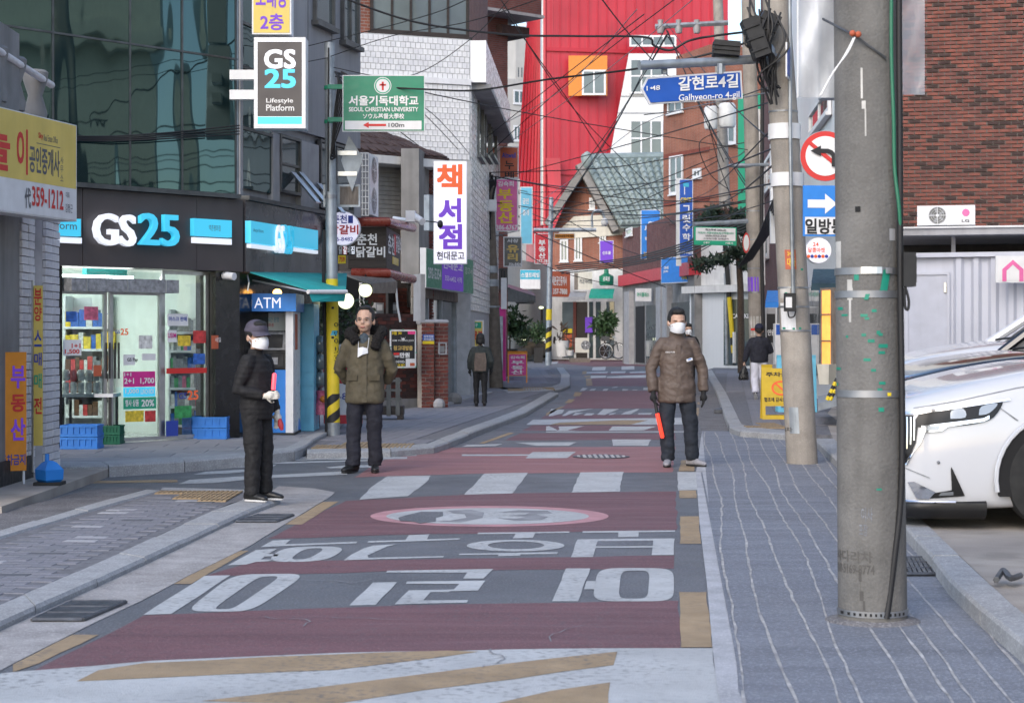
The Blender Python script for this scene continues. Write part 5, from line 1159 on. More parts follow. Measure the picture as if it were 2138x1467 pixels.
# ================================================================ gabled brick house with green tiled roof
fH = Fr(1150,108,1310,106)
house = thing('gabled_brick_house', 'red brick gabled house with green tiled roof above small shops', 'building', fH.pt(2, 0))
defm('roof_green', (.27,.33,.325), rough=.6, var=.14, scale=2, streak=.15); defm('roof_green2', (.32,.38,.375), rough=.6, var=.14, scale=2)
defm('barge_grey', (.26,.25,.24), rough=.8, var=.1); defm('cream', (.66,.63,.55), rough=.7, var=.05, streak=.12)
ap = (1217, 346); 
MB().prism([fH.pt(0, 0), fH.pt(fH.L, 0), fH.pt(fH.L, 0, -7), fH.pt(0, 0, -7)], (0, 0, fH.b(1230, 490))).build('wall', 'brick_wall_orange', house)
gp = [fH.pt(0, fH.b(1230, 490)), fH.pt(fH.L, fH.b(1230, 490)), fH.pt(fH.a(ap[0]), fH.b(*ap))]
MB().prism(gp, -fH.n*7).build('gable', 'brick_wall_orange', house)
MB().prism([fH.pt(fH.a(1163), fH.b(1163, 500), .02), fH.pt(fH.L, fH.b(1300, 490), .02), fH.pt(fH.a(1300), fH.b(1300, 447), .02), fH.pt(fH.a(1200), fH.b(1200, 452), .02), fH.pt(fH.a(1172), fH.b(1172, 478), .02)], fH.n*.1).build('white_band', 'cream', house)
A = P(1217, 338, 106)
for q, nm in ((P(1136, 465, 106.6), 'bargeboard'), (P(1292, 478, 104.9), 'bargeboard')):
    d = (q-A).normalized(); n = d.cross(Vector((0, 1, 0))).normalized(); n = n if n.z < 0 else -n
    MB().prism([A, q, q+n*.4, A+n*.45], (0, .5, 0)).build(nm, 'barge_grey', house)
    MB().prism([A+n*.45, q+n*.4, q+n*.4+Vector((0, 1.5, 0)), A+n*.45+Vector((0, 1.5, 0))], (0, 0, .05)).build('soffit', 'wood_grey', house)
R0, R1, E0, E1 = A, P(1420, 334, 108.5), P(1296, 476, 104), P(1440, 472, 105)
rf = MB().prism([R0, E0, E1, R1], (0, .3, .12)).build('roof', 'roof_green', house)
MB().tube([R0+Vector((0,0,.2)), R1+Vector((0,0,.2))], .28, 8).build('ridge_cap', 'roof_green', rf, smooth=True); MB().ellip(P(1226, 334, 104.4), (.3, .25, .5), 8, 6).build('ridge_end', 'roof_green', rf, smooth=True)
rows, cols = 12, 13
for j in range(rows):
    for i in range(cols):
        u0, u1, v0, v1 = i/cols, (i+1)/cols, j/rows, (j+1.15)/rows; ff = lambda u, v: E0.lerp(E1, u).lerp(R0.lerp(R1, u), v)
        up = Vector((0, -.1, .16)); a, b, c, d = ff(u0, v0), ff(u1, v0), ff(u1, min(v1, 1)), ff(u0, min(v1, 1)); m1, m2 = a.lerp(b, .5), d.lerp(c, .5)
        lift = Vector((0, -.1, .2)); mb = MB(); mb.add([a+up*1.1, a.lerp(b, .25)+up+lift*.9, m1+up+lift, a.lerp(b, .75)+up+lift*.5, b+up*.9, c+up*.6, d.lerp(c, .75)+up*.6+lift*.4, m2+up*.6+lift*.8, d.lerp(c, .25)+up*.6+lift*.7, d+up*.6],
               [(0,1,8,9),(1,2,7,8),(2,3,6,7),(3,4,5,6),(0,4,3,2,1)]); mb.build('roof_tile', ['roof_green', 'roof_green2'][(i*7+j*3) % 3 % 2], rf)
for x0, y0, x1, y1 in ((1231, 413, 1243, 437), (1170, 500, 1187, 546), (1200, 488, 1216, 544), (1252, 480, 1266, 506)): window(house, fH, fH.R(x0, y0, x1, y1), 'alu_white', 'glass_grey', .1, 1, 0, .03)
# shop fronts in the ground floor
MB().fb(fH, .1, fH.L, .05, fH.b(1230, 562), .0, .12).build('shop_wall', 'white_paint', house)
for x0, x1, m in ((1176, 1200, 'glass_grey'), (1205, 1228, 'wood_dark'), (1232, 1240, 'glass_window'), (1246, 1256, 'glass_window'), (1268, 1284, 'glass_grey')):
    MB().fb(fH, fH.a(x0), fH.a(x1), .15, fH.b(1230, 630), .1, .16).build('shop_door', m, house)
MB().fr_(fH, fH.R(1178, 695, 1197, 740), .16, .2).build('orange_door_panel', 'rust_sign', house); MB().fr_(fH, fH.R(1178, 686, 1197, 695), .16, .2).build('yellow_door_panel', 'yellow_ink', house); MB().fr_(fH, fH.R(1225, 662, 1240, 694), .16, .25).build('purple_notice', 'purple_ink', house)
MB().fr_(fH, fH.R(1200, 630, 1206, 735), .1, .25).build('brick_jamb', 'brick_red2', house)
mb = MB().tube([fH.pt(fH.L+.1, 0, .3), fH.pt(fH.L+.1, fH.b(1305, 470), .3)], .18, 8).build('black_downpipe', 'black', house, smooth=True)
def board(name, label, x0, y0, x1, y1, D, face, words=(), D1=None, rim='alu_white', th=.25, cat='sign', rw=.03, bands=()):
    b = Board(name, label, cat, x0, y0, x1, y1, D, D1, th, face, rim, rw)
    for m, u0, v0, u1, v1 in bands: b.q(m, u0, v0, u1, v1)
    for s, m, u0, v0, u1, v1, *bo in words: b.t(s, m, u0, v0, u1, v1, bold=bo[0] if bo else .02, c=.02 if D > 60 else .008)
    return b
board('agency_board', 'red estate agent board with white letters beside the striped thin pole', 1150, 565, 1191, 620, 105, 'rust_sign', [('세븐공인중개사', 'white_ink', .05, .2, .8, .55), ('357-7888', 'white_ink', .1, .68, .82, .88)], 106)
board('reading_room_board', 'beige and brown board above the grey awning', 1198, 566, 1238, 606, 105, 'cream', [('카드만 독서만을', 'grey_ink', .3, .4, .95, .65)], None, bands=[('wood_grey', .02, .1, .22, .98)])
board('yellow_strip_sign', 'small yellow strip sign on the crossbar of the thin pole', 1157, 487, 1200, 499, 84, 'orange_board', [('어린이보호구역 해제', 'black_ink', .06, .3, .94, .7)], th=.1)
board('purple_sign', 'dark purple hanging sign on the brick gable house', 1252, 502, 1281, 549, 103, 'purple_ink', [('신드롬', 'white_ink', .2, .48, .8, .62)], th=.3)
gs = thing('bottle_sign', 'dark green bottle shaped sign above the teal shop awning', 'sign', P(1266, 595, 105)); c = P(1266, 582, 105)
MB().tube([c-Vector((0, 0, .38)), c-Vector((0, 0, .3)), c+Vector((0, 0, .15)), c+Vector((0, 0, .3)), c+Vector((0, 0, .55))], [.36, .42, .42, .15, .12], 14).build('bottle', 'green_sign', gs, smooth=True); fz = Fr(1255, 104.5, 1278, 104.5); text('초록병', 'white_ink', gs, fz, fz.R(1259, 577, 1273, 587), c=.05, bold=.02)
def awning(label, x0, x1, y0, y1, D, out, m, yv=5):
    t = thing('shop_awning', label, 'awning', P((x0+x1)/2, y1, D)); a, b, c_, d = P(x0+4, y0, D), P(x1+3, y0, D), P(x1, y1-yv, D-out), P(x0, y1-yv, D-out)
    MB().prism([a, b, c_, d], (0, 0, .04)).build('canopy', m, t); MB().prism([d, c_, P(x1, y1, D-out), P(x0, y1, D-out)], (0, .04, 0)).build('valance', m, t); return t
defm('awning_green', (.01,.3,.22), rough=.7, var=.1); defm('awning_grey', (.3,.31,.33), rough=.7, var=.1)
awning('teal shop awning with valance on the gabled house', 1230, 1280, 604, 623, 105, 1.5, 'awning_green'); awning('grey shop awning on the gabled house', 1187, 1222, 610, 626, 105.3, 1.2, 'awning_grey')
# forecourt clutter: outdoor unit, pots, plants, bicycle
ac_unit('beige outdoor unit standing on a block in front of the gabled house', 1201, 705, 1230, 736, 101, fans=1, fanx=.75, m='cream')
tag(MB().box(P(1190,0,100).x, P(1232,0,100).x, 99.8, 101.4, 0, .22).build('stone_block', 'wood_grey'), 'low pinkish stone block under the beige outdoor unit', 'block')
def pot(label, x, y, D, r, h, m, n, blobs, size=.1, long=1.0, lm='leaf_mid', name='potted_plant'):
    t = thing(name, label, 'plant', P(x, y, D)); c = P(x, y, D); MB().tube([c, c+Vector((0, 0, h))], [r*.75, r], 12).build('pot', m, t, smooth=True)
    MB().tube([c+Vector((0, 0, h*.8)), c+Vector((.02, 0, h*.8+blobs[0][0][2]*.6))], [.03, .015], 5).build('stem', 'bark', t)
    foliage('leaves', t, [(c+Vector(b[0]), b[1]) for b in blobs], n, size, lm, long); return t
pot('bushy green plant in a dark pot behind the bicycle', 1262, 744, 103, .3, .6, 'wood_dark', 1, [((0, 0, 1.3), (.1, .1, .1))], lm='leaf_mid')
t = thing('fan_palm', 'feathery green plant above the parked bicycle', 'plant', P(1262, 745, 103)); foliage('leaves', t, [(P(1260, 682, 102.8), (.6, .5, .6)), (P(1268, 668, 102.8), (.45, .4, .45))], 700, .24, 'leaf_mid', 1.8); MB().tube([P(1262, 742, 103), P(1263, 690, 103)], [.06, .03], 6).build('stem', 'bark', t)
pot('white pot with bare twigs in front of the red shop board', 1174, 744, 103, .42, .9, 'white_paint', 40, [((0, 0, 1.3), (.4, .3, .5))], lm='bark', size=.25, long=2.5)
pot('small white pot on the shop forecourt', 1190, 742, 102.5, .22, .3, 'white_paint', 60, [((0, 0, .4), (.25, .2, .12))], size=.12)
def wheel_ring(c, R, r, ax, n=24):
    return [c+ax[0]*math.cos(2*PI*i/n)*R+ax[1]*math.sin(2*PI*i/n)*R for i in range(n+1)]
bk = thing('parked_bicycle', 'old bicycle with front basket leaning on the white shop corner', 'bicycle', P(1281, 748, 100)); D = 99.5; s = D/F
ax = (Vector((.93, -.36, 0)), UP)
for x in (1265, 1291):
    c = P(x, 732.5, D); w = MB().tube(wheel_ring(c, .42, 0, ax), .035, 6).build('wheel', 'black', bk, smooth=True); MB().tube(wheel_ring(c, .385, 0, ax), .02, 5).build('rim', 'steel', w, smooth=True)
    for k in range(6):
        q = 2*PI*k/6; MB().tube([c, c+ax[0]*math.cos(q)*.38+UP*math.sin(q)*.38], .008, 4).build('spoke', 'steel', w)
pts = {'r': P(1265, 732.5, D), 'f': P(1291, 732.5, D), 'bb': P(1277, 731, D), 's': P(1272, 714, D), 'h': P(1287, 713, D)}
mb = MB()
for a, b in (('r', 'bb'), ('bb', 's'), ('s', 'h'), ('bb', 'h'), ('h', 'f'), ('r', 's')): mb.tube([pts[a], pts[b]], .028, 6)
mb.build('frame', 'steel_dark', bk, smooth=True); MB().ellip(pts['s']+Vector((0, 0, .12)), (.16, .1, .05), 8, 6).build('saddle', 'black', bk, smooth=True)
MB().tube([pts['h'], pts['h']+Vector((-.02, 0, .2)), pts['h']+Vector((-.2, -.2, .25))], .02, 6).build('handlebar', 'steel', bk, smooth=True); MB().box(pts['r'].x-.25, pts['r'].x+.2, pts['r'].y-.2, pts['r'].y+.2, pts['r'].z+.55, pts['r'].z+.8).build('basket', 'steel_dark', bk)

# ================================================================ brick row right of the house
fO0 = Fr(1300,97,1400,84)
rowb = thing('brick_shop_row', 'dark brick shop row with grey stone ground floor right of the gabled house', 'building', fO0.pt(1, 0))
MB().fb(fO0, 0, fO0.a(1450), fO0.b(1350, 575), fO0.b(1350, 468), -5, 0).build('brick_wall', 'brick_wall_dark', rowb); MB().fb(fO0, 0, fO0.a(1450), fO0.b(1350, 590), fO0.b(1350, 566), -.5, .25).build('red_band', 'red_sign', rowb)
MB().fb(fO0, 0, fO0.a(1450), 0, fO0.b(1350, 590), -5, 0).build('stone_wall', 'grey_concrete', rowb)
for x0, x1, m in ((1328, 1346, 'dark_void'), (1350, 1378, 'glass_grey'), (1382, 1390, 'glass_window'), (1398, 1442, 'glass_window')): MB().fb(fO0, fO0.a(x0), fO0.a(x1), .1, fO0.b(1380, 635), 0, .03).build('doorway', m, rowb)
for x in (1313, 1380, 1393): MB().fb(fO0, fO0.a(x), fO0.a(x+10), 0, fO0.b(1380, 600), 0, .25).build('stone_pier', 'grey_stone', rowb)
window(rowb, fO0, fO0.R(1310, 476, 1322, 492), 'alu_white', 'glass_window', .1, 0, 0, .05)
board('blue_sign', 'blue vertical shop sign with white letters on the dark brick row', 1338, 438, 1379, 541, 90, 'blue_vivid', [('ONE', 'white_ink', .38, .24, .92, .32, .04), ('JON', 'white_ink', .2, .33, .72, .41, .04), ('원전커피', 'white_ink', .2, .55, .9, .61), ('353-5889', 'gold_ink', .15, .86, .85, .93)], 90)
board('blue_shop_board', 'plain bright blue shop board above the grey stone front', 1380, 538, 1441, 592, 82, 'blue_vivid', [('ONE', 'white_ink', .12, .35, .28, .45, .03), ('JON', 'white_ink', .1, .5, .26, .6, .03), ('커피', 'yellow_ink', .72, .72, .9, .9)], 80)
board('white_shop_board', 'small white shop board with multicoloured letters', 1327, 602, 1360, 629, 88, 'sign_white', [('아이클래스', 'green_ink', .08, .3, .85, .65)])
# orange brick block
fO = Fr(1385,93,1482,89); fO2 = Fr(1482,89,1600,90)
ob = thing('orange_brick_block', 'tall orange brick block with hipped red roof behind the poles', 'building', fO.pt(2, 0)); bO = fO.b(1430, 195)
MB().prism([fO.pt(0, 0), fO.pt(fO.L, 0), fO2.pt(fO2.L, 0), fO2.pt(fO2.L, 0, -6), fO.pt(0, 0, -6)], (0, 0, bO)).build('wall', 'brick_wall_orange', ob)
defm('roof_red', (.42,.1,.06), rough=.7, var=.12, brick=((.5,.14,.09), (.25,.06,.04), .3, .2, .02), scale=1)
MB().prism([fO.pt(-.2, bO, .4), fO.pt(fO.L, bO, .4), fO.pt(fO.L, bO+2.3, -2), fO.pt(.9, bO+1.2, -2)], (0, .2, .1)).build('roof', 'roof_red', ob); MB().fb(fO2, 0, fO2.L, bO, bO+2.1, -4, 0).build('parapet', 'brick_wall_orange', ob)
MB().fb(fO, -.2, fO.L, bO-.25, bO, 0, .45).build('eave', 'cream', ob)
for x0, y0, x1, y1 in ((1400, 325, 1428, 405), (1396, 205, 1428, 236), (1449, 352, 1466, 372)): window(ob, fO, fO.R(x0, y0, x1, y1), 'alu_white', 'glass_grey', .12, 1, 0, .05)
for x0, y0, x1, y1 in ((1590, 120, 1598, 200), (1500, 225, 1535, 300)): window(ob, fO2, fO2.R(x0, y0, x1, y1), 'alu_white', 'glass_grey', .12, 1, 0, .05)
for y in (320, 420): MB().fb(fO, .1, fO.L, fO.b(1430, y)-.12, fO.b(1430, y)+.12, 0, .05).build('string_course', 'brick_red', ob)
board('maths_sign', 'dark blue vertical academy sign with white letters on the orange brick block', 1418, 374, 1447, 536, 78, 'blue_sign', [('GRIT', 'yellow_ink', .1, .24, .88, .3), ('그', 'white_ink', .25, .34, .8, .44), ('릿', 'white_ink', .25, .46, .8, .56), ('수', 'white_ink', .25, .58, .8, .67), ('학', 'white_ink', .25, .7, .8, .79), ('354-4489', 'sign_white', .05, .92, .95, .97, .01)], bands=[('sign_white', .36, .1, .42, .2), ('cyan', .3, .05, .7, .1)])
MB().fb(Fr(1407, 78.5, 1419, 78.5), .1, .32, Fr(1407, 78.5, 1419, 78.5).b(1412, 555), Fr(1407, 78.5, 1419, 78.5).b(1412, 372), -.1, 0).build('sign_post', 'white_paint', ob)
board('green_banner', 'long green vertical banner with white letters behind the middle pole', 1541, 195, 1588, 480, 75, 'green_ink', [('대', 'white_ink', .3, .24, .75, .32), ('경', 'white_ink', .3, .36, .75, .44), ('시', 'white_ink', .3, .5, .75, .58), ('장', 'white_ink', .3, .64, .75, .72)], rim='green_ink', th=.06, cat='banner')
# white cafe
fW = Fr(1440,79.5,1650,74)
cafe = thing('white_cafe', 'white rendered cafe with tall dark windows at the far right corner', 'shop', fW.pt(2, 0)); bW = fW.b(1530, 595)
MB().fb(fW, 0, fW.L, 0, bW, -5, 0).build('wall', 'white_panel', cafe); MB().fb(fW, -.2, fW.L, bW-.3, bW, -.5, .3).build('cornice', 'white_paint', cafe); MB().fb(fW, .6, fW.L, bW+.02, fW.b(1530, 485), -2, .05).build('sign_panel', 'white_paint', cafe)
for x0, x1 in ((1452, 1466), (1512, 1545), (1548, 1580), (1588, 1620)): MB().fb(fW, fW.a(x0), fW.a(x1), .2, fW.b(1530, 625), 0, .03).build('window_glass', 'glass_window', cafe)
text('CAFE KIN', 'white_ink', cafe, fW, fW.R(1530, 655, 1572, 664), c=.05, bold=.02); MB().fb(fW, fW.a(1534), fW.a(1538), .3, 1.6, .03, .12).build('door_pull', 'white_paint', cafe)
board('cafe_wall_board', 'grey board with white capital letters on the cafe wall', 1537, 540, 1563, 567, 74, 'grey_concrete', [('KIN', 'white_ink', .1, .2, .9, .8, .04)], th=.1)
c = P(1452, 567, 88); rs = thing('round_shop_sign', 'small round white shop sign beside the blue board', 'sign', c); rr = 16/F*88
MB().tube([c+Vector((0, .3, 0)), c], rr, 28).build('cabinet', 'alu_white', rs, smooth=True); MB().tube([c, c-Vector((0, .02, 0))], rr*.92, 28).build('face', 'sign_white', rs); fz = Fr(1436, 87.95, 1470, 87.95); text('질바오시', 'black_ink', rs, fz, fz.R(1440, 561, 1465, 570), c=.03, bold=.02); text('음식', 'grey_ink', rs, fz, fz.R(1448, 573, 1458, 578), c=.03)
# pine behind the green zone sign
pt_ = thing('pine_tree', 'dark pine with drooping needle branches behind the green zone sign', 'tree', Vector((P(1548, 0, 66).x, 66, 0)))
tr = [Vector((P(1548, 0, 66).x, 66, 0)), P(1546, 600, 66), P(1540, 500, 66), P(1520, 450, 66), P(1510, 420, 66)]; MB().tube(tr, [.14, .12, .1, .07, .03], 8).build('trunk', 'bark', pt_, smooth=True)
for q in (((1540, 520), (1500, 530), (1462, 555)), ((1538, 500), (1560, 520), (1548, 545)), ((1530, 470), (1490, 480), (1455, 470)), ((1525, 455), (1500, 445), (1470, 452))): MB().tube([P(x, y, 66) for x, y in q], [.05, .035, .015], 6).build('limb', 'bark', pt_, smooth=True)
bl = [(P(x+random.uniform(-9, 9), y+random.uniform(-9, 9), 66+random.uniform(-.6, .6)), (r_/F*60, .5, r2/F*66*random.uniform(.5, 1.5))) for _ in range(2) for x, y, r_, r2 in ((1462, 552, 16, 9), (1485, 545, 18, 10), (1505, 535, 18, 10), (1530, 528, 16, 10), (1550, 525, 15, 14), (1548, 545, 12, 8), (1470, 470, 18, 10), (1495, 462, 20, 12), (1520, 450, 22, 14), (1545, 455, 18, 14), (1490, 445, 14, 8), (1555, 485, 12, 12))]
foliage('needles', pt_, bl, 2600, .15, 'leaf_needle', 1.7)
# left middle: signs, planters, car and gate
board('massage_sign', 'rust red vertical sign with white rim on the brown tower', 1042, 306, 1083, 372, 52, 'rust_sign', [('Altwell', 'blue_ink', .15, .2, .85, .36), ('누', 'black_ink', .3, .46, .75, .72), ('베', 'black_ink', .3, .78, .75, .99)], th=.2, bands=[])
board('pink_agency_sign', 'pink estate agent sign with yellow letters on the dark wooden pole side', 1034, 373, 1082, 483, 49, 'pink_sign', [('김숙희', 'white_ink', .12, .05, .8, .15), ('부', 'yellow_ink', .12, .2, .72, .38, .03), ('동', 'yellow_ink', .14, .42, .78, .62, .03), ('산', 'yellow_ink', .14, .64, .8, .84, .03), ('386-6767', 'white_ink', .05, .88, .95, .97)], th=.15)
board('pale_blue_panel', 'pale blue glass advertising panel left of the red wedge', 1086, 390, 1112, 510, 60, 'blue_locker', [('공인', 'sign_white', .2, .2, .7, .3), ('중개', 'sign_white', .2, .4, .7, .5)], th=.15)
board('glazier_sign', 'grey and gold glazier sign under the pink sign', 1051, 494, 1090, 557, 55, 'steel_dark', [('서창', 'sign_white', .2, .08, .8, .2), ('유', 'gold_ink', .2, .28, .8, .52, .04), ('리', 'gold_ink', .25, .56, .75, .8, .04), ('356-8404', 'sign_white', .3, .87, .95, .96)], th=.15)
board('red_agency_sign', 'red vertical estate agent sign partly behind the thin pole', 1116, 487, 1146, 551, 80, 'red_sign', [('부', 'white_ink', .3, .22, .75, .4, .03), ('동', 'white_ink', .3, .44, .75, .6, .03), ('산', 'white_ink', .3, .64, .75, .82, .03), ('357-78', 'white_ink', .15, .86, .9, .96)], th=.2)
board('sky_blue_board', 'sky blue and white shop board on the pale wall', 1086, 563, 1128, 603, 95, 'sign_white', [('스멜트래빙', 'white_ink', .05, .15, .95, .4)], bands=[('cyan', .01, .02, .99, .5)])
board('pink_banner', 'magenta vertical banner beside the wooden pole', 988, 605, 1010, 735, 46, 'magenta', [('김', 'white_ink', .15, .12, .8, .3), ('숙', 'white_ink', .15, .34, .8, .5), ('희', 'white_ink', .15, .54, .8, .7)], th=.02, cat='banner')
board('yellow_entrance_banner', 'small yellow entrance banner with green arrow behind the walking man', 984, 668, 1010, 725, 42, 'yellow_sign', [('입구', 'white_ink', .08, .12, .5, .26), ('문구', 'red_ink', .1, .42, .9, .7, .04)], th=.02, cat='banner', bands=[('green_ink', .05, .08, .8, .3)])
hs = Fr(1050,60,1150,125)
sh_ = thing('low_shop', 'low cream shop with dark tiled eave left of the street bend', 'shop', Vector((P(1100, 0, 100).x, 100, 0)))
fz = Fr(1040, 100, 1170, 118); MB().fb(fz, 0, fz.L, 0, fz.b(1100, 545), -3, 0).build('wall', 'cream', sh_); MB().prism([P(1060, 600, 70), P(1118, 618, 72), P(1118, 632, 72), P(1060, 630, 70)], (0, 6, .3)).build('tiled_eave', 'steel_dark', sh_)
for i in range(10): MB().tube([P(1080+i*3.6, 631, 71.5), P(1080+i*3.6, 629, 74)], .07, 6).build('eave_tile', 'steel_dark', sh_)
MB().fb(fz, fz.a(1130), fz.a(1150), .1, fz.b(1140, 640), 0, .1).build('doorway', 'wood_dark', sh_); MB().ellip(P(1130, 642, 108), (.15, .15, .08), 8, 6).build('porch_lamp', 'lamp_warm', sh_)
kb = thing('purple_kiosk', 'narrow purple kiosk with grey signboxes behind the wooden pole', 'kiosk', Vector((P(1050, 0, 56).x, 56, 0))); D = 55; X = lambda x: (x-CX)/F*D; zz = lambda y: H+(HY-y)/F*D
MB().box(X(1015), X(1056), D, D+5, 0, zz(640)).build('body', 'magenta', kb); MB().box(X(1046), X(1058), D-.05, D+.6, zz(645), zz(580)).build('meter_box', 'alu_white', kb); MB().box(X(1002), X(1020), D-.1, D+.1, zz(650), zz(605)).build('sign_back', 'grey_stone', kb); MB().box(X(1041), X(1050), D-.1, D, .4, zz(660)).build('pipe_casing', 'galvanised', kb)
t = thing('bamboo_plant', 'tall leafy bamboo plant in a pot by the purple kiosk', 'plant', P(1064, 735, 75)); MB().tube([P(1064, 738, 75), P(1066, 660, 75)], [.04, .02], 6).build('stem', 'bark', t); MB().tube([P(1064, 738, 75), P(1064, 728, 75)], [.3, .34], 10).build('pot', 'wood_dark', t)
foliage('leaves', t, [(P(1070, 668, 75), (.5, .4, .5)), (P(1084, 680, 75), (.4, .4, .4)), (P(1062, 690, 75), (.25, .3, .5))], 480, .2, 'leaf_mid', 1.6)
for k, (x, y) in enumerate(((1090, 695), (1124, 690))):
    t = thing('round_shrub', ['dark low shrub in front of the parked black car', 'round clipped shrub in a black planter by the yellow board'][k], 'plant', P(x, 742, 98)); MB().box(P(x-9, 0, 98).x, P(x+9, 0, 98).x, 97.6, 98.4, 0, .8).build('planter', 'black', t); foliage('leaves', t, [(P(x, y, 98), (.6, .5, .5)), (P(x, y+8, 98), (.5, .4, .5))], 900, .14, 'leaf_dark' if k == 0 else 'leaf_mid', 1.2)
# ================================================================ right side: market front, brick block, shed
fM = Fr(1588,62,1760,34)
mk_ = thing('market_building', 'white and brick market building behind the second concrete pole', 'building', fM.pt(4, 0))
MB().fb(fM, 0, fM.a(1640), 0, 22, -6, 0).build('brick_wall', 'brick_wall_dark', mk_); MB().fb(fM, fM.a(1640), fM.L+3, 0, 16, -6, .05).build('white_wall', 'white_panel', mk_)
for x0, y0, x1, y1 in ((1596, 330, 1612, 400), (1592, 480, 1606, 540)): window(mk_, fM, fM.R(x0, y0, x1, y1), 'alu_white', 'glass_grey', .12, 1, 0, .02)
for x0, y0, x1, y1 in ((1700, 205, 1742, 260),): window(mk_, fM, fM.R(x0, y0, x1, y1), 'alu_white', 'glass_grey', .1, 1, 0, .08)
MB().fb(fM, fM.a(1596), fM.a(1640), .1, 2.4, 0, .05).build('shop_glass', 'glass_window', mk_); MB().fb(fM, fM.a(1690), fM.a(1742), .6, 2.5, .05, .1).build('shop_glass', 'glass_grey', mk_)
MB().tube([fM.pt(fM.a(1592), 0, .1), fM.pt(fM.a(1592), 9, .1)], .06, 6).build('downpipe', 'white_paint', mk_); MB().tube([fM.pt(fM.a(1609), 3, .2), fM.pt(fM.a(1606), 6.2, .2), fM.pt(fM.a(1598), 6.6, .2)], .05, 6).build('flue', 'alu_white', mk_, smooth=True)
board('grey_vertical_sign', 'long pale grey back of a vertical sign beside the second pole', 1609, 300, 1636, 508, 34, 'alu_white', th=.12)
board('small_white_sign', 'tall narrow white notice between the middle and second poles', 1598, 640, 1622, 790, 46, 'grey_stone', [('만원', 'white_ink', .2, .32, .8, .4)], bands=[('black_ink', .12, .1, .85, .5)])
board('blue_notice_board', 'blue and white notice box beside the cap wearing walker', 1618, 675, 1640, 760, 44, 'blue_sign', th=.3, bands=[('sign_white', .02, .28, .98, .98)])
awning('blue striped awning between the middle and second poles', 1598, 1642, 610, 642, 42, 1.6, 'blue_vivid', 8); defm('awning_navy', (.03,.07,.1), rough=.7, var=.1)
awning('dark navy awning over the orange lit window', 1694, 1770, 566, 606, 33, 1.5, 'awning_navy', 10)
lt = thing('lantern_window', 'warm orange lit wooden shop window beside the big pole', 'window', P(1725, 770, 31)); fz = Fr(1708, 31, 1775, 30)
MB().fr_(fz, fz.R(1712, 600, 1770, 772), -.1, 0).build('frame', 'wood_grey', lt); MB().fr_(fz, fz.R(1718, 606, 1734, 768), 0, .02).build('lit_panel', 'lamp_orange', lt)
SPEC['lamp_orange'] = ((1,.5,.15), dict(rough=.4, var=.2, scale=3, emit=.55, ecol=(1,.36,.05))); MATS.pop('lamp_orange', None)
for ob_ in [o for o in lt.children if o.name.startswith('lit')]: ob_.data.materials[0] = M('lamp_orange')
for y in (655, 710): MB().fr_(fz, fz.R(1716, y, 1736, y+3), .02, .04).build('glazing_bar', 'wood_grey', lt)
tag(MB().tube([P(1727, 802, 29.5), P(1727, 760, 29.5)], [.13, .17], 4).build('square_planter', 'cream'), 'cream square planter under the orange lit window', 'planter')
for k in range(2):
    t = thing('striped_bollard', ['yellow and black striped leaning bar nearer the street', 'yellow and black striped leaning bar nearer the big pole'][k], 'barrier', P(1735+6*k, 835, 26)); a, b = P(1727+6*k, 835, 26), P(1748+6*k, 790, 26)
    for i in range(6): MB().tube([a.lerp(b, i/6), a.lerp(b, (i+1)/6)], .03, 8).build('band', ['yellow_ink', 'black'][i % 2], t)
tag(MB().prism([P(1708, 858, 27), P(1745, 848, 27), P(1745, 835, 30), P(1708, 842, 30)], (0, 0, .12)).build('metal_ramp', 'galvanised'), 'grey metal ramp at the market doorway', 'ramp')
c = P(1709, 523, 31); rs = thing('round_market_sign', 'round white lit market sign with orange letters and scalloped edge', 'sign', c); rr = 27/F*31
MB().tube([c+Vector((0, .18, 0)), c], rr, 32).build('cabinet', 'alu_white', rs, smooth=True); MB().tube([c, c-Vector((0, .01, 0))], rr*.95, 32).build('face', 'light_sign', rs)
fz = Fr(1680, 30.98, 1740, 30.98); text('24', 'orange_ink', rs, fz, fz.R(1697, 506, 1709, 514), c=.008, bold=.02); text('달콩마켓', 'orange_ink', rs, fz, fz.R(1687, 517, 1722, 527), c=.008, bold=.02)
for k in range(6):
    q = fz.pt(fz.a(1688+k*7.5), fz.b(1709, 535), .008); MB().tube([q, q-Vector((0, .004, 0))], .03, 10).build('scallop', ['orange_ink', 'blue_ink'][k % 2], rs)
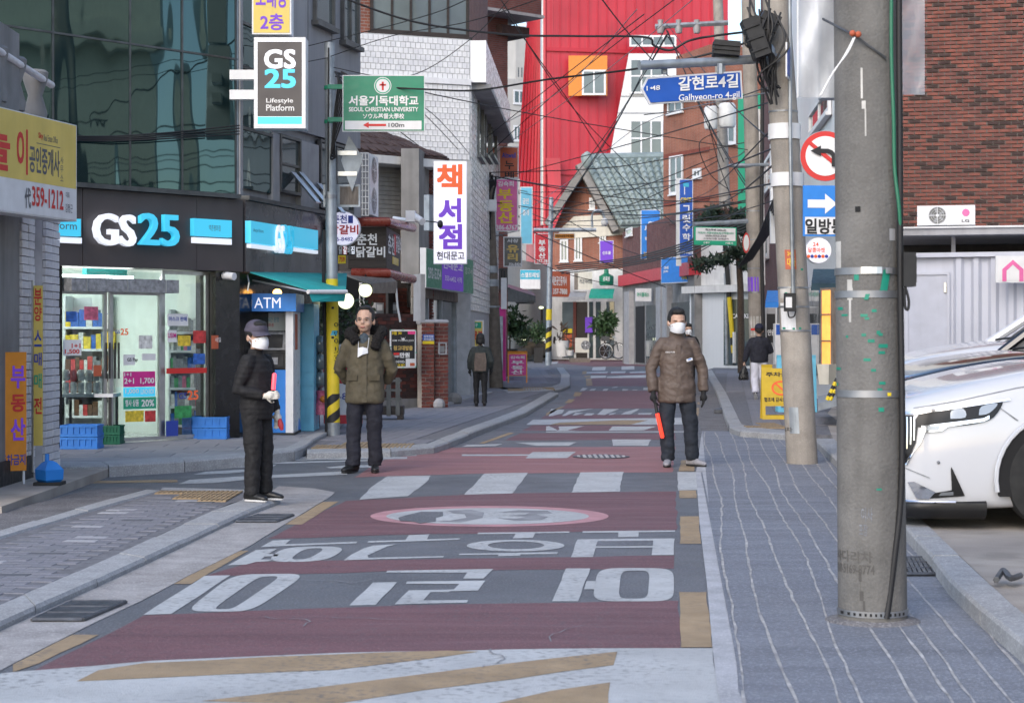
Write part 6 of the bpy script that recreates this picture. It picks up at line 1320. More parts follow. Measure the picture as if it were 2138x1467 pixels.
# A-boards
def aboard(name, label, x0, y0, x1, y1, face, rim, words, D=None, z=ZR, ins=(.08, .12, .92, .72), holes=True, group='folding boards on the pavement'):
    A = G((x0+x1)/2, y1, z); D = D or A.y; t = thing(name, label, 'folding board', Vector((P((x0+x1)/2, 0, D).x, D+.15, z)), group); f = Fr(x0, D, x1, D)
    h = H+(HY-y0)/F*D-z; w = f.L; lean = .28
    def pt(u, v, c=0): return Vector((f.o.x+u*w, D+lean*v*.5-c, z+v*h))
    for back in (0, 1):
        mp = (lambda p: p) if not back else (lambda p: Vector((p.x, 2*(D+lean*.5)+.01-p.y, p.z)))
        mb = MB()
        for (u0, v0, u1, v1) in ((0, .0, .09, 1), (.91, 0, 1, 1), (.09, .93, .3, 1), (.7, .93, .91, 1), (.09, .24, .91, .93), (.09, 0, .91, .07)) if holes else ((0, 0, .06, 1), (.94, 0, 1, 1), (.06, .22, .94, 1)):
            q = [pt(u0, v0), pt(u1, v0), pt(u1, v1), pt(u0, v1)]; q = [mp(a) for a in q]; mb.prism(q, (0, .025*(1 if not back else -1), 0))
        mb.build('leaf_panel', rim, t)
    q = [pt(ins[0], 1-ins[3], .003), pt(ins[2], 1-ins[3], .003), pt(ins[2], 1-ins[1], .003), pt(ins[0], 1-ins[1], .003)]; MB().poly(q).build('face', face, t)
    class S(Fr):
        def __init__(s): s.o = f.o.copy(); s.u = f.u; s.n = f.n
        def pt(s, a, b, c=0): return pt(a/w, b/h, c+.003)
    s = S()
    for st, m, u0, v0, u1, v1 in words: text(st, m, t, s, (u0*w, u1*w, (1-v1)*h, (1-v0)*h), c=.004, bold=.03)
    return t, pt, w, h
defm('aboard_yellow', (.62,.42,.02), rough=.5, var=.08)
t, pt, w, h = aboard('no_parking_board', 'yellow no parking folding board half hidden by the second pole', 1592, 761, 1668, 875, 'aboard_yellow', 'aboard_yellow', [('주차금지', 'black_ink', .12, .14, .92, .22), ('협조에 감사드립니다', 'black_ink', .06, .6, .94, .68)])
n = 28; cu, cv = .52, .43
ro = [pt(cu+.26*math.cos(2*PI*i/n), 1-cv+.13*math.sin(2*PI*i/n)*w/h*1.55, .009) for i in range(n)]; ri = [pt(cu+.2*math.cos(2*PI*i/n), 1-cv+.1*math.sin(2*PI*i/n)*w/h*1.55, .009) for i in range(n)]
MB().add(ro+ri, [(i, (i+1) % n, n+(i+1) % n, n+i) for i in range(n)]).build('prohibition_ring', 'orange_ink', t); MB().poly([pt(cu-.17, 1-cv+.08, .01), pt(cu-.13, 1-cv+.1, .01), pt(cu+.17, 1-cv-.08, .01), pt(cu+.13, 1-cv-.1, .01)]).build('prohibition_bar', 'orange_ink', t)
aboard('blue_board', 'light blue wheeled folding board behind the yellow board', 1624, 741, 1706, 860, 'blue_locker', 'blue_locker', [('OPEN', 'white_ink', .2, .4, .8, .55)])
aboard('agency_board', 'orange framed magenta estate agent folding board on the island pavement', 1060, 733, 1101, 799, 'magenta', 'orange_board', [('김숙희', 'white_ink', .15, .15, .85, .24), ('부', 'white_ink', .2, .3, .8, .42), ('동', 'white_ink', .2, .46, .8, .58), ('산', 'white_ink', .2, .6, .8, .72)], z=ZL, ins=(.06, .1, .94, .76), holes=False)
aboard('yellow_floor_board', 'bright yellow folding caution board behind the thin striped pole', 1129, 703, 1160, 746, 'yellow_ink', 'orange_board', [], D=112, z=0, ins=(.12, .06, .88, .8), holes=False)
tc_ = thing('traffic_cone', 'orange traffic cone beside the magenta folding board', 'traffic cone', P(1056, 782, 62)); c0 = P(1056, 782, 62); MB().tube([c0, c0+Vector((0, 0, .7))], [.13, .03], 12).build('cone', 'orange_ink', tc_, smooth=True); MB().tube([c0+Vector((0, 0, .35)), c0+Vector((0, 0, .5))], [.085, .065], 12).build('white_band', 'white_ink', tc_, smooth=True); MB().box(c0.x-.2, c0.x+.2, c0.y-.2, c0.y+.2, c0.z-.02, c0.z+.03).build('foot', 'orange_ink', tc_)
tag(MB().prism([G(1508, 862, .01), G(1491, 862, .01), G(1498, 857, .01), G(1511, 857, .01)], (0, 0, .06)).build('kerb_ramp', 'iron'), 'small dark rubber kerb ramp in the right gutter', 'ramp')
# big brick block
fX = Fr(1860,29,2300,28.2)
bb = thing('brick_block', 'large red and dark brick block above the parked cars', 'building', fX.pt(2, 0)); bX = fX.b(2000, 474)
MB().fb(fX, 0, fX.L+4, bX-.4, 10, -6, -.02).build('wall', 'mortar_grey', bb)
cxm = fX.a(1990)
defm('brick_face', (.23,.078,.06), rough=.85, var=.16, scale=8, bump=.3); defm('brick_face2', (.17,.065,.055), rough=.85, var=.16, scale=8, bump=.3)
bricks('brick', bb, fX, (.0, fX.a(2160), bX, fX.b(2000, -60)), .185, .0605, .018, .034, ['brick_face']*3+['brick_face2']*3+['brick_dark'], c=-.018, limit=300)
# ledge, dark gap, shed
shed = thing('portable_shed', 'pale lilac corrugated shed with a door behind the parked cars', 'shed', Vector((P(2000, 0, 24).x, 24, 0))); fS2 = Fr(1860,24,2300,23.2); bS = fS2.b(2000, 527); aE = fS2.L+4
defm('shed_lilac', (.52,.54,.62), rough=.5, var=.05, scale=1, streak=.1); defm('shed_door', (.47,.49,.57), rough=.5, var=.05, streak=.1)
MB().fb(fS2, 0, aE, .085, bS, -2, -.05).build('wall', 'shed_lilac', shed); MB().fb(fS2, 0, aE, bS-.06, bS, -.04, .05).build('top_rail', 'shed_lilac', shed)
x = fS2.a(1990)
while x < aE-.2:
    MB().prism([fS2.pt(x, .1, -.05), fS2.pt(x+.04, .1, .0), fS2.pt(x+.1, .1, .0), fS2.pt(x+.14, .1, -.05)], (0, 0, bS-.17)).build('rib', 'shed_lilac', shed); x += .22
dr = MB().fr_(fS2, (fS2.a(1895), fS2.a(1978), .1, fS2.b(1940, 572)), -.05, -.02).build('door', 'shed_door', shed); MB().frame(fS2, (fS2.a(1890), fS2.a(1983), .1, fS2.b(1940, 568)), .035, -.05, .0).build('door_frame', 'shed_lilac', dr); MB().fb(fS2, fS2.a(1971), fS2.a(1976), fS2.b(1975, 610), fS2.b(1975, 590), -.02, .01).build('hinge', 'steel', dr)
b = board('house_sign', 'white sign with a pink house outline on the lilac shed', 2079, 534, 2190, 590, 23.2, 'sign_white', th=.03)
b.shape([(.12, .95), (.12, .5), (.32, .15), (.52, .5), (.52, .95), (.44, .95), (.44, .55), (.32, .33), (.2, .55), (.2, .95)], 'pink_sign', .008)
cp = thing('flat_canopy', 'pale flat canopy roof with posts above the lilac shed', 'canopy', fX.pt(1, 3)); fL = Fr(1860,25.5,2300,24.8); b0, b1 = fL.b(2000, 490), fL.b(2000, 473)
MB().fb(fL, 0, fL.L+4, b0, b1, -3, 0).build('roof_slab', 'grey_stone', cp); MB().fb(fL, 0, fL.L+4, b1-.02, b1+.004, -3, .04).build('roof_edge', 'white_paint', cp)
for x in (1985, 2200): MB().fb(fL, fL.a(x), fL.a(x+9), 0, b0, -.6, -.5).build('post', 'grey_stone', cp)
MB().fb(fL, 0, fL.L+4, .1, b0, -2.9, -2.8).build('back_wall', 'black', cp)
b = ac_unit('white outdoor unit with a round fan and pink logo on the flat canopy', 1915, 430, 2036, 471, 25.6, 25.4, fans=1, fanx=.35); b.circle('pink_sign', .84, .38, .05, .012); b.t('LG', 'grey_ink', .77, .72, .9, .86, bold=.02, c=.012)

# ================================================================ poles
defm('pole_concrete', (.165,.16,.152), rough=.9, var=.16, scale=4, bump=.35, bscale=60, dirt=.55, dscale=2.2, dcol=(.11,.105,.1), speck=.07, streak=.5)
defm('pole_concrete2', (.34,.31,.275), rough=.9, var=.14, scale=4, bump=.3, bscale=60, dirt=.5, dscale=2.2, dcol=(.2,.185,.17), speck=.08, streak=.35)
defm('pole_wood', (.17,.145,.12), rough=.9, var=.2, scale=6, bump=.3, streak=.5); defm('tape_green', (.005,.24,.16), rough=.5, var=.1); defm('pole_yellow', (.68,.52,.02), rough=.5, var=.08, scale=4, streak=.15); defm('strap', (.3,.31,.33), rough=.45, metal=.7, var=.2); defm('stain_dark', (.1,.095,.09), rough=.9, var=.2); defm('plaster_smear', (.5,.49,.47), rough=.8, var=.2)
class Pole:
    def __init__(s, name, label, pts, radii, m, n=28, cat='utility pole'):
        s.p = [P(*q) if not isinstance(q, Vector) else q for q in pts]; s.r = radii; s.root = thing(name, label, cat, s.p[0])
        MB().tube(s.p, radii, n).build('shaft', m, s.root, smooth=True)
    def at(s, z):
        for i in range(len(s.p)-1):
            if s.p[i].z <= z <= s.p[i+1].z or i == len(s.p)-2:
                t = (z-s.p[i].z)/(s.p[i+1].z-s.p[i].z); return s.p[i].lerp(s.p[i+1], t), s.r[i]+(s.r[i+1]-s.r[i])*t
    def zpix(s, y): D = s.p[0].y-s.r[0]; return H+(HY-y)/F*D
    def ang(s, x, y):
        z = s.zpix(y); c, r = s.at(z); dx = (x-CX)/F*(c.y-r)-c.x; return math.asin(max(-1, min(1, dx/r)))
    def patch(s, x0, y0, x1, y1, m, name='tape', k=.002, skew=0.0, n=4):
        z0, z1 = s.zpix(y1), s.zpix(y0); a0, a1 = s.ang(x0, (y0+y1)/2), s.ang(x1, (y0+y1)/2); vs = []
        for j, z in enumerate((z0, z1)):
            c, r = s.at(z)
            for i in range(n+1):
                a = a0+(a1-a0)*i/n+skew*j; vs.append(c+Vector((math.sin(a)*(r+k), -math.cos(a)*(r+k), 0)))
        return MB().add(vs, [(i, i+1, n+2+i, n+1+i) for i in range(n)]).build(name, m, s.root)
    def band(s, y, h, m, name='strap', k=.006):
        z = s.zpix(y); c, r = s.at(z); return MB().tube([c-Vector((0, 0, h/2)), c+Vector((0, 0, h/2))], r+k, 28).build(name, m, s.root, smooth=True)
    def words(s, st, m, x0, y0, x1, y1, bold=.015, k=.003):
        co, fs, lo, hi = text_mesh(st, min(bold, .012)); z0, z1 = s.zpix(y1), s.zpix(y0); a0, a1 = s.ang(x0, y0), s.ang(x1, y0); vs = []
        for p in co:
            a = a0+(a1-a0)*(p[0]-lo[0])/(hi[0]-lo[0]); z = z0+(z1-z0)*(p[1]-lo[1])/(hi[1]-lo[1]); c, r = s.at(z); vs.append(c+Vector((math.sin(a)*(r+k), -math.cos(a)*(r+k), 0)))
        return MB().add(vs, fs).build('lettering', m, s.root)
    def stripes(s, y0, y1, n, ms=('black', 'pole_yellow'), slant=.9, k=.003):
        z0, z1 = s.zpix(y1), s.zpix(y0); h = (z1-z0)/n
        for i in range(n):
            vs = []; N_ = 16
            for q in (0, 1):
                for j in range(N_+1):
                    a = -PI/2+PI*j/N_; z = min(max(z0+(i+q)*h+slant*h*(j/N_-.5), z0), z1); c, r = s.at(z); vs.append(c+Vector((math.sin(a)*(r+k), -math.cos(a)*(r+k), 0)))
            MB().add(vs, [(j, j+1, N_+2+j, N_+1+j) for j in range(N_)]).build('stripe', ms[i % 2], s.root)
b0 = G(1822, 1297); bp = Pole('concrete_pole', 'big weathered concrete utility pole with green tape scraps in the foreground', [b0, P(1808, 28, 9.17), P(1800, -700, 9.17)], [.170, .160, .15], 'pole_concrete', 48)
for y in (564, 613, 823): bp.band(y, .035, 'strap')
bp.band(1284, .03, 'strap', 'base_band'); bp.patch(1800, 556, 1840, 570, 'steel', 'strap_lock', .012); bp.patch(1845, 558, 1858, 570, 'steel', 'strap_bolt', .025)
for i in range(14): bp.patch(1757+i*10, 1281, 1761+i*10, 1287, 'dark_void', 'band_hole', .0075)
for x, y, w_, h_ in ((1760,640,7,6),(1798,655,14,6),(1806,662,9,5),(1820,645,10,6),(1765,655,10,4),(1800,696,9,6),(1812,708,14,7),(1830,690,8,8),(1834,695,9,6),(1834,718,20,8),(1834,733,14,6),(1804,748,14,6),(1835,797,14,6),(1832,811,10,6),(1755,768,9,5),(1819,770,10,6),(1753,801,8,6),(1772,700,4,5),(1749,678,5,8),(1750,712,5,7),(1754,732,4,7),(1834,851,12,9),(1830,1020,11,4),(1752,1012,4,5),(1748,563,10,10),(1786,570,9,14),(1800,612,10,10),(1858,612,12,8),(1768,824,8,6),(1750,975,4,5)): bp.patch(x, y, x+w_, y+h_, 'tape_green')
bp.patch(1836, 562, 1852, 606, 'tape_green', 'tape', .006, .12); bp.patch(1805, 613, 1813, 625, 'tape_green', 'tape', .008, .05); bp.patch(1852, 820, 1860, 827, 'yellow_ink', 'tape', .008)
for q in ((1774, 582, 1783, 625), (1777, 625, 1781, 672), (1798, 135, 1802, 200), (1800, 205, 1808, 222), (1806, 222, 1809, 280), (1752, 500, 1764, 560), (1780, 600, 1784, 615)): bp.patch(*q, 'plaster_smear', 'plaster_smear', .0015)
bp.patch(1745, 255, 1752, 350, 'sign_white', 'label_strip', .003); bp.words('주차금지', 'black_ink', 1744, 410, 1752, 455); bp.patch(1738, 385, 1744, 565, 'pole_yellow', 'yellow_strip', .012); bp.patch(1858, 475, 1872, 500, 'grey_stone', 'faded_sticker', .002)
bp.words('사다리차', 'stain_dark', 1752, 1152, 1822, 1176, .03); bp.words('010-5169-8774', 'stain_dark', 1752, 1180, 1826, 1200, .01); bp.words('이사', 'apron', 1800, 1060, 1822, 1090, .03); bp.words('포장', 'apron', 1796, 1094, 1812, 1120, .02)
bp.patch(1788, 428, 1798, 440, 'dark_void', 'bolt_hole', .003)
crk = [(1795, 1195), (1799, 1215), (1797, 1235), (1803, 1255), (1806, 1275)]
for i in range(4): bp.patch(crk[i][0], crk[i][1], crk[i+1][0]+1.5, crk[i+1][1], 'stain_dark', 'crack', .001)
bb2 = MB().ellip(b0+Vector((0, 0, -.01)), (.26, .24, .05), 20, 6).build('mortar_collar', 'asphalt_old', bp.root, smooth=True)
cb_ = [P(1878, -300, 9.0), P(1877, 28, 9.0), P(1879, 300, 8.98), P(1880, 600, 8.97), P(1884, 900, 8.96), P(1880, 1050, 8.95), P(1868, 1160, 8.93), P(1858, 1240, 8.92), P(1851, 1290, 8.9)]
MB().tube(catmull(cb_), .0155, 10).build('black_cable', 'cable_black', bp.root, smooth=True)
defm('cable_green', (.02,.16,.09), rough=.5, var=.05); MB().tube(catmull([P(1864, -200, 8.98), P(1861, 80, 8.98), P(1866, 250, 8.97), P(1868, 350, 8.97), P(1877, 430, 8.96), P(1880, 480, 8.97)]), .009, 8).build('green_cable', 'cable_green', bp.root, smooth=True)
MB().tube([P(1718, 40, 9.2), P(1780, 72, 8.98), P(1850, 122, 9.0)], .006, 6).build('steel_pin', 'iron', bp.root); MB().ellip(P(1780, 70, 8.97), (.016, .016, .016), 10, 7).build('pin_knob', 'rust_sign', bp.root); MB().ellip(P(1792, 72, 8.97), (.016, .016, .016), 10, 7).build('pin_knob', 'rust_sign', bp.root)
for q in ([(1785, 78), (1770, 110), (1740, 150), (1712, 200)], [(1782, 80), (1762, 118), (1735, 160), (1715, 198)]): MB().tube(catmull([P(x, y, 8.93) for x, y in q]), .004, 5).build('plastic_string', 'white_plastic', bp.root)
bx = thing('pole_box', 'black plastic box strapped to the right of the big concrete pole', 'box', P(1898, 605, 9.0)); MB().box(P(1885,0,8.95).x, P(1911,0,8.95).x, 8.93, 9.05, P(0,598,8.95).z, P(0,527,8.95).z).build('case', 'black', bx); MB().box(P(1907,0,8.95).x, P(1914,0,8.95).x, 8.95, 9.03, P(0,590,8.95).z, P(0,535,8.95).z).build('hinge_side', 'black', bx); MB().tube(catmull([P(1890, 598, 8.95), P(1897, 625, 8.95), P(1896, 645, 8.95), P(1890, 640, 8.95), P(1888, 600, 8.95)]), .007, 6).build('cable_loop', 'cable_black', bx, smooth=True)
# translucent plastic sheets and the lamp box behind the pole
lb = thing('grey_sign_box', 'grey sign box wrapped in translucent plastic behind the top of the big pole', 'sign', P(1720, 200, 9.8)); MB().box(P(1715,0,9.7).x, P(1750,0,9.7).x, 9.7, 9.8, P(0,205,9.7).z, 4.2).build('box', 'galvanised', lb)
def plastic(pts, D):
    vs = []; nx, ny = 8, 10; (x0, y0), (x1, y1) = pts; fs = []
    for j in range(ny+1):
        for i in range(nx+1):
            x, y = x0+(x1-x0)*i/nx, y0+(y1-y0)*j/ny; vs.append(P(x, y, D+.03*mnoise.noise((x*.02, y*.02, D))+.02*math.sin(x*.09+y*.03)))
    return MB().add(vs, [(j*(nx+1)+i, j*(nx+1)+i+1, (j+1)*(nx+1)+i+1, (j+1)*(nx+1)+i) for j in range(ny) for i in range(nx)]).build('plastic_cover', 'plastic_sheet', lb, smooth=True)
plastic(((1664, -200), (1748, 204)), 9.55); plastic(((1672, -200), (1752, 200)), 9.85); plastic(((1868, -200), (1931, 198)), 9.5)
MB().prism([P(1664,-200,9.5),P(1667,-200,9.5),P(1667,204,9.5),P(1664,204,9.5)], (0,.01,0)).build('sheet_edge','white_plastic',lb)
# second pole
c0 = G(1675, 968); sp2 = Pole('concrete_pole', 'second leaning concrete pole carrying the blue street name sign', [c0, P(1643, 360, 20.3), P(1622, 28, 20.3), P(1600, -330, 20.3)], [.172, .165, .15, .14], 'pole_concrete2', 36)
for y, h_ in ((272, .17), (373, .15)): sp2.band(y, h_, 'white_plastic', 'clamp_sleeve', .02)
for y in (230, 600, 640, 690): sp2.band(y, .02, 'strap')
for q in ((1634, 632, 1661, 691, 'sign_white'), (1636, 650, 1655, 690, 'tile_white'), (1640, 521, 1662, 562, 'rust_sign'), (1650, 850, 1668, 905, 'galvanised'), (1632, 600, 1650, 622, 'plaster_smear')): sp2.patch(*q, 'notice', .002)
sp2.words('24시', 'yellow_ink', 1644, 524, 1658, 534, .03); sp2.words('대출', 'yellow_ink', 1644, 538, 1660, 556, .03); sp2.words('2차', 'stain_dark', 1642, 892, 1656, 902, .02)
for x, y in ((1637, 683), (1655, 684), (1668, 683), (1672, 560), (1640, 610)): sp2.patch(x, y, x+5, y+4, 'tape_green', 'tape', .004)
MB().tube(catmull([P(1648, -100, 20.05), P(1650, 100, 20.05), P(1650, 255, 20.05), P(1652, 400, 20.05), P(1656, 612, 20.08)]), .02, 8).build('conduit', 'galvanised', sp2.root, smooth=True)
ad = thing('power_adapter', 'black power adapter box with white label on the second pole', 'box', P(1649, 660, 20.0)); MB().box(P(1638,0,20).x, P(1660,0,20).x, 19.92, 20.06, P(0,650,20).z, P(0,612,20).z).build('case', 'black', ad); MB().box(P(1641,0,19.9).x, P(1654,0,19.9).x, 19.915, 19.918, P(0,642,19.9).z, P(0,620,19.9).z).build('label', 'sign_white', ad); MB().tube(catmull([P(1645, 650, 19.95), P(1648, 662, 19.95), P(1658, 660, 19.95), P(1661, 648, 19.98)]), .008, 6).build('lead', 'cable_black', ad)
sa = thing('street_name_sign', 'blue arrow street name sign hanging from a grey arm', 'sign', P(1480, 120, 20)); MB().tube([P(1625, 121, 20.1), P(1480, 130, 19.8), P(1335, 137, 19.5)], .05, 10).build('arm', 'galvanised', sa, smooth=True); MB().ellip(P(1609, 120, 20.05), (.06, .08, .15), 10, 8).build('arm_socket', 'galvanised', sa, smooth=True)
for x in (1387, 1504): MB().tube([P(x, 133, 19.7), P(x, 155, 19.7)], .035, 6).build('hanger', 'galvanised', sa)
sl = lambda x, y, k: P(x, y, 19.6+(x-1335)/215*.35-k)
def bsign(k, ins): return [sl(1338-0+ins*1.5, 186, k), sl(1350+ins, 162+ins, k), sl(1548-ins, 148+ins, k), sl(1551-ins, 206-ins, k), sl(1355+ins, 218-ins, k)]
MB().prism(bsign(.0, 0), (0, .04, 0)).build('plate', 'white_plastic', sa); MB().prism(bsign(.012, 3.5), (0, .008, 0)).build('blue_face', 'blue_sign', sa)
class Sk(Fr):
    def __init__(s): s.n = Vector((0, -1, 0))
    def pt(s, a, b, c=0): x, y = a, b+ (1445-a)*.06; return P(x, y, 19.6+(x-1335)/215*.35-.02-c)
sk = Sk()
def stx(st, m, x0, y0, x1, y1, bo=.01): text(st, m, sa, sk, (x0, x1, y1, y0), c=.004, bold=bo)
stx('갈현로4길', 'white_ink', 1417, 160, 1541, 188, .02); stx('Galhyeon-ro 4-gil', 'white_ink', 1417, 196, 1544, 214, .01); stx('1 48', 'white_ink', 1350, 174, 1378, 184, .012); MB().poly([sk.pt(1357, 179, .005), sk.pt(1361, 182, .005), sk.pt(1361, 176, .005)]).build('arrow', 'white_ink', sa); MB().poly([sk.pt(1360, 178.2, .005), sk.pt(1366, 178.2, .005), sk.pt(1366, 179.8, .005), sk.pt(1360, 179.8, .005)]).build('arrow', 'white_ink', sa)
b = board('small_blue_plate', 'small blue plate seen edge-on at the top of the second pole', 1644, 88, 1656, 160, 19.8, 'blue_sign', D1=20.4, th=.02)
sc2 = thing('sign_pole', 'slim steel post carrying the round and blue traffic signs behind the big pole', 'post', Vector((P(1762, 0, 19.4).x, 19.4, 0))); MB().tube([Vector((P(1762, 0, 19.4).x, 19.4, 0)), Vector((P(1762, 0, 19.4).x, 19.4, 4.2))], .04, 12).build('post', 'galvanised', sc2, smooth=True)
c = P(1723, 326, 19.3); nl = thing('no_left_turn_sign', 'round red rimmed no left turn sign left of the big pole', 'traffic sign', c); R2 = 53/F*19.3
def disc(r0, m, dy, nm, par): MB().tube([c+Vector((0, dy, 0)), c+Vector((0, dy+.012, 0))], r0, 40).build(nm, m, par, smooth=True)
disc(R2, 'galvanised', 0, 'plate', nl); disc(R2*.98, 'red_ink', -.006, 'rim', nl); disc(R2*.78, 'white_ink', -.012, 'field', nl)
zc = lambda x, y: P(x, y, 19.275); MB().prism([zc(1687, 300), zc(1692, 294), zc(1760, 350), zc(1755, 357)], (0, .004, 0)).build('slash', 'red_ink', nl)
pth = [(1741, 348), (1741, 330), (1740, 323), (1735, 318), (1728, 315), (1712, 315)]; vs = []
for (x, y), (dx, dy) in zip(pth, ((4.5, 0), (4.5, 0), (4, -2), (3, -4), (1, -4.5), (0, -4.5))): vs += [P(x+dx, y+dy, 19.265), P(x-dx, y-dy, 19.265)]
MB().add(vs, [(2*i, 2*i+1, 2*i+3, 2*i+2) for i in range(len(pth)-1)]).build('bent_arrow', 'black_ink', nl); MB().poly([P(1692, 315, 19.263), P(1714, 304, 19.263), P(1714, 326, 19.263)]).build('arrow_head', 'black_ink', nl)
b = board('one_way_sign', 'blue one way sign with white arrow and black words left of the big pole', 1677, 387, 1790, 493, 19.2, 'sign_white', D1=19.25, th=.02, rim='blue_vivid', rw=.02); b.q('blue_vivid', .01, .01, .99, .62); b.shape([(.08, .28), (.4, .28), (.4, .16), (.62, .36), (.4, .56), (.4, .44), (.08, .44)], 'white_ink', .008); b.t('일방통행', 'black_ink', .04, .66, .98, .95, bold=.03)
# middle and far poles
mp_ = Pole('concrete_pole', 'pale slim concrete pole with the green zone sign in the middle distance', [P(1584, 835, 46), P(1572, 400, 46), P(1566, 160, 46), P(1560, -100, 46)], [.2, .19, .18, .17], 'pole_concrete2', 20)
for y in (440, 500, 560, 610): mp_.band(y, .03, 'strap')
mp_.patch(1563, 578, 1584, 608, 'purple_ink', 'notice', .003); mp_.patch(1566, 660, 1590, 700, 'plaster_smear', 'notice', .003); mp_.patch(1569, 685, 1576, 690, 'red_ink', 'notice', .006)
MB().tube([P(1592, 160, 45.7), P(1590, 500, 45.7), P(1596, 800, 45.7)], .05, 8).build('black_conduit', 'cable_black', mp_.root, smooth=True)
al_ = thing('street_lamp', 'grey street lamp head on an arm at the middle pole', 'street lamp', P(1572, 345, 45.5)); MB().tube([P(1605, 344, 45.7), P(1580, 344, 45.6), P(1565, 345, 45.5)], .04, 8).build('arm', 'galvanised', al_); MB().ellip(P(1546, 346, 45.4), (.34, .12, .06), 14, 8).build('lamp_head', 'galvanised', al_, smooth=True)
gz = board('zone_sign', 'green and white school food zone sign below a grey bracket arm', 1450, 473, 1538, 511, 44.6, 'green_ink', [], D1=45, th=.04, rim='green_ink'); gz.q('sign_white', .03, .05, .97, .75, .005)
for st, m, u0, v0, u1, v1 in (('학교주변 200m는', 'black_ink', .25, .1, .75, .22), ('어린이 식품안전보호구역입니다', 'green_ink', .08, .27, .92, .39), ('GREEN FOOD ZONE', 'grey_ink', .25, .44, .75, .54), ('고열량식품 판매금지', 'grey_ink', .2, .6, .8, .69), ('은평구', 'white_ink', .2, .82, .35, .93), ('서울시', 'white_ink', .72, .82, .9, .93)): gz.t(st, m, u0, v0, u1, v1, c=.015, bold=.015)
MB().tube([P(1448, 469, 44.9), P(1560, 462, 45.6)], .06, 8).build('arm', 'galvanised', gz.root, smooth=True)
c = P(1558, 507, 44.8); ns = thing('no_entry_turn_sign', 'narrow edge-on round red rimmed sign on the middle pole', 'traffic sign', c)
for r_, m, d in ((1.0, 'red_ink', 0), (.78, 'white_ink', -.02)): MB().prism([c+Vector((math.cos(2*PI*i/24)*.06*r_, d-.2*math.cos(2*PI*i/24)*r_, math.sin(2*PI*i/24)*.25*r_)) for i in range(24)], (0, .02, 0)).build('disc', m, ns)
fp = Pole('concrete_pole', 'far concrete pole with yellow black stripes before the white cafe', [P(1532, 768, 80), P(1512, 400, 80), P(1500, 28, 80), P(1494, -120, 80)], [.27, .25, .22, .2], 'pole_concrete2', 18); fp.stripes(672, 752, 6)
gg = thing('guy_guard', 'leaning black and yellow guy wire guard by the far pole', 'guard', P(1530, 762, 77)); a, b_ = P(1534, 762, 77), P(1508, 440, 77)
for t0, t1, m in ((0, .08, 'black'), (.08, .13, 'pole_yellow'), (.13, .18, 'black'), (.18, .44, 'pole_yellow'), (.44, 1, 'black')): MB().tube([a.lerp(b_, t0), a.lerp(b_, t1)], .1, 10).build('sleeve', m, gg)
MB().tube([P(1518, 760, 77.3), P(1515, 570, 77.3)], .08, 8).build('steel_pipe', 'galvanised', gg)
for k, (x0, y0, x1, y1) in enumerate(((1470, 222, 1498, 270), (1500, 216, 1536, 266))):
    t = thing('transformer', ['white transformer can on the far pole, left of the pair', 'white transformer can on the far pole, right of the pair'][k], 'transformer', P((x0+x1)/2, y1, 78), 'transformers on the far pole'); cx_ = P((x0+x1)/2, 0, 78).x; z0, z1 = P(0, y1, 78).z, P(0, y0, 78).z; r_ = (x1-x0)/2/F*78
    MB().tube([(cx_, 78, z0), (cx_, 78, z0+.1), (cx_, 78, z1-.1), (cx_, 78, z1)], [r_*.85, r_, r_, r_*.8], 16).build('tank', 'white_paint', t, smooth=True)
    for q in (-.5, 0, .5): MB().tube([(cx_+q*r_, 78, z1), (cx_+q*r_, 78, z1+.3)], [.05, .03], 8).build('bushing', 'brick_brown', t)
ca = thing('cross_arm', 'grey pole cross arm with insulators against the red cladding', 'cross arm', P(1440, 60, 60)); MB().tube([P(1368, 56, 60), P(1520, 48, 60)], .09, 6).build('beam', 'galvanised', ca)
for x in (1379, 1417, 1455): MB().tube([P(x, 70, 60), P(x, 60, 60), P(x, 50, 60), P(x, 42, 60)], [.1, .13, .08, .1], 10).build('insulator', 'grey_stone', ca, smooth=True)
wp_ = Pole('wooden_pole', 'dark weathered pole with cable clutter beyond the bookshop', [P(1036, 815, 47.8), P(1022, 500, 47.8), P(1018, 365, 47.8)], [.19, .17, .15], 'pole_wood', 16)
for y in (562, 590, 640): wp_.band(y, .18 if y < 600 else .05, 'galvanised', 'strap', .02)
t = thing('junction_box', 'white junction box on the dark weathered pole', 'box', P(1025, 440, 47.4)); MB().box(P(1014,0,47.4).x, P(1037,0,47.4).x, 47.2, 47.5, P(0,442,47.4).z, P(0,418,47.4).z).build('case', 'white_plastic', t); MB().box(P(1016,0,47.2).x, P(1035,0,47.2).x, 47.18, 47.2, P(0,440,47.2).z, P(0,420,47.2).z).build('lid', 'white_plastic', t)
tp = Pole('thin_pole', 'thin steel pole with yellow black stripes at the street bend', [P(1145, 763, 84), P(1148, 560, 84), P(1151, 412, 84)], [.14, .12, .1], 'galvanised', 14); tp.stripes(682, 735, 5); tp.patch(1140, 645, 1152, 668, 'yellow_ink', 'sticker', .01)
sl_ = thing('gantry_bar', 'grey horizontal bar with curved lamp on the thin pole', 'street lamp', P(1180, 482, 83.6)); MB().tube([P(1114, 480, 83.6), P(1245, 480, 83.6)], .09, 8).build('bar', 'galvanised', sl_); MB().tube(catmull([P(1237, 475, 83.6), P(1236, 450, 83.6), P(1243, 440, 83.6), P(1256, 441, 83.6), P(1262, 455, 83.6)]), .05, 8).build('curved_arm', 'galvanised', sl_, smooth=True); MB().ellip(P(1262, 464, 83.6), (.16, .16, .2), 12, 8).build('lamp_head', 'white_paint', sl_, smooth=True)
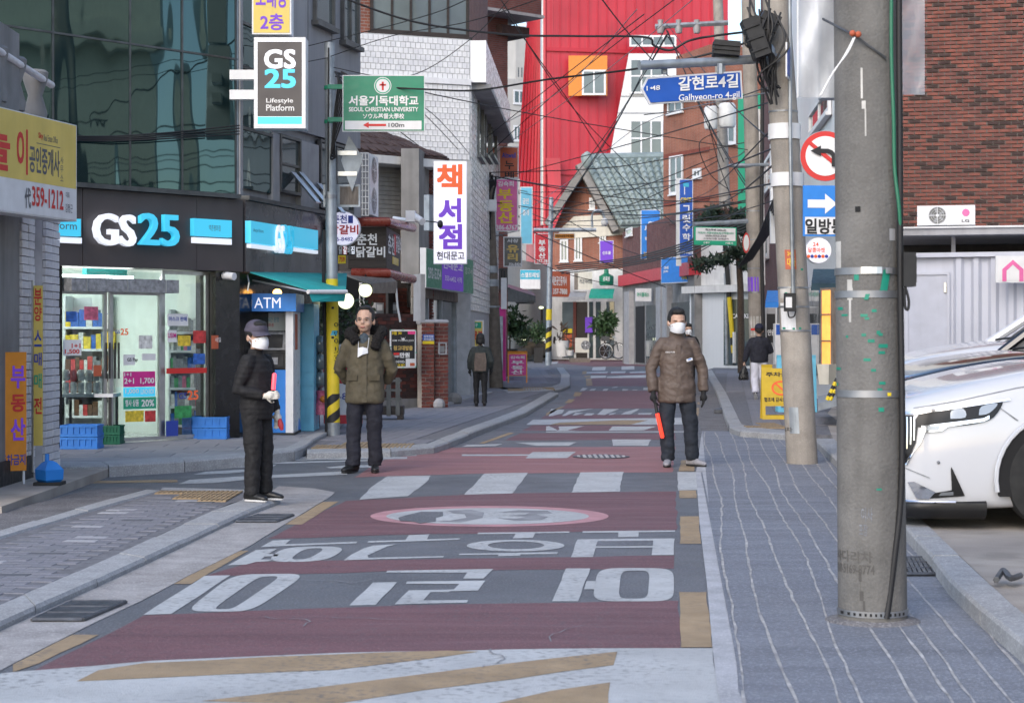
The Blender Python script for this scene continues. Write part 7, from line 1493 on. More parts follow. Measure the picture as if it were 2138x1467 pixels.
# grey and yellow steel pole by the store
gy = Pole('school_zone_pole', 'steel pole with yellow sleeve and black lettering beside the cash machine', [P(697, 921, 24.75), P(692, 500, 24.75), P(688, 90, 24.75)], [.084, .078, .07], 'galvanised', 24); 
z1, z0 = gy.zpix(582), gy.zpix(882); ca_, cb2 = gy.at(z0), gy.at(z1); MB().tube([ca_[0], cb2[0]], [ca_[1]+.003, cb2[1]+.003], 28).build('yellow_sleeve', 'pole_yellow', gy.root, smooth=True)
for st, y in zip('어린이보호구역', (672, 689, 706, 724, 740, 756, 773)): gy.words(st, 'black_ink', 697, y, 707, y+13, .03, .006)
gy.stripes(822, 882, 3, ('black', 'pole_yellow'), 1.4, .005); gy.patch(690, 690, 702, 700, 'cyan', 'sticker', .006, .3)
for y in (640, 702): gy.patch(692, y, 697, y+5, 'black', 'rivet', .007)
MB().tube(catmull([P(677, 480, 24.75), P(676, 600, 24.75), P(681, 800, 24.75), P(682, 918, 24.75)]), .026, 8).build('black_conduit', 'cable_black', gy.root, smooth=True); MB().tube([P(686, 100, 24.62), P(685, 400, 24.62)], .012, 6).build('side_cable', 'cable_black', gy.root)
for k in range(7): MB().tube(catmull([P(700, 150, 24.6), P(706+k*3, 175+k*6, 24.5), P(697-k, 250+k*12, 24.55), P(700, 330, 24.6)]), .012, 5).build('slack_cable', 'cable_black', gy.root)
for y in (182, 253, 410): gy.band(y, .05, 'green_sign' if y < 300 else 'strap', 'clamp', .01)
mr = thing('traffic_mirror_back', 'grey back of a diamond sign bolted to the steel pole', 'sign', P(735, 335, 24.9)); MB().prism([P(728, 283, 24.9), P(758, 330, 24.9), P(735, 400, 24.9), P(712, 335, 24.9)], (0, .02, 0)).build('plate', 'galvanised', mr)
for y in (315, 358): MB().prism([P(705, y, 24.88), P(745, y, 24.88), P(745, y+9, 24.88), P(705, y+9, 24.88)], (0, .02, 0)).build('bracket', 'steel', mr)
b = board('reflector_plate', 'horizontal plate with dull orange reflection under the diamond sign', 675, 385, 752, 432, 24.95, 'galvanised', th=.02, rim='galvanised')
b.q('wood_grey', .45, .1, .95, .9)  # brownish panel paints the orange reflection onto the plate
b = Board('university_sign', 'green university direction sign with white letters and red arrow', 'sign', 715, 157, 887, 275, 24.3, 24.3, .05, 'green_sign', 'alu_white', .012)
b.circle('sign_white', .49, .19, .115, .008); b.circle('green_ink', .49, .19, .105, .009, inner=.09); b.q('red_ink', .478, .12, .502, .27, .011, 'cross'); b.q('red_ink', .45, .16, .53, .19, .011, 'cross')
b.t('서울기독대학교', 'white_ink', .08, .37, .92, .54, bold=.03, c=.01); b.t('SEOUL CHRISTIAN UNIVERSITY', 'white_ink', .08, .57, .92, .645, bold=.02, c=.01); b.t('ソウル基督大學校', 'white_ink', .25, .68, .75, .775, bold=.015, c=.01)
b.q('sign_white', .03, .81, .96, .965, .008); b.shape([(.25, .885), (.32, .83), (.32, .865), (.53, .865), (.53, .905), (.32, .905), (.32, .94)], 'red_ink', .012, 'arrow'); b.t('100m', 'grey_ink', .56, .85, .75, .92, bold=.02, c=.012)
for v in (.2, .78): MB().fb(b, -.2, .0, (1-v)*b.h-.03, (1-v)*b.h+.03, -.05, -.02).build('bracket', 'green_sign', b.root)

# ================================================================ overhead cables
GRP = 'overhead cables across the street'
def cable(pts, r=.009, m='cable_black', sag=0, label='thin black overhead cable strung across the street between poles'):
    q = [P(*p) for p in pts]
    if len(q) > 2 and not sag: path = catmull(q, 7)
    else:
        path = []; 
        for i in range(len(q)-1):
            for k in range(12): f = k/12; p = q[i].lerp(q[i+1], f); p.z -= sag*4*f*(1-f); path.append(p)
        path.append(q[-1])
    tag(MB().tube(path, r, 5).build('overhead_cable', m, smooth=True), label, 'cable', GRP)
AN = [(1018,375,47.6),(1020,400,47.6),(1150,432,84),(1150,470,84),(1508,240,80),(1513,330,80),(1568,300,46),(1572,420,46),(1632,200,20.2),(1640,330,20.2),(690,140,24.7),(1392,62,60),(1380,470,90),(1440,360,85)]
for k in range(26):
    a, b = random.sample(AN, 2); m_ = ((a[0]+b[0])/2, (a[1]+b[1])/2+random.uniform(6, 26), (a[2]+b[2])/2); q = lambda p: (p[0]+random.uniform(-4, 4), p[1]+random.uniform(-15, 15), p[2]); cable([q(a), m_, q(b)], .00026*m_[2]+.001)
TH = 'thick black overhead trunk cable sagging across the street'
cable([(700,-10,24),(860,45,23),(1050,72,22),(1200,76,21.5),(1345,78,21),(1365,95,21),(1400,105,21),(1440,85,21),(1500,74,21),(1620,60,20)], .014, label=TH)
cable([(712,150,24.7),(780,178,24.5),(900,187,24),(1000,188,23.5),(1150,165,22.5),(1340,142,21),(1520,102,20.4),(1620,60,20.2)], .013, label=TH)
for a in ([(-20,120,22),(250,165,23),(500,128,24),(690,85,24.7),(900,30,20),(1010,-20,18)], [(-20,210,22),(300,190,23),(690,120,24.7)], [(690,118,24.7),(820,75,22),(980,45,20),(1150,-10,18)], [(690,140,24.7),(850,160,25),(985,80,26),(1080,-20,26)],
          [(700,150,24.7),(860,215,32),(1010,372,47.5)], [(700,160,24.7),(740,172,24.5),(800,200,26),(900,235,30),(1000,345,45)], [(1018,378,47.6),(1150,430,84)], [(1018,372,47.6),(1100,400,60),(1250,398,62),(1400,388,50),(1640,300,20.2)],
          [(1018,385,47.6),(1150,415,60),(1290,430,62),(1420,420,50),(1630,380,20.2)], [(1018,420,47.6),(1180,442,55),(1320,440,50),(1560,400,46)], [(1025,495,47.6),(1150,470,84),(1300,472,80),(1560,445,46)], [(1150,440,84),(1300,520,80),(1420,540,70),(1570,455,46)],
          [(1000,300,47),(1150,180,40),(1345,30,30)], [(1010,330,47),(1200,160,40),(1420,-10,30)], [(1050,20,40),(1180,200,50),(1290,360,60),(1410,470,70)], [(1040,-10,30),(1200,230,45),(1390,420,60)], [(1250,-10,25),(1330,90,30),(1420,180,40),(1500,240,78)],
          [(1080,470,60),(1240,540,70),(1390,600,80)], [(1400,430,60),(1480,400,60),(1640,240,20.2)], [(1345,240,30),(1480,222,60),(1625,175,20.2)], [(980,440,47),(1150,560,84),(1300,600,90)], [(1380,560,60),(1480,470,50),(1610,420,30),(1640,395,20.2)], [(1480,260,77),(1500,340,78),(1530,420,79)], [(1500,275,77),(1460,300,77),(1480,360,78),(1520,395,79)]):
    cable(a, .0055*(sum(p[2] for p in a)/len(a))/22)
for a in ([(1000,285,47),(1170,190,40),(1330,20,30)], [(1020,330,47),(1250,160,40),(1470,-20,30)], [(1040,480,50),(1200,370,60),(1340,260,40),(1620,190,20.3)]): cable(a, .008, 'cable_grey', label='pale grey overhead cable crossing in front of the red building')
for k in range(5): cable([(1160+k*3,555+k*4,84),(1300,540+k*4,75),(1420,510+k*5,60),(1560+k*3,455+k*5,46)], .028, label='strand of the dark cable bundle running to the middle pole')
for k in range(7): cable([(1540+k*5,560-k*3,44),(1580+k*3,500,42),(1605+k*3,440+k*4,35),(1630+k,380+k*8,22),(1640,300+k*14,20.15)], .02, label='strand of the black cable bundle hanging beside the second pole')
for k in range(4): cable([(-20,268+k*5,20),(180,285+k*3,21.5),(340,278+k*4,22),(500,262+k*6,23)], .009, label='thin dark cable in front of the teal glass wall')
# cable clutter and splice boxes on the second pole
for k, (x, y, rx, ry, an, lab) in enumerate(((1577, 80, 17, 42, -.35, 'dark drum shaped cable splice case left of the second pole'), (1516, 103, 27, 15, .08, 'rectangular black cable box hanging above the blue sign arm'), (1600, 60, 20, 30, .4, 'round black cable coil at the head of the second pole'))):
    t = thing('splice_case', lab, 'cable box', P(x, y+ry, 19.8)); D = 19.8+k*.1; R_ = Matrix.Rotation(an, 3, 'Y'); s = D/F
    pts = [P(x, y, D)+R_ @ Vector((px*rx*s, py, pz*ry*s)) for pz in (-1, 1) for px, py in ((-1, -.12), (1, -.12), (1, .12), (-1, .12))]
    MB().hexa(pts).build('case', 'black', t); 
    for q in (-.6, 0, .6): MB().tube([P(x, y, D-.13)+R_ @ Vector((-rx*s*1.05, 0, q*ry*s)), P(x, y, D-.13)+R_ @ Vector((rx*s*1.05, 0, q*ry*s))], .012, 5).build('rib', 'black', t)
for k in range(16):
    x0, y0 = random.uniform(1560, 1640), random.uniform(-20, 60); cable([(x0, y0, 19.9), (x0+random.uniform(-25, 25), y0+60, 19.8), (1605+random.uniform(-25, 15), 130+random.uniform(-20, 30), 19.9), (1620+random.uniform(-15, 10), 180+random.uniform(0, 40), 20.0)], .012, label='slack black cable in the tangle at the second pole head')
for k in range(10):
    x0 = random.uniform(1000, 1035); cable([(x0, 360+random.uniform(0, 20), 47.4), (x0+random.uniform(-15, 15), 385, 47.3), (1015+random.uniform(-12, 15), 410, 47.4), (1016+random.uniform(-6, 8), 500, 47.5)], .03, label='slack black cable wound on the dark weathered pole')
# ================================================================ opposite side of the yard, seen only as a reflection in the teal glass
def facing(x, y0, y1): f = Fr(CX, 1, CX+1, 1); f.o = Vector((x, y1, 0)); f.u = Vector((0, -1, 0)); f.n = Vector((-1, 0, 0)); f.L = y1-y0; return f
defm('cream_render', (.62,.6,.5), rough=.8, var=.06, streak=.1)
fV = facing(17, 6, 21); ob3 = thing('cream_office', 'cream office block with tall windows mirrored in the teal glass wall', 'building', fV.pt(5, 0)); MB().fb(fV, 0, 11, .1, 15, -6, 0).build('wall', 'cream_render', ob3)
for i in range(9): window(ob3, fV, (.6+i*1.15, 1.2+i*1.15, 1.2, 5.2), 'steel_dark', 'glass_window', .06, 0, 2, .02)
MB().fb(fV, -.2, 11.2, 8.3, 8.7, 0, .5).build('cornice', 'cream_render', ob3); window(ob3, fV, (4, 6, 6.6, 7.4), 'blue_sign', 'glass_window', .06)
fV = facing(15, -6, 9); ob4 = thing('brick_villa', 'red brick villa mirrored at the left of the teal glass wall', 'building', fV.pt(5, 0)); MB().fb(fV, 0, 15, .1, 12, -6, 0).build('wall', 'brick_wall_dark', ob4)
for i in range(5): window(ob4, fV, (1+i*2.8, 2.4+i*2.8, 2, 3.6), nv=1); window(ob4, fV, (1+i*2.8, 2.4+i*2.8, 5.6, 7.2), nv=1)
t = thing('yard_tree', 'dark evergreen tree mirrored in the teal glass wall', 'tree', (14, 11, .1)); MB().tube([(14, 11, 0), (14, 11, 8)], [.16, .04], 8).build('trunk', 'bark', t, smooth=True); foliage('crown', t, [(Vector((14, 11, z)), (1.1-.08*z, 1.1-.08*z, .9)) for z in (2.5, 4, 5.5, 7, 8.5)], 2600, .28, 'leaf_dark', 1.3)
# ================================================================ people
defm('skin', (.52,.33,.245), rough=.5, var=.06, scale=12); defm('skin2', (.4,.23,.16), rough=.5, var=.06, scale=12); defm('lip', (.3,.1,.085), rough=.5, var=0); defm('hair', (.012,.011,.011), rough=.5, var=.2, scale=40, bump=.5, bscale=200)
defm('cloth_black', (.009,.009,.011), rough=.8, var=.2, scale=10, bump=.8, bscale=14); defm('cloth_navy', (.016,.017,.028), rough=.85, var=.2, scale=8, bump=.9, bscale=12); defm('cloth_olive', (.1,.085,.055), rough=.8, var=.14, scale=8, bump=1, bscale=13); defm('cloth_brown', (.11,.08,.065), rough=.6, var=.12, scale=8, bump=1, bscale=13)
defm('denim', (.016,.022,.034), rough=.85, var=.25, scale=7, bump=.9, bscale=12); defm('cloth_white', (.62,.62,.7), rough=.8, var=.08, scale=6, bump=.3, bscale=25); defm('cloth_green_dark', (.03,.037,.036), rough=.8, var=.15, bump=.3); defm('fur_black', (.012,.01,.01), rough=.9, var=.3, scale=60, bump=1, bscale=120)
defm('mask_white', (.75,.77,.8), rough=.7, var=.03); defm('glove_white', (.72,.69,.62), rough=.85, var=.08, bump=.3); defm('glove_black', (.012,.012,.014), rough=.8, var=.2); defm('shoe_black', (.015,.015,.016), rough=.4, var=.2); defm('shoe_grey', (.27,.27,.3), rough=.7, var=.15, scale=30); defm('sole_white', (.6,.6,.6), rough=.7, var=.05); defm('cap_grey', (.075,.068,.1), rough=.8, var=.12, bump=.3); defm('cap_navy', (.015,.018,.045), rough=.8, var=.12)
defm('baton_red', (.8,.05,.03), rough=.35, var=0, emit=.6, ecol=(1,.06,.03)); defm('baton_pink', (.8,.08,.12), rough=.35, var=0, emit=.7, ecol=(1,.08,.1)); defm('plaid', (.05,.07,.09), rough=.8, var=.3, scale=40); defm('bag_black', (.012,.012,.012), rough=.3, var=.2, bump=.6, bscale=30)
def soft(name, mb, m, parent, vox=.012, it=5, disp=None):
    """fuse the overlapping closed shapes of mb into one continuous surface"""
    me = bpy.data.meshes.new(name); me.from_pydata([tuple(p) for p in mb.v], [], mb.f); o = bpy.data.objects.new('soft', me); WORK.collection.objects.link(o)
    r = o.modifiers.new('r', 'REMESH'); r.mode = 'VOXEL'; r.voxel_size = vox
    s = o.modifiers.new('s', 'SMOOTH'); s.factor = .6; s.iterations = it
    WORK.view_layers[0].update(); out = bpy.data.meshes.new_from_object(o.evaluated_get(WORK.view_layers[0].depsgraph)); bpy.data.objects.remove(o); bpy.data.meshes.remove(me)
    if disp:
        n = len(out.vertices); co = np.empty(n*3); no = np.empty(n*3); out.vertices.foreach_get('co', co); out.vertex_normals.foreach_get('vector', no); co = co.reshape(-1, 3); no = no.reshape(-1, 3)
        d = np.array([disp(p) for p in co]); co = co+no*d[:, None]; out.vertices.foreach_set('co', co.ravel())
    out.materials.clear(); out.materials.append(M(m)); out.shade_smooth(); out.name = name; out.update()
    return link(name, out, parent)
def fold(amp, sx=7, sz=9):
    return lambda p: amp*(mnoise.noise((p[0]*sx, p[1]*sx, p[2]*sz))+.5*mnoise.noise((p[0]*sx*2.3+5, p[1]*sx*2.3, p[2]*sz*2.6)))
def pfold(a):
    g = fold(a, 5, 9); return lambda p: g(p)*(1+1.6*max(0, 1-p[2]/.3)+.7*max(0, 1-abs(p[2]-.5)/.15))
def quilt(pitch, amp, f=.004):
    g = fold(f); return lambda p: amp*(abs(math.sin(PI*p[2]/pitch))**.6-.6)+g(p)
def V(*a): return Vector(a)
def hand(mb, wrist, d, palm, spread=.011, curl=.5, left=1, s=1.0):
    """palm and five bent fingers; d: direction of the hand, palm: direction the palm faces, left: side the thumb leaves on"""
    d = d.normalized(); palm = (palm-d*palm.dot(d)).normalized(); side = d.cross(palm)*left
    mb.ellip(wrist+d*.045*s, (.04*s, .04*s, .04*s), 10, 8)
    mb.tube([wrist-d*.05*s, wrist+d*.02*s], [.027*s, .026*s], 10)
    for k, L in enumerate((.068, .076, .072, .056)):
        b = wrist+d*.075*s+side*(.03-.02*k)*s; e1 = (d*(1-curl*.35)+palm*curl*.5).normalized(); e2 = (d*(1-curl*.9)+palm*curl).normalized(); p1 = b+e1*L*.5*s; p2 = p1+e2*L*.5*s
        mb.tube([b-d*.03*s, b, p1, p2, p2+e2*.004], [.011*s, .0105*s, .0098*s, .0082*s, .004*s], 8)
    tb = wrist+d*.025*s+side*.034*s; t1 = tb+(d*.6+side*.7+palm*.3).normalized()*.035*s; t2 = t1+(d*.9+palm*.5+side*.1).normalized()*.03*s; mb.tube([wrist+d*.015*s+side*.01*s, tb, t1, t2], [.014*s, .0125*s, .011*s, .008*s], 8)
def person(label, loc, rot, h, arms, legs, top, pants, shoes, torso, sleeve, coat_disp, pants_disp, hem, vox=.012, head_rot=(0, 0), skin='skin', hair='short', mask=True, glasses=False, gloves=None, cap=None, collar=None, leg_r=(.1, .072, .062, .07), soles='black', face=True):
    root = thing('person', label, 'person', loc); root.rotation_euler = (0, 0, rot); k = h/1.768; root.scale = (k, k, k)
    B = MB(); hd = V(0, -.01, 0); HR = Matrix.Rotation(head_rot[0], 3, 'Z') @ Matrix.Rotation(head_rot[1], 3, 'X'); pv = V(0, .01, 1.47)
    HS = 1.2
    def hp(p): return pv+HR @ ((Vector(p)-pv)*HS)
    hr = lambda r: tuple(q*HS for q in r)
    for c, r in (((0, .012, 1.618), (.076, .096, .1)), ((0, -.02, 1.555), (.064, .076, .07)), ((0, -.045, 1.515), (.042, .045, .032)), ((0, -.098, 1.568), (.015, .02, .017)), ((0, -.09, 1.592), (.01, .014, .03)), ((-.08, .01, 1.578), (.012, .022, .032)), ((.08, .01, 1.578), (.012, .022, .032)), ((0, -.07, 1.612), (.06, .022, .014)), ((-.04, -.06, 1.558), (.026, .03, .026)), ((.04, -.06, 1.558), (.026, .03, .026)), ((0, -.082, 1.53), (.026, .016, .014))): B.ellip(hp(c), hr(r), 14, 10, HR)
    B.tube([V(0, .02, 1.36), V(0, .015, 1.44), hp((0, .005, 1.53))], [.06, .054, .054], 12); B.tube([V(0, 0, .85), V(0, 0, 1.1), V(0, 0, 1.36)], [(.13, .09), (.12, .085), (.14, .085)], 12)
    for sx, (el, wr, hdir, palm, curl) in zip((-1, 1), arms):
        B.tube([V(sx*.13, 0, 1.37), V(sx*.18, 0, 1.35), el, wr], [.05, .045, .036, .027], 10)
        if not gloves: hand(B, wr, hdir, palm, curl=curl, left=sx)
    for sx, (hip, kn, an) in zip((-1, 1), legs): B.tube([V(sx*.07, 0, .95), hip, kn, an], [.085, .08, .05, .04], 10)
    soft('body', B, skin, root, .009 if face else .014, 3)
    # coat or jacket
    J = MB(); J.tube([V(0, t[3] if len(t) > 3 else 0, t[0]) for t in torso], [(t[1], t[2]) for t in torso], 24)
    for sx, (el, wr, hdir, palm, curl) in zip((-1, 1), arms):
        cuff = wr+(el-wr).normalized()*.02; J.tube([V(sx*.1, 0, 1.4), V(sx*.16, 0, 1.385), V(sx*.185, 0, 1.34), V(sx*.185, 0, 1.34).lerp(el, .5), el, el.lerp(cuff, .5), cuff], [sleeve[0]*.7, sleeve[0]*.95, sleeve[0], sleeve[0]*.97, sleeve[1], (sleeve[1]+sleeve[2])/2, sleeve[2]], 14)
    if collar: J.tube([V(0, .012, 1.38), V(0, .01, collar[0])], [(.1, .09), (collar[1], collar[1]*.95)], 16)
    jk = soft('jacket', J, top, root, vox, 5, coat_disp)
    T = MB()
    for sx, (hip, kn, an) in zip((-1, 1), legs): T.tube([V(sx*.075, 0, .98), hip, hip.lerp(kn, .5), kn, kn.lerp(an, .5), an+V(0, 0, -.02)], [.09, leg_r[0], (leg_r[0]+leg_r[1])/2, leg_r[1], leg_r[2], leg_r[3]], 14)
    T.tube([V(0, 0, .86), V(0, 0, .92), V(0, 0, 1.02)], [(.12, .09), (.15, .11), (.145, .1)], 18); soft('trousers', T, pants, root, vox, 4, pants_disp)
    for sx, (hip, kn, an), (ax, toe) in zip((-1, 1), legs, shoes[1]):
        S = MB(); d = V(math.sin(ax), -math.cos(ax), 0); pitch = toe; c = V(an.x, an.y, an.z-.08)
        R_ = Matrix.Rotation(ax, 3, 'Z') @ Matrix.Rotation(pitch, 3, 'X')
        def sp(x, y, z): return c+R_ @ V(x, y, z)
        S.tube([sp(0, .075, .045), sp(0, .03, .052), sp(0, -.05, .047), sp(0, -.12, .036), sp(0, -.175, .028), sp(0, -.195, .024)], [(.036, .04), (.04, .05), (.043, .044), (.046, .034), (.036, .026), (.015, .014)], 14); S.tube([sp(0, .03, .05), sp(0, .03, .1)], [.042, .045], 12)
        o = soft('shoe', S, shoes[0], root, .009, 3)
        L_ = [sp(.042*math.copysign(abs(math.cos(t))**.8, math.cos(t))*(1.08 if math.sin(t) < 0 else .92), -.055-.135*-math.sin(t), 0) for t in [2*PI*i/24 for i in range(24)]]; MB().prism(L_, R_ @ V(0, 0, .018)).build('sole', soles, o, local=True)
    if gloves:
        for sx, (el, wr, hdir, palm, curl) in zip((-1, 1), arms):
            Gv = MB(); hand(Gv, wr, hdir, palm, curl=curl, left=sx, s=1.08); soft('glove', Gv, gloves, root, .006, 2)
    HM = lambda c, r, nm, m, par=root: MB().ellip(hp(c), hr(r), 12, 8, HR).build(nm, m, par, smooth=True, local=True)
    if hair:
        Hh = MB()
        if hair == 'short': bl = (((0, .025, 1.645), (.082, .092, .086)), ((0, -.035, 1.69), (.066, .05, .036)), ((-.066, .02, 1.62), (.022, .055, .05)), ((.066, .02, 1.62), (.022, .055, .05)), ((0, .07, 1.59), (.06, .04, .06)))
        elif hair == 'bald': bl = (((0, .03, 1.643), (.084, .094, .088)), ((-.07, .012, 1.615), (.016, .05, .045)), ((.07, .012, 1.615), (.016, .05, .045)), ((0, -.012, 1.699), (.06, .056, .026)), ((0, .075, 1.58), (.055, .035, .05)))
        else: bl = (((0, .03, 1.64), (.086, .1, .095)), ((0, .07, 1.57), (.075, .055, .09)), ((-.07, .02, 1.57), (.022, .05, .08)), ((.07, .02, 1.57), (.022, .05, .08)), ((0, -.03, 1.68), (.07, .06, .05)))
        for c, r in bl: Hh.ellip(hp(c), hr(r), 14, 10, HR)
        soft('hair', Hh, 'hair', root, .008, 3, fold(.003, 60, 30))
    if face:
        for sx in (-1, 1): HM((sx*.031, -.082, 1.59), (.011, .006, .004), 'eye', 'hair'); HM((sx*.032, -.085, 1.612), (.018, .005, .0035), 'eyebrow', 'hair')
        if mask is not True: HM((0, -.099, 1.528), (.024, .007, .0075), 'mouth', 'lip')
    def mask_shell(c, sc, rz, nm):
        vs = []; nu, nv = 14, 10; q = Matrix.Rotation(rz, 3, 'Y')
        for j in range(nv+1):
            ph = -1+2*j/nv
            for i in range(nu+1):
                th = -1.35+2.7*i/nu; wv = math.cos(th); y = -.116*abs(wv)**.8-.016*(1-ph*ph)*wv; vs.append(hp(V(*c)+q @ V(.072*math.sin(th)*sc, y+.004, (.052*ph*(.42+.58*wv)-.008*(1-wv))*sc)))
        o = MB().add(vs, [(j*(nu+1)+i, j*(nu+1)+i+1, (j+1)*(nu+1)+i+1, (j+1)*(nu+1)+i) for j in range(nv) for i in range(nu)]).build(nm, 'mask_white', root, smooth=True, local=True); return o
    if mask is True:
        mo = mask_shell((0, 0, 1.545), 1, 0, 'face_mask')
        for sx in (-1, 1): MB().tube([hp((sx*.07, -.03, 1.565)), hp((sx*.083, 0, 1.59)), hp((sx*.084, .025, 1.575)), hp((sx*.07, -.025, 1.53))], .0025, 5).build('ear_loop', 'mask_white', mo, local=True)
    if glasses:
        g = MB()
        for sx in (-1, 1): g.tube([hp((sx*.034+.026*math.cos(2*PI*i/16), -.095, 1.588+.019*math.sin(2*PI*i/16))) for i in range(17)], .0016, 5); g.tube([hp((sx*.06, -.093, 1.592)), hp((sx*.082, .01, 1.595))], .002, 5)
        g.tube([hp((-.009, -.097, 1.592)), hp((.009, -.097, 1.592))], .0022, 5); g.build('glasses', glasses, root, local=True)
    if cap:
        C_ = MB(); C_.ellip(hp((0, .012, 1.655)), hr((.087, .105, .078)), 18, 12, HR); C_.tube([hp((0, .012, 1.628)), hp((0, .012, 1.65))], [hr((.089, .106))]*2, 20); c_ = soft('cap', C_, cap, root, .009, 3)
        if True:
            vs = []; n = 14
            for j in range(2):
                for i in range(n+1):
                    t = -1.15+2.3*i/n; rr = .1 if j == 0 else .175; vs.append(hp((.092*math.sin(t)*(1 if j == 0 else .95), -rr*math.cos(t)+.01-(.0 if j else 0), 1.636-(.0 if j == 0 else .022)-.02*abs(math.sin(t))*j)))
            MB().add(vs, [(i, i+1, n+2+i, n+1+i) for i in range(n)]).build('brim', cap, c_, smooth=True, local=True)
    return root, hp, jk
def loc_at(x, y, z=0): return G(x, y, z)
SH = lambda a, b: [(a[0], a[1]), (b[0], b[1])]
# -- man in black with a glowing baton on the left kerb
L = loc_at(536, 1046, Z1); hL = 376/F*L.y
mL, hp, jk = person('man in black quilted jacket, grey cap and white mask holding up a red baton', L, math.radians(66), hL,
    [(V(-.25, .06, 1.1), V(-.15, -.19, 1.04), V(.2, -1, .1), V(1, .2, 0), .9), (V(.245, .02, 1.1), V(.235, -.09, .86), V(0, -.1, -1), V(-1, 0, 0), .4)],
    [(V(-.09, 0, .86), V(-.095, -.02, .48), V(-.1, .0, .09)), (V(.09, 0, .86), V(.1, -.03, .48), V(.1, -.03, .09))], 'cloth_black', 'cloth_black', ('shoe_black', ((-.1, 0), (.25, 0))),
    [(.8, .185, .135), (.9, .2, .15), (1.0, .2, .155), (1.15, .205, .15), (1.28, .2, .14), (1.37, .165, .12), (1.43, .08, .075)], (.076, .066, .048), quilt(.05, .0065), pfold(.008), .8, mask=True, glasses='goods_brown', gloves='glove_white', cap='cap_grey', collar=(1.5, .072), head_rot=(-.4, .05), soles='sole_white', leg_r=(.105, .085, .078, .078))
def handheld(root, name, label, cat, parts, loc):
    t = thing(name, label, cat, loc); mw = Matrix.LocRotScale(root.location, root.rotation_euler, root.scale)
    for nm, path, r, m, n in parts: MB().tube([mw @ Vector(p) for p in path], [q*root.scale.x for q in r], n).build(nm, m, t, smooth=True)
    return t
handheld(mL, 'traffic_baton', 'glowing pink red baton held upright by the man in black', 'baton', [('grip', [V(-.13, -.25, .98), V(-.125, -.265, 1.1)], [.014, .018], 'black', 12), ('tube', [V(-.125, -.265, 1.1), V(-.12, -.275, 1.25), V(-.12, -.276, 1.262)], [.021, .021, .012], 'baton_pink', 14)], L)
handheld(mL, 'glove_bundle', 'dark red folded glove in the lowered hand of the man in black', 'glove', [('cloth', [V(.23, -.12, .8), V(.22, -.14, .74), V(.23, -.15, .69)], [.02, .03, .014], 'red_sign', 8)], L)
# -- balding man in olive parka, hands behind his back
L = loc_at(762, 986); hM = 347/F*L.y
mM, hp, jk = person('balding man in olive parka with black fur hood, hands behind his back', L, math.radians(-3), hM,
    [(V(-.285, .07, 1.1), V(-.2, .2, .95), V(.8, .3, -.3), V(0, 1, 0), .5), (V(.285, .07, 1.1), V(.2, .2, .95), V(-.8, .3, -.3), V(0, 1, 0), .5)],
    [(V(-.1, 0, .86), V(-.115, -.02, .48), V(-.12, -.05, .09)), (V(.1, 0, .86), V(.1, .0, .48), V(.105, .03, .09))], 'cloth_olive', 'cloth_navy', ('shoe_black', ((-.5, 0), (.12, 0))),
    [(.735, .2, .15), (.76, .217, .165), (.9, .21, .16), (1.05, .198, .155), (1.2, .195, .15), (1.31, .195, .14), (1.38, .165, .12), (1.43, .12, .1), (1.47, .095, .09)], (.074, .066, .056), fold(.012, 7, 8), pfold(.009), .74, mask=False, hair='bald', glasses='goods_grey', skin='skin', soles='black', leg_r=(.105, .083, .075, .08), head_rot=(-.08, -.04))
Fz = MB(); Fz.tube(catmull([V(-.07, -.11, 1.38), V(-.12, -.07, 1.44), V(-.17, .02, 1.47), V(-.15, .11, 1.5), V(0, .15, 1.51), V(.15, .11, 1.51), V(.18, .01, 1.485), V(.15, -.07, 1.43), V(.12, -.13, 1.31)]), .054, 12); soft('fur_hood', Fz, 'fur_black', mM, .009, 1, fold(.016, 45, 45))
MB().ellip(V(0, -.075, 1.4), (.06, .045, .085), 12, 8).build('shirt', 'plaid', mM, smooth=True, local=True)
vs = [V(-.055, -.155, 1.325), V(0, -.175, 1.335), V(.05, -.16, 1.32), V(.055, -.16, 1.27), V(.0, -.19, 1.255), V(-.055, -.17, 1.225)]; fm = MB().add(vs+[V(-.005, -.185, 1.29)], [(0, 1, 6), (1, 2, 6), (2, 3, 6), (3, 4, 6), (4, 5, 6), (5, 0, 6)]).build('hanging_mask', 'mask_white', mM, local=True)
for sx in (-1, 1): MB().tube([V(sx*.05, -.155, 1.32), V(sx*.055, -.1, 1.42), V(sx*.05, -.05, 1.46)], .003, 5).build('mask_cord', 'mask_white', fm, local=True)
for sx in (-1, 1): MB().hexa([V(sx*.06, -.166, .98), V(sx*.175, -.135, .98), V(sx*.175, -.12, .98), V(sx*.06, -.15, .98), V(sx*.06, -.178, 1.04), V(sx*.175, -.147, 1.04), V(sx*.175, -.12, 1.04), V(sx*.06, -.15, 1.04)]).build('pocket_flap', 'cloth_olive', jk, local=True)
MB().hexa([V(-.012, -.172, .75), V(.04, -.17, .75), V(.04, -.14, .75), V(-.012, -.14, .75), V(-.012, -.165, 1.26), V(.04, -.162, 1.26), V(.04, -.13, 1.26), V(-.012, -.13, 1.26)]).build('placket', 'cloth_olive', jk, local=True)
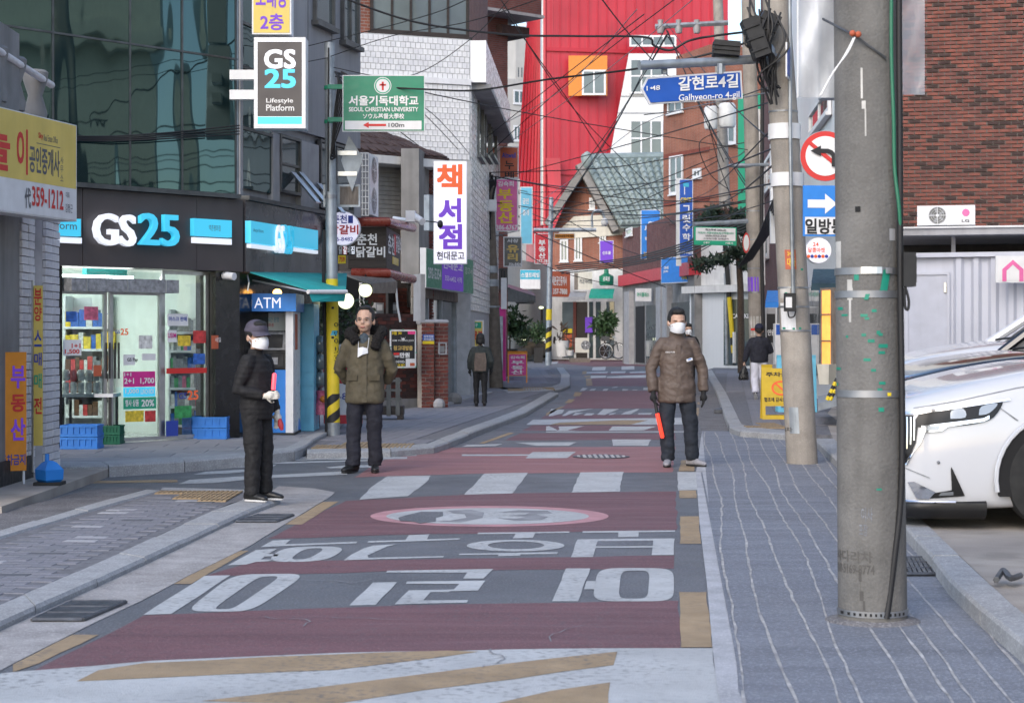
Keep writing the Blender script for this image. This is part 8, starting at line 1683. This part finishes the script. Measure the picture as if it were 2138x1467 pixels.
# -- man in brown padded jacket on the right
L = loc_at(1413, 974); hR = 331/F*L.y
mR, hp, jk = person('man in brown padded jacket, white mask and black gloves with a lowered red baton', L, math.radians(4), hR,
    [(V(-.29, .02, 1.1), V(-.272, -.06, .82), V(0, -.15, -1), V(1, 0, 0), .8), (V(.29, .03, 1.1), V(.295, -.03, .82), V(.02, -.1, -1), V(-1, 0, 0), .35)],
    [(V(-.1, 0, .86), V(-.115, -.02, .48), V(-.1, -.0, .09)), (V(.1, 0, .86), V(.15, -.02, .48), V(.175, .0, .09))], 'cloth_brown', 'denim', ('shoe_grey', ((-.25, 0), (.75, 0))),
    [(.715, .2, .145), (.735, .217, .16), (.86, .216, .16), (.97, .2, .157), (1.1, .185, .15), (1.24, .188, .148), (1.33, .172, .135), (1.4, .125, .105), (1.44, .09, .085)], (.072, .066, .056), fold(.011, 7, 13), pfold(.009), .8, mask=True, gloves='glove_black', collar=(1.505, .08), head_rot=(.06, .1), leg_r=(.105, .085, .078, .078), soles='black')
MB().hexa([V(-.03, -.162, .73), V(.015, -.162, .73), V(.015, -.13, .73), V(-.03, -.13, .73), V(-.025, -.15, 1.36), V(.02, -.15, 1.36), V(.02, -.1, 1.36), V(-.025, -.1, 1.36)]).build('placket', 'cloth_brown', jk, local=True)
class LF(Fr):
    def __init__(s, o, u, up): s.o, s.u, s.n = Vector(o), Vector(u).normalized(), Vector((0, -1, 0)); s.up = Vector(up).normalized()
    def pt(s, a, b, c=0): return s.o+s.u*a+s.up*b+s.n*c
def chest(st, o, u, w, h_, m):
    fz = LF(o, u, (0, 0, 1)); co, fs, lo, hi = text_mesh(st, .01); mb = MB().add([fz.pt((p[0]-lo[0])/(hi[0]-lo[0])*w, (p[1]-lo[1])/(hi[1]-lo[1])*h_, .0) for p in co], fs); return mb.build('chest_lettering', m, jk, local=True)
chest('KB산악회', (-.15, -.158, 1.27), (1, -.04, 0), .1, .018, 'white_ink'); fz = LF((.085, -.168, 1.17), (1, .2, .3), (-.28, 0, 1))
MB().prism([fz.pt(0, 0), fz.pt(.075, 0), fz.pt(.075, .03), fz.pt(0, .03)], (0, -.004, 0)).build('name_badge', 'sign_white', jk, local=True); MB().prism([fz.pt(.02, .016, .0045), fz.pt(.06, .016, .0045), fz.pt(.06, .026, .0045), fz.pt(.02, .026, .0045)], (0, -.001, 0)).build('badge_stripe', 'blue_vivid', jk, local=True)
handheld(mR, 'traffic_baton', 'orange red baton pointing down from the brown jacket man', 'baton', [('grip', [V(-.265, -.09, .77), V(-.235, -.1, .6)], [.016, .02], 'black', 12), ('tube', [V(-.235, -.1, .6), V(-.18, -.115, .34), V(-.178, -.116, .325)], [.023, .023, .014], 'baton_red', 14)], L)
# -- man walking away on the left pavement
L = loc_at(1003, 848, ZL); s_ = 152/F*L.y
mW, hp, jk = person('man seen from behind in brown and dark green jacket walking up the left pavement', L, PI, s_, [(V(-.27, .03, 1.1), V(-.26, -.1, .9), V(0, -.2, -1), V(1, 0, 0), .5), (V(.26, .03, 1.1), V(.26, -.06, .88), V(0, -.2, -1), V(-1, 0, 0), .5)],
    [(V(-.09, 0, .86), V(-.1, .0, .48), V(-.1, .06, .1)), (V(.09, 0, .86), V(.1, -.04, .48), V(.1, -.03, .09))], 'cloth_green_dark', 'cloth_black', ('shoe_black', ((0, -.1), (0, 0))), [(.82, .2, .14), (.95, .21, .15), (1.1, .21, .15), (1.28, .205, .145), (1.38, .16, .12), (1.43, .09, .08)], (.08, .07, .055), quilt(.07, .004), fold(.01), .8, vox=.018, face=False, mask=False, hair='hood', collar=(1.48, .075), gloves='glove_black')
MB().prism([V(-.14, .153, .86), V(.14, .153, .86), V(.15, .158, 1.1), V(.12, .15, 1.3), V(-.12, .15, 1.3), V(-.15, .158, 1.1)], (0, .008, 0)).build('back_panel', 'cloth_brown', jk, local=True)
# -- man in cap walking away on the right with a bag
L = loc_at(1585, 833, ZR); s_ = 157/F*L.y
mC, hp, jk = person('man seen from behind in navy puffer, cap and white trousers carrying a black bag', L, PI-.15, s_, [(V(-.27, -.08, 1.12), V(-.2, -.26, 1.12), V(.3, -1, .3), V(0, 0, 1), .6), (V(.29, .04, 1.1), V(.34, .02, .86), V(.05, -.1, -1), V(-1, 0, 0), .8)],
    [(V(-.09, 0, .86), V(-.1, -.06, .48), V(-.1, -.12, .1)), (V(.09, 0, .86), V(.1, .02, .48), V(.08, .2, .17))], 'cloth_navy', 'cloth_white', ('shoe_black', ((0, 0), (0, .7))), [(.86, .2, .15), (.92, .215, .16), (1.1, .215, .16), (1.28, .21, .15), (1.38, .165, .12), (1.43, .09, .08)], (.085, .075, .058), quilt(.06, .007), fold(.012, 5, 4), .85, vox=.018, face=False, mask=False, hair='short', cap='cap_navy', collar=(1.48, .075), leg_r=(.115, .095, .09, .09), soles='sole_white')
bg_ = thing('carrier_bag', 'tied black plastic carrier bag hanging from the walker in white trousers', 'bag', P(1553, 792, L.y)); Bg = MB(); D = L.y
Bg.tube([P(1553, 793, D), P(1553, 788, D), P(1553, 778, D), P(1554, 768, D), P(1555, 760, D)], [(.1, .07), (.115, .08), (.1, .07), (.05, .04), (.015, .012)], 14); soft('sack', Bg, 'bag_black', bg_, .014, 2, fold(.012, 14, 14)).location = -Vector(bg_.location); MB().tube([P(1555, 762, D), P(1558, 750, D)], .012, 6).build('handle', 'bag_black', bg_)
# -- two people further off
L = Vector((P(1437, 0, 44).x, 44, 0)); person('masked person in dark coat half hidden behind the brown jacket man', L, .1, 1.73, [(V(-.25, .02, 1.1), V(-.25, -.03, .85), V(0, 0, -1), V(1, 0, 0), .4), (V(.25, .02, 1.1), V(.25, -.03, .85), V(0, 0, -1), V(-1, 0, 0), .4)], [(V(-.09, 0, .86), V(-.1, 0, .48), V(-.1, 0, .09)), (V(.09, 0, .86), V(.1, 0, .48), V(.1, 0, .09))], 'cloth_black', 'cloth_black', ('shoe_black', ((0, 0), (0, 0))), [(.7, .2, .14), (1.0, .21, .15), (1.28, .2, .14), (1.38, .16, .12), (1.43, .09, .08)], (.08, .07, .055), fold(.008), fold(.008), .7, vox=.02, hair='hood', collar=(1.48, .075))
L = Vector((P(1161, 0, 108).x, 108, 0)); person('person in black coat standing behind the thin striped pole', L, 1.2, 1.78, [(V(-.26, .02, 1.1), V(-.24, -.12, .95), V(0, -.5, -1), V(1, 0, 0), .4), (V(.25, .02, 1.1), V(.2, -.18, .98), V(0, -.5, -1), V(-1, 0, 0), .4)], [(V(-.09, 0, .86), V(-.1, 0, .48), V(-.1, 0, .09)), (V(.09, 0, .86), V(.1, 0, .48), V(.1, 0, .09))], 'cloth_black', 'goods_grey', ('shoe_black', ((0, 0), (0, 0))), [(.75, .24, .17), (1.0, .24, .17), (1.28, .23, .16), (1.38, .17, .13), (1.43, .1, .09)], (.1, .08, .06), fold(.008), fold(.008), .7, vox=.025, face=False, mask=False, hair='hood')
# ================================================================ parked cars
defm('car_white', (.6,.61,.64), rough=.22, var=0, coat=.9); defm('car_black', (.012,.013,.016), rough=.15, var=0, coat=1); defm('car_trim', (.008,.008,.009), rough=.45, var=.1); defm('chrome', (.75,.76,.78), rough=.1, metal=1, var=0); defm('tyre', (.02,.02,.02), rough=.85, var=.15); defm('alloy', (.35,.36,.38), rough=.3, metal=.9, var=.05); defm('lamp_dark', (.015,.016,.018), rough=.22, var=0, spec=.25); defm('lamp_lens', (.3,.32,.34), rough=.15, metal=.6, var=0)
def loft(secs, n):  # sections: list of lists of points (same count); closed strip between
    mb = MB(); k = len(secs[0]); vs = [p for s in secs for p in s]; fs = []
    for i in range(len(secs)-1):
        for j in range(k-1): fs.append((i*k+j, i*k+j+1, (i+1)*k+j+1, (i+1)*k+j))
    fs.append(tuple(range(k))[::-1]); fs.append(tuple((len(secs)-1)*k+j for j in range(k))); return mb.add(vs, fs)
def car(label, nose, D, zg, paint, hood=(.98, 1.12), W=1.95, L=5.1, detail=True, yaw=0.0):
    """nose: photo column of the front bumper on the near side; the car points to the left"""
    o = Vector(((nose-CX)/F*D, D, zg)); t = thing('parked_car', label, 'car', o); R = Matrix.Rotation(yaw, 3, 'Z')
    def W_(x, y, z): return o+R @ Vector((x, y, z))
    # profile: x back from the nose, roof/hood height, half width, shoulder inset
    hw = W/2; prof = [(0.0, .24, hood[0]-.12, .80), (.03, .15, hood[0]-.05, .86), (.12, .12, hood[0]-.005, .92), (.35, .12, hood[0]+.06, .965), (.7, .13, hood[0]+.15, .99), (1.05, .15, hood[1]+.02, 1.0), (1.3, .17, hood[1]+.05, 1.0), (2.0, .2, 1.16, 1.0), (3.2, .22, 1.18, 1.0), (4.4, .22, 1.18, .99), (4.95, .26, 1.1, .95), (5.1, .4, .95, .9)]
    secs = []
    for x, zb, zt, kf in prof:
        w = hw*kf; row = []
        for q, (fy, fz) in enumerate(((.0, 0), (.86, 0), (.955, .04), (.985, .2), (1.0, .45), (.985, .7), (.955, .86), (.9, .95), (.78, .985), (.4, 1.0), (0, 1.005))): row.append((fy*w, zb+(zt-zb)*fz))
        pts = [W_(x, hw+y, z) for y, z in row[::-1]]+[W_(x, hw-y, z) for y, z in row[1:]]; secs.append(pts)
    body = loft(secs, 0).build('body', paint, t); me = body.data; me.shade_smooth()
    md = body.modifiers.new('s', 'SUBSURF'); md.levels = 2; md.render_levels = 2
    # cabin
    cab = [(1.35, 1.1, .93), (2.0, 1.62, .82), (2.5, 1.74, .8), (3.8, 1.76, .8), (4.8, 1.62, .78), (5.0, 1.1, .9)]
    cs = []
    for x, zt, kf in cab:
        w = hw*kf; cs.append([W_(x, hw+fy*w, 1.0+(zt-1.0)*fz) for fy, fz in ((1, 0), (.97, .4), (.9, .85), (.75, 1), (0, 1.02), (-.75, 1), (-.9, .85), (-.97, .4), (-1, 0))])
    c_ = loft(cs, 0).build('cabin_glass', 'lamp_dark', t, smooth=True)
    MB().prism([W_(2.1, hw-.72*hw, 1.665), W_(4.7, hw-.72*hw, 1.67), W_(4.7, hw+.72*hw, 1.67), W_(2.1, hw+.72*hw, 1.665)], (0, 0, .1)).build('roof_panel', paint, t)
    for s in (0, 1):
        yy = .09 if s == 0 else W-.09
        MB().tube([W_(1.42, yy+(.05 if s == 0 else -.05), hood[1]), W_(2.1, yy+(.1 if s == 0 else -.1), 1.7)], .05, 8).build('pillar', paint, t)
        for x in (1.08, 4.1):
            c0 = W_(x, yy, .36); ax = R @ Vector((0, 1, 0)); w = MB().tube([c0-ax*.11, c0-ax*.1, c0+ax*.1, c0+ax*.11], [.33, .355, .355, .33], 36).build('wheel', 'tyre', t, smooth=True); rim_y = -1 if s == 0 else 1
            MB().tube([c0+ax*rim_y*.112, c0+ax*rim_y*.118], .25, 28).build('rim', 'alloy', w, smooth=True)
            for q in range(5): a = 2*PI*q/5; d = R @ Vector((math.cos(a), 0, math.sin(a))); MB().tube([c0+ax*rim_y*.125, c0+ax*rim_y*.125+d*.24], [.05, .03], 6).build('spoke', 'alloy', w)
            yy2 = -.012 if s == 0 else W+.012; pts = [W_(x+.43*math.cos(a), yy2, .36+.43*math.sin(a)) for a in [-.28+(PI+.56)*i/20 for i in range(21)]]
            MB().prism(pts, ax*(.06 if s == 0 else -.06)).build('wheel_arch', 'dark_void', t); 
            MB().tube([W_(x+.44*math.cos(a), yy2+(-.002 if s == 0 else .002), .36+.44*math.sin(a)) for a in [-.2+(PI+.4)*i/20 for i in range(21)]], .016, 6).build('arch_lip', paint, t, smooth=True)
    # front end: lamps, grille and trim laid on the body surface
    ob_ = bpy.data.objects.new('tmp', me); md2 = ob_.modifiers.new('s', 'SUBSURF'); md2.levels = 2; WORK.collection.objects.link(ob_); WORK.view_layers[0].update()
    em = bpy.data.meshes.new_from_object(ob_.evaluated_get(WORK.view_layers[0].depsgraph)); bpy.data.objects.remove(ob_); tree = BVHTree.FromPolygons([v.co.copy() for v in em.vertices], [tuple(p.vertices) for p in em.polygons]); bpy.data.meshes.remove(em)
    def decal(pts, k, nm, m, par=t, face='side', cut=6):
        bm = bmesh.new(); pts = catmull([Vector((a, 0, b)) for a, b in pts]+[Vector((*pts[0][:1], 0, pts[0][1]))], 3)[:-1] if k > 0 else [Vector((a, 0, b)) for a, b in pts]
        f = bm.faces.new([bm.verts.new(p) for p in pts]); bmesh.ops.triangulate(bm, faces=[f])
        for _ in range(2): bmesh.ops.subdivide_edges(bm, edges=[e for e in bm.edges if e.calc_length() > .05], cuts=1); bmesh.ops.triangulate(bm, faces=bm.faces[:])
        kk = abs(k); q = []
        for v in bm.verts:
            if face == 'side': og, d = W_(v.co.x, -.6, v.co.z)-o, R @ Vector((0, 1, 0))
            else: og, d = W_(-.6, v.co.x, v.co.z)-o, R @ Vector((1, 0, 0))
            h = tree.ray_cast(og, d); q.append((h[0] if h[0] is not None else og+d*.62)-d*kk)
        bm.verts.index_update(); mb = MB().add([p+o for p in q], [tuple(v.index for v in f.verts) for f in bm.faces]); bm.free(); ob = mb.build(nm, m, par); ob.data.shade_smooth(); return ob
    z0 = 0 if detail else hood[0]-.88
    hl = decal([(.12, .71+z0), (.14, .8+z0), (.36, .842+z0), (.62, .885+z0), (.7, .895+z0), (.63, .78+z0), (.5, .735+z0), (.3, .715+z0)], .012, 'headlight', 'lamp_dark')
    decal([(.34, .77+z0), (.35, .825+z0), (.43, .838+z0), (.44, .78+z0)], .018, 'projector', 'lamp_lens', hl); decal([(.53, .795+z0), (.55, .855+z0), (.66, .875+z0), (.6, .81+z0)], .018, 'indicator', 'lamp_lens', hl)
    decal([(.05, .815+z0), (.15, .82+z0), (.4, .86+z0), (.74, .912+z0), (.75, .897+z0), (.4, .843+z0), (.15, .803+z0), (.05, .797+z0)], -.016, 'chrome_strip', 'chrome')
    gr = decal([(.24, .5+z0), (.3, .46+z0), (W-.3, .46+z0), (W-.24, .5+z0), (W-.2, .79+z0), (.2, .79+z0)], -.014, 'grille', 'car_trim', face='front')
    for i in range(17): y = .3+i*(W-.6)/16; decal([(y, .49+z0), (y+.022, .49+z0), (y+.022, .78+z0), (y, .78+z0)], -.026, 'grille_bar', 'chrome', gr, 'front')
    if detail:
        decal([(.0, .5), (.05, .46), (.11, .6), (.13, .735), (.1, .79), (.02, .79)], -.012, 'grille_return', 'car_trim', gr)
        for i in range(4): decal([(.03+.022*i, .53+.03*i), (.037+.022*i, .53+.03*i), (.045+.022*i, .78), (.036+.022*i, .78)], -.018, 'grille_bar', 'chrome', gr)
        decal([(.03, .45), (.05, .445), (.12, .59), (.15, .72), (.3, .74), (.56, .775), (.6, .795), (.6, .77), (.56, .752), (.32, .715), (.28, .685), (.17, .675), (.14, .6)], -.02, 'light_bar', 'chrome', hl); decal([(.18, .69), (.19, .72), (.27, .725), (.26, .69)], -.024, 'day_lamp', 'lamp_lens', hl)
        decal([(.34, .425), (.345, .44), (.44, .24), (.2, .22), (.24, .26), (.35, .28)], -.012, 'fog_recess', 'car_trim'); decal([(.26, .24), (.28, .265), (.36, .27), (.36, .245)], -.02, 'fog_lamp', 'lamp_lens'); decal([(.06, .33), (.1, .335), (.24, .265), (.2, .215), (.12, .215)], -.018, 'skid_plate', 'chrome')
        rows = [[W_(x+.03, hw-f*hw*kf*.975, z) for f, z in ((0, .07), (.93, .075), (.975, .1), (.995, .15), (.99, .19), (.95, .22))] for x, kf in ((-.012, .72), (.0, .81), (.05, .88), (.12, .925), (.35, .967), (.56, .99))]; loft(rows, 0).build('lower_skirt', 'car_trim', t, smooth=True); MB().tube([r[4]+Vector((0, -.006, .006)) for r in rows[:5]], .01, 6).build('chrome_lip', 'chrome', t, smooth=True)
        decal([(.03, .43), (.2, .36), (.205, .365), (.03, .436)], -.008, 'crease_shade', 'goods_grey'); decal([(.62, .885), (.63, .885), (.8, .76), (.79, .755)], -.006, 'panel_gap', 'goods_grey'); decal([(.04, .83), (.4, .895), (.8, .985), (1.1, 1.03), (1.1, 1.024), (.8, .979), (.4, .889), (.04, .825)], -.006, 'bonnet_gap', 'goods_grey')  # first decal paints the shade along the bumper crease as a grey line
        MB().ellip(W_(.26, .06, .47), (.012, .02, .012), 8, 6).build('parking_sensor', 'goods_grey', t)
    MB().tube([W_(1.4, .35, hood[1]+.08), W_(1.35, .9, hood[1]+.06), W_(1.3, 1.0, hood[1]+.05)], .012, 6).build('wiper', 'black', t)
    return t
car('white people carrier with dark headlights parked nose out behind the big pole', 1884, 12.45, .085, 'car_white', (.94, 1.13)); car('black car parked in the middle behind the white people carrier', 1872, 15.6, .085, 'car_black', (1.0, 1.17), detail=False, yaw=.02); car('farthest white car parked beyond the black car', 1868, 18.6, .085, 'car_white', (1.08, 1.25), detail=False)
# small dark car far left at the bend, seen end-on
t = thing('parked_car', 'black car parked end-on beyond the shrubs at the street bend', 'car', P(1108, 742, 104)); D = 104; X = lambda x: (x-CX)/F*D; zz = lambda y: H+(HY-y)/F*D
secs = [[Vector((X(1118)+dx*w, D+1.5*i, z)) for dx, z in ((-1, .35), (-1.02, .8), (-.9, zt*.72), (-.6, zt), (.6, zt), (.9, zt*.72), (1.02, .8), (1, .35))] for i, (w, zt) in enumerate(((.82, 1.1), (.9, 1.5), (.9, 1.52), (.85, 1.1)))]
loft(secs, 0).build('body', 'car_black', t, smooth=True)
for x in (1094, 1136): MB().ellip(P(x, 708, 103.9), (.14, .08, .09), 8, 6).build('headlight', 'lamp_warm', t); MB().tube([P(x, 735, 104.3), P(x, 735, 104.6)], .32, 16).build('wheel', 'tyre', t)
tag(MB().tube(catmull([G(2080, 1222, .1)+Vector((0, 0, .03)), G(2095, 1210, .1)+Vector((0, 0, .05)), G(2110, 1222, .1)+Vector((0, 0, .04)), G(2130, 1212, .1)+Vector((0, 0, .03))]), .018, 6).build('scrap_bracket', 'iron', smooth=True), 'bent rusty metal bracket lying on the parking yard', 'bracket')
bpy.data.scenes.remove(WORK)
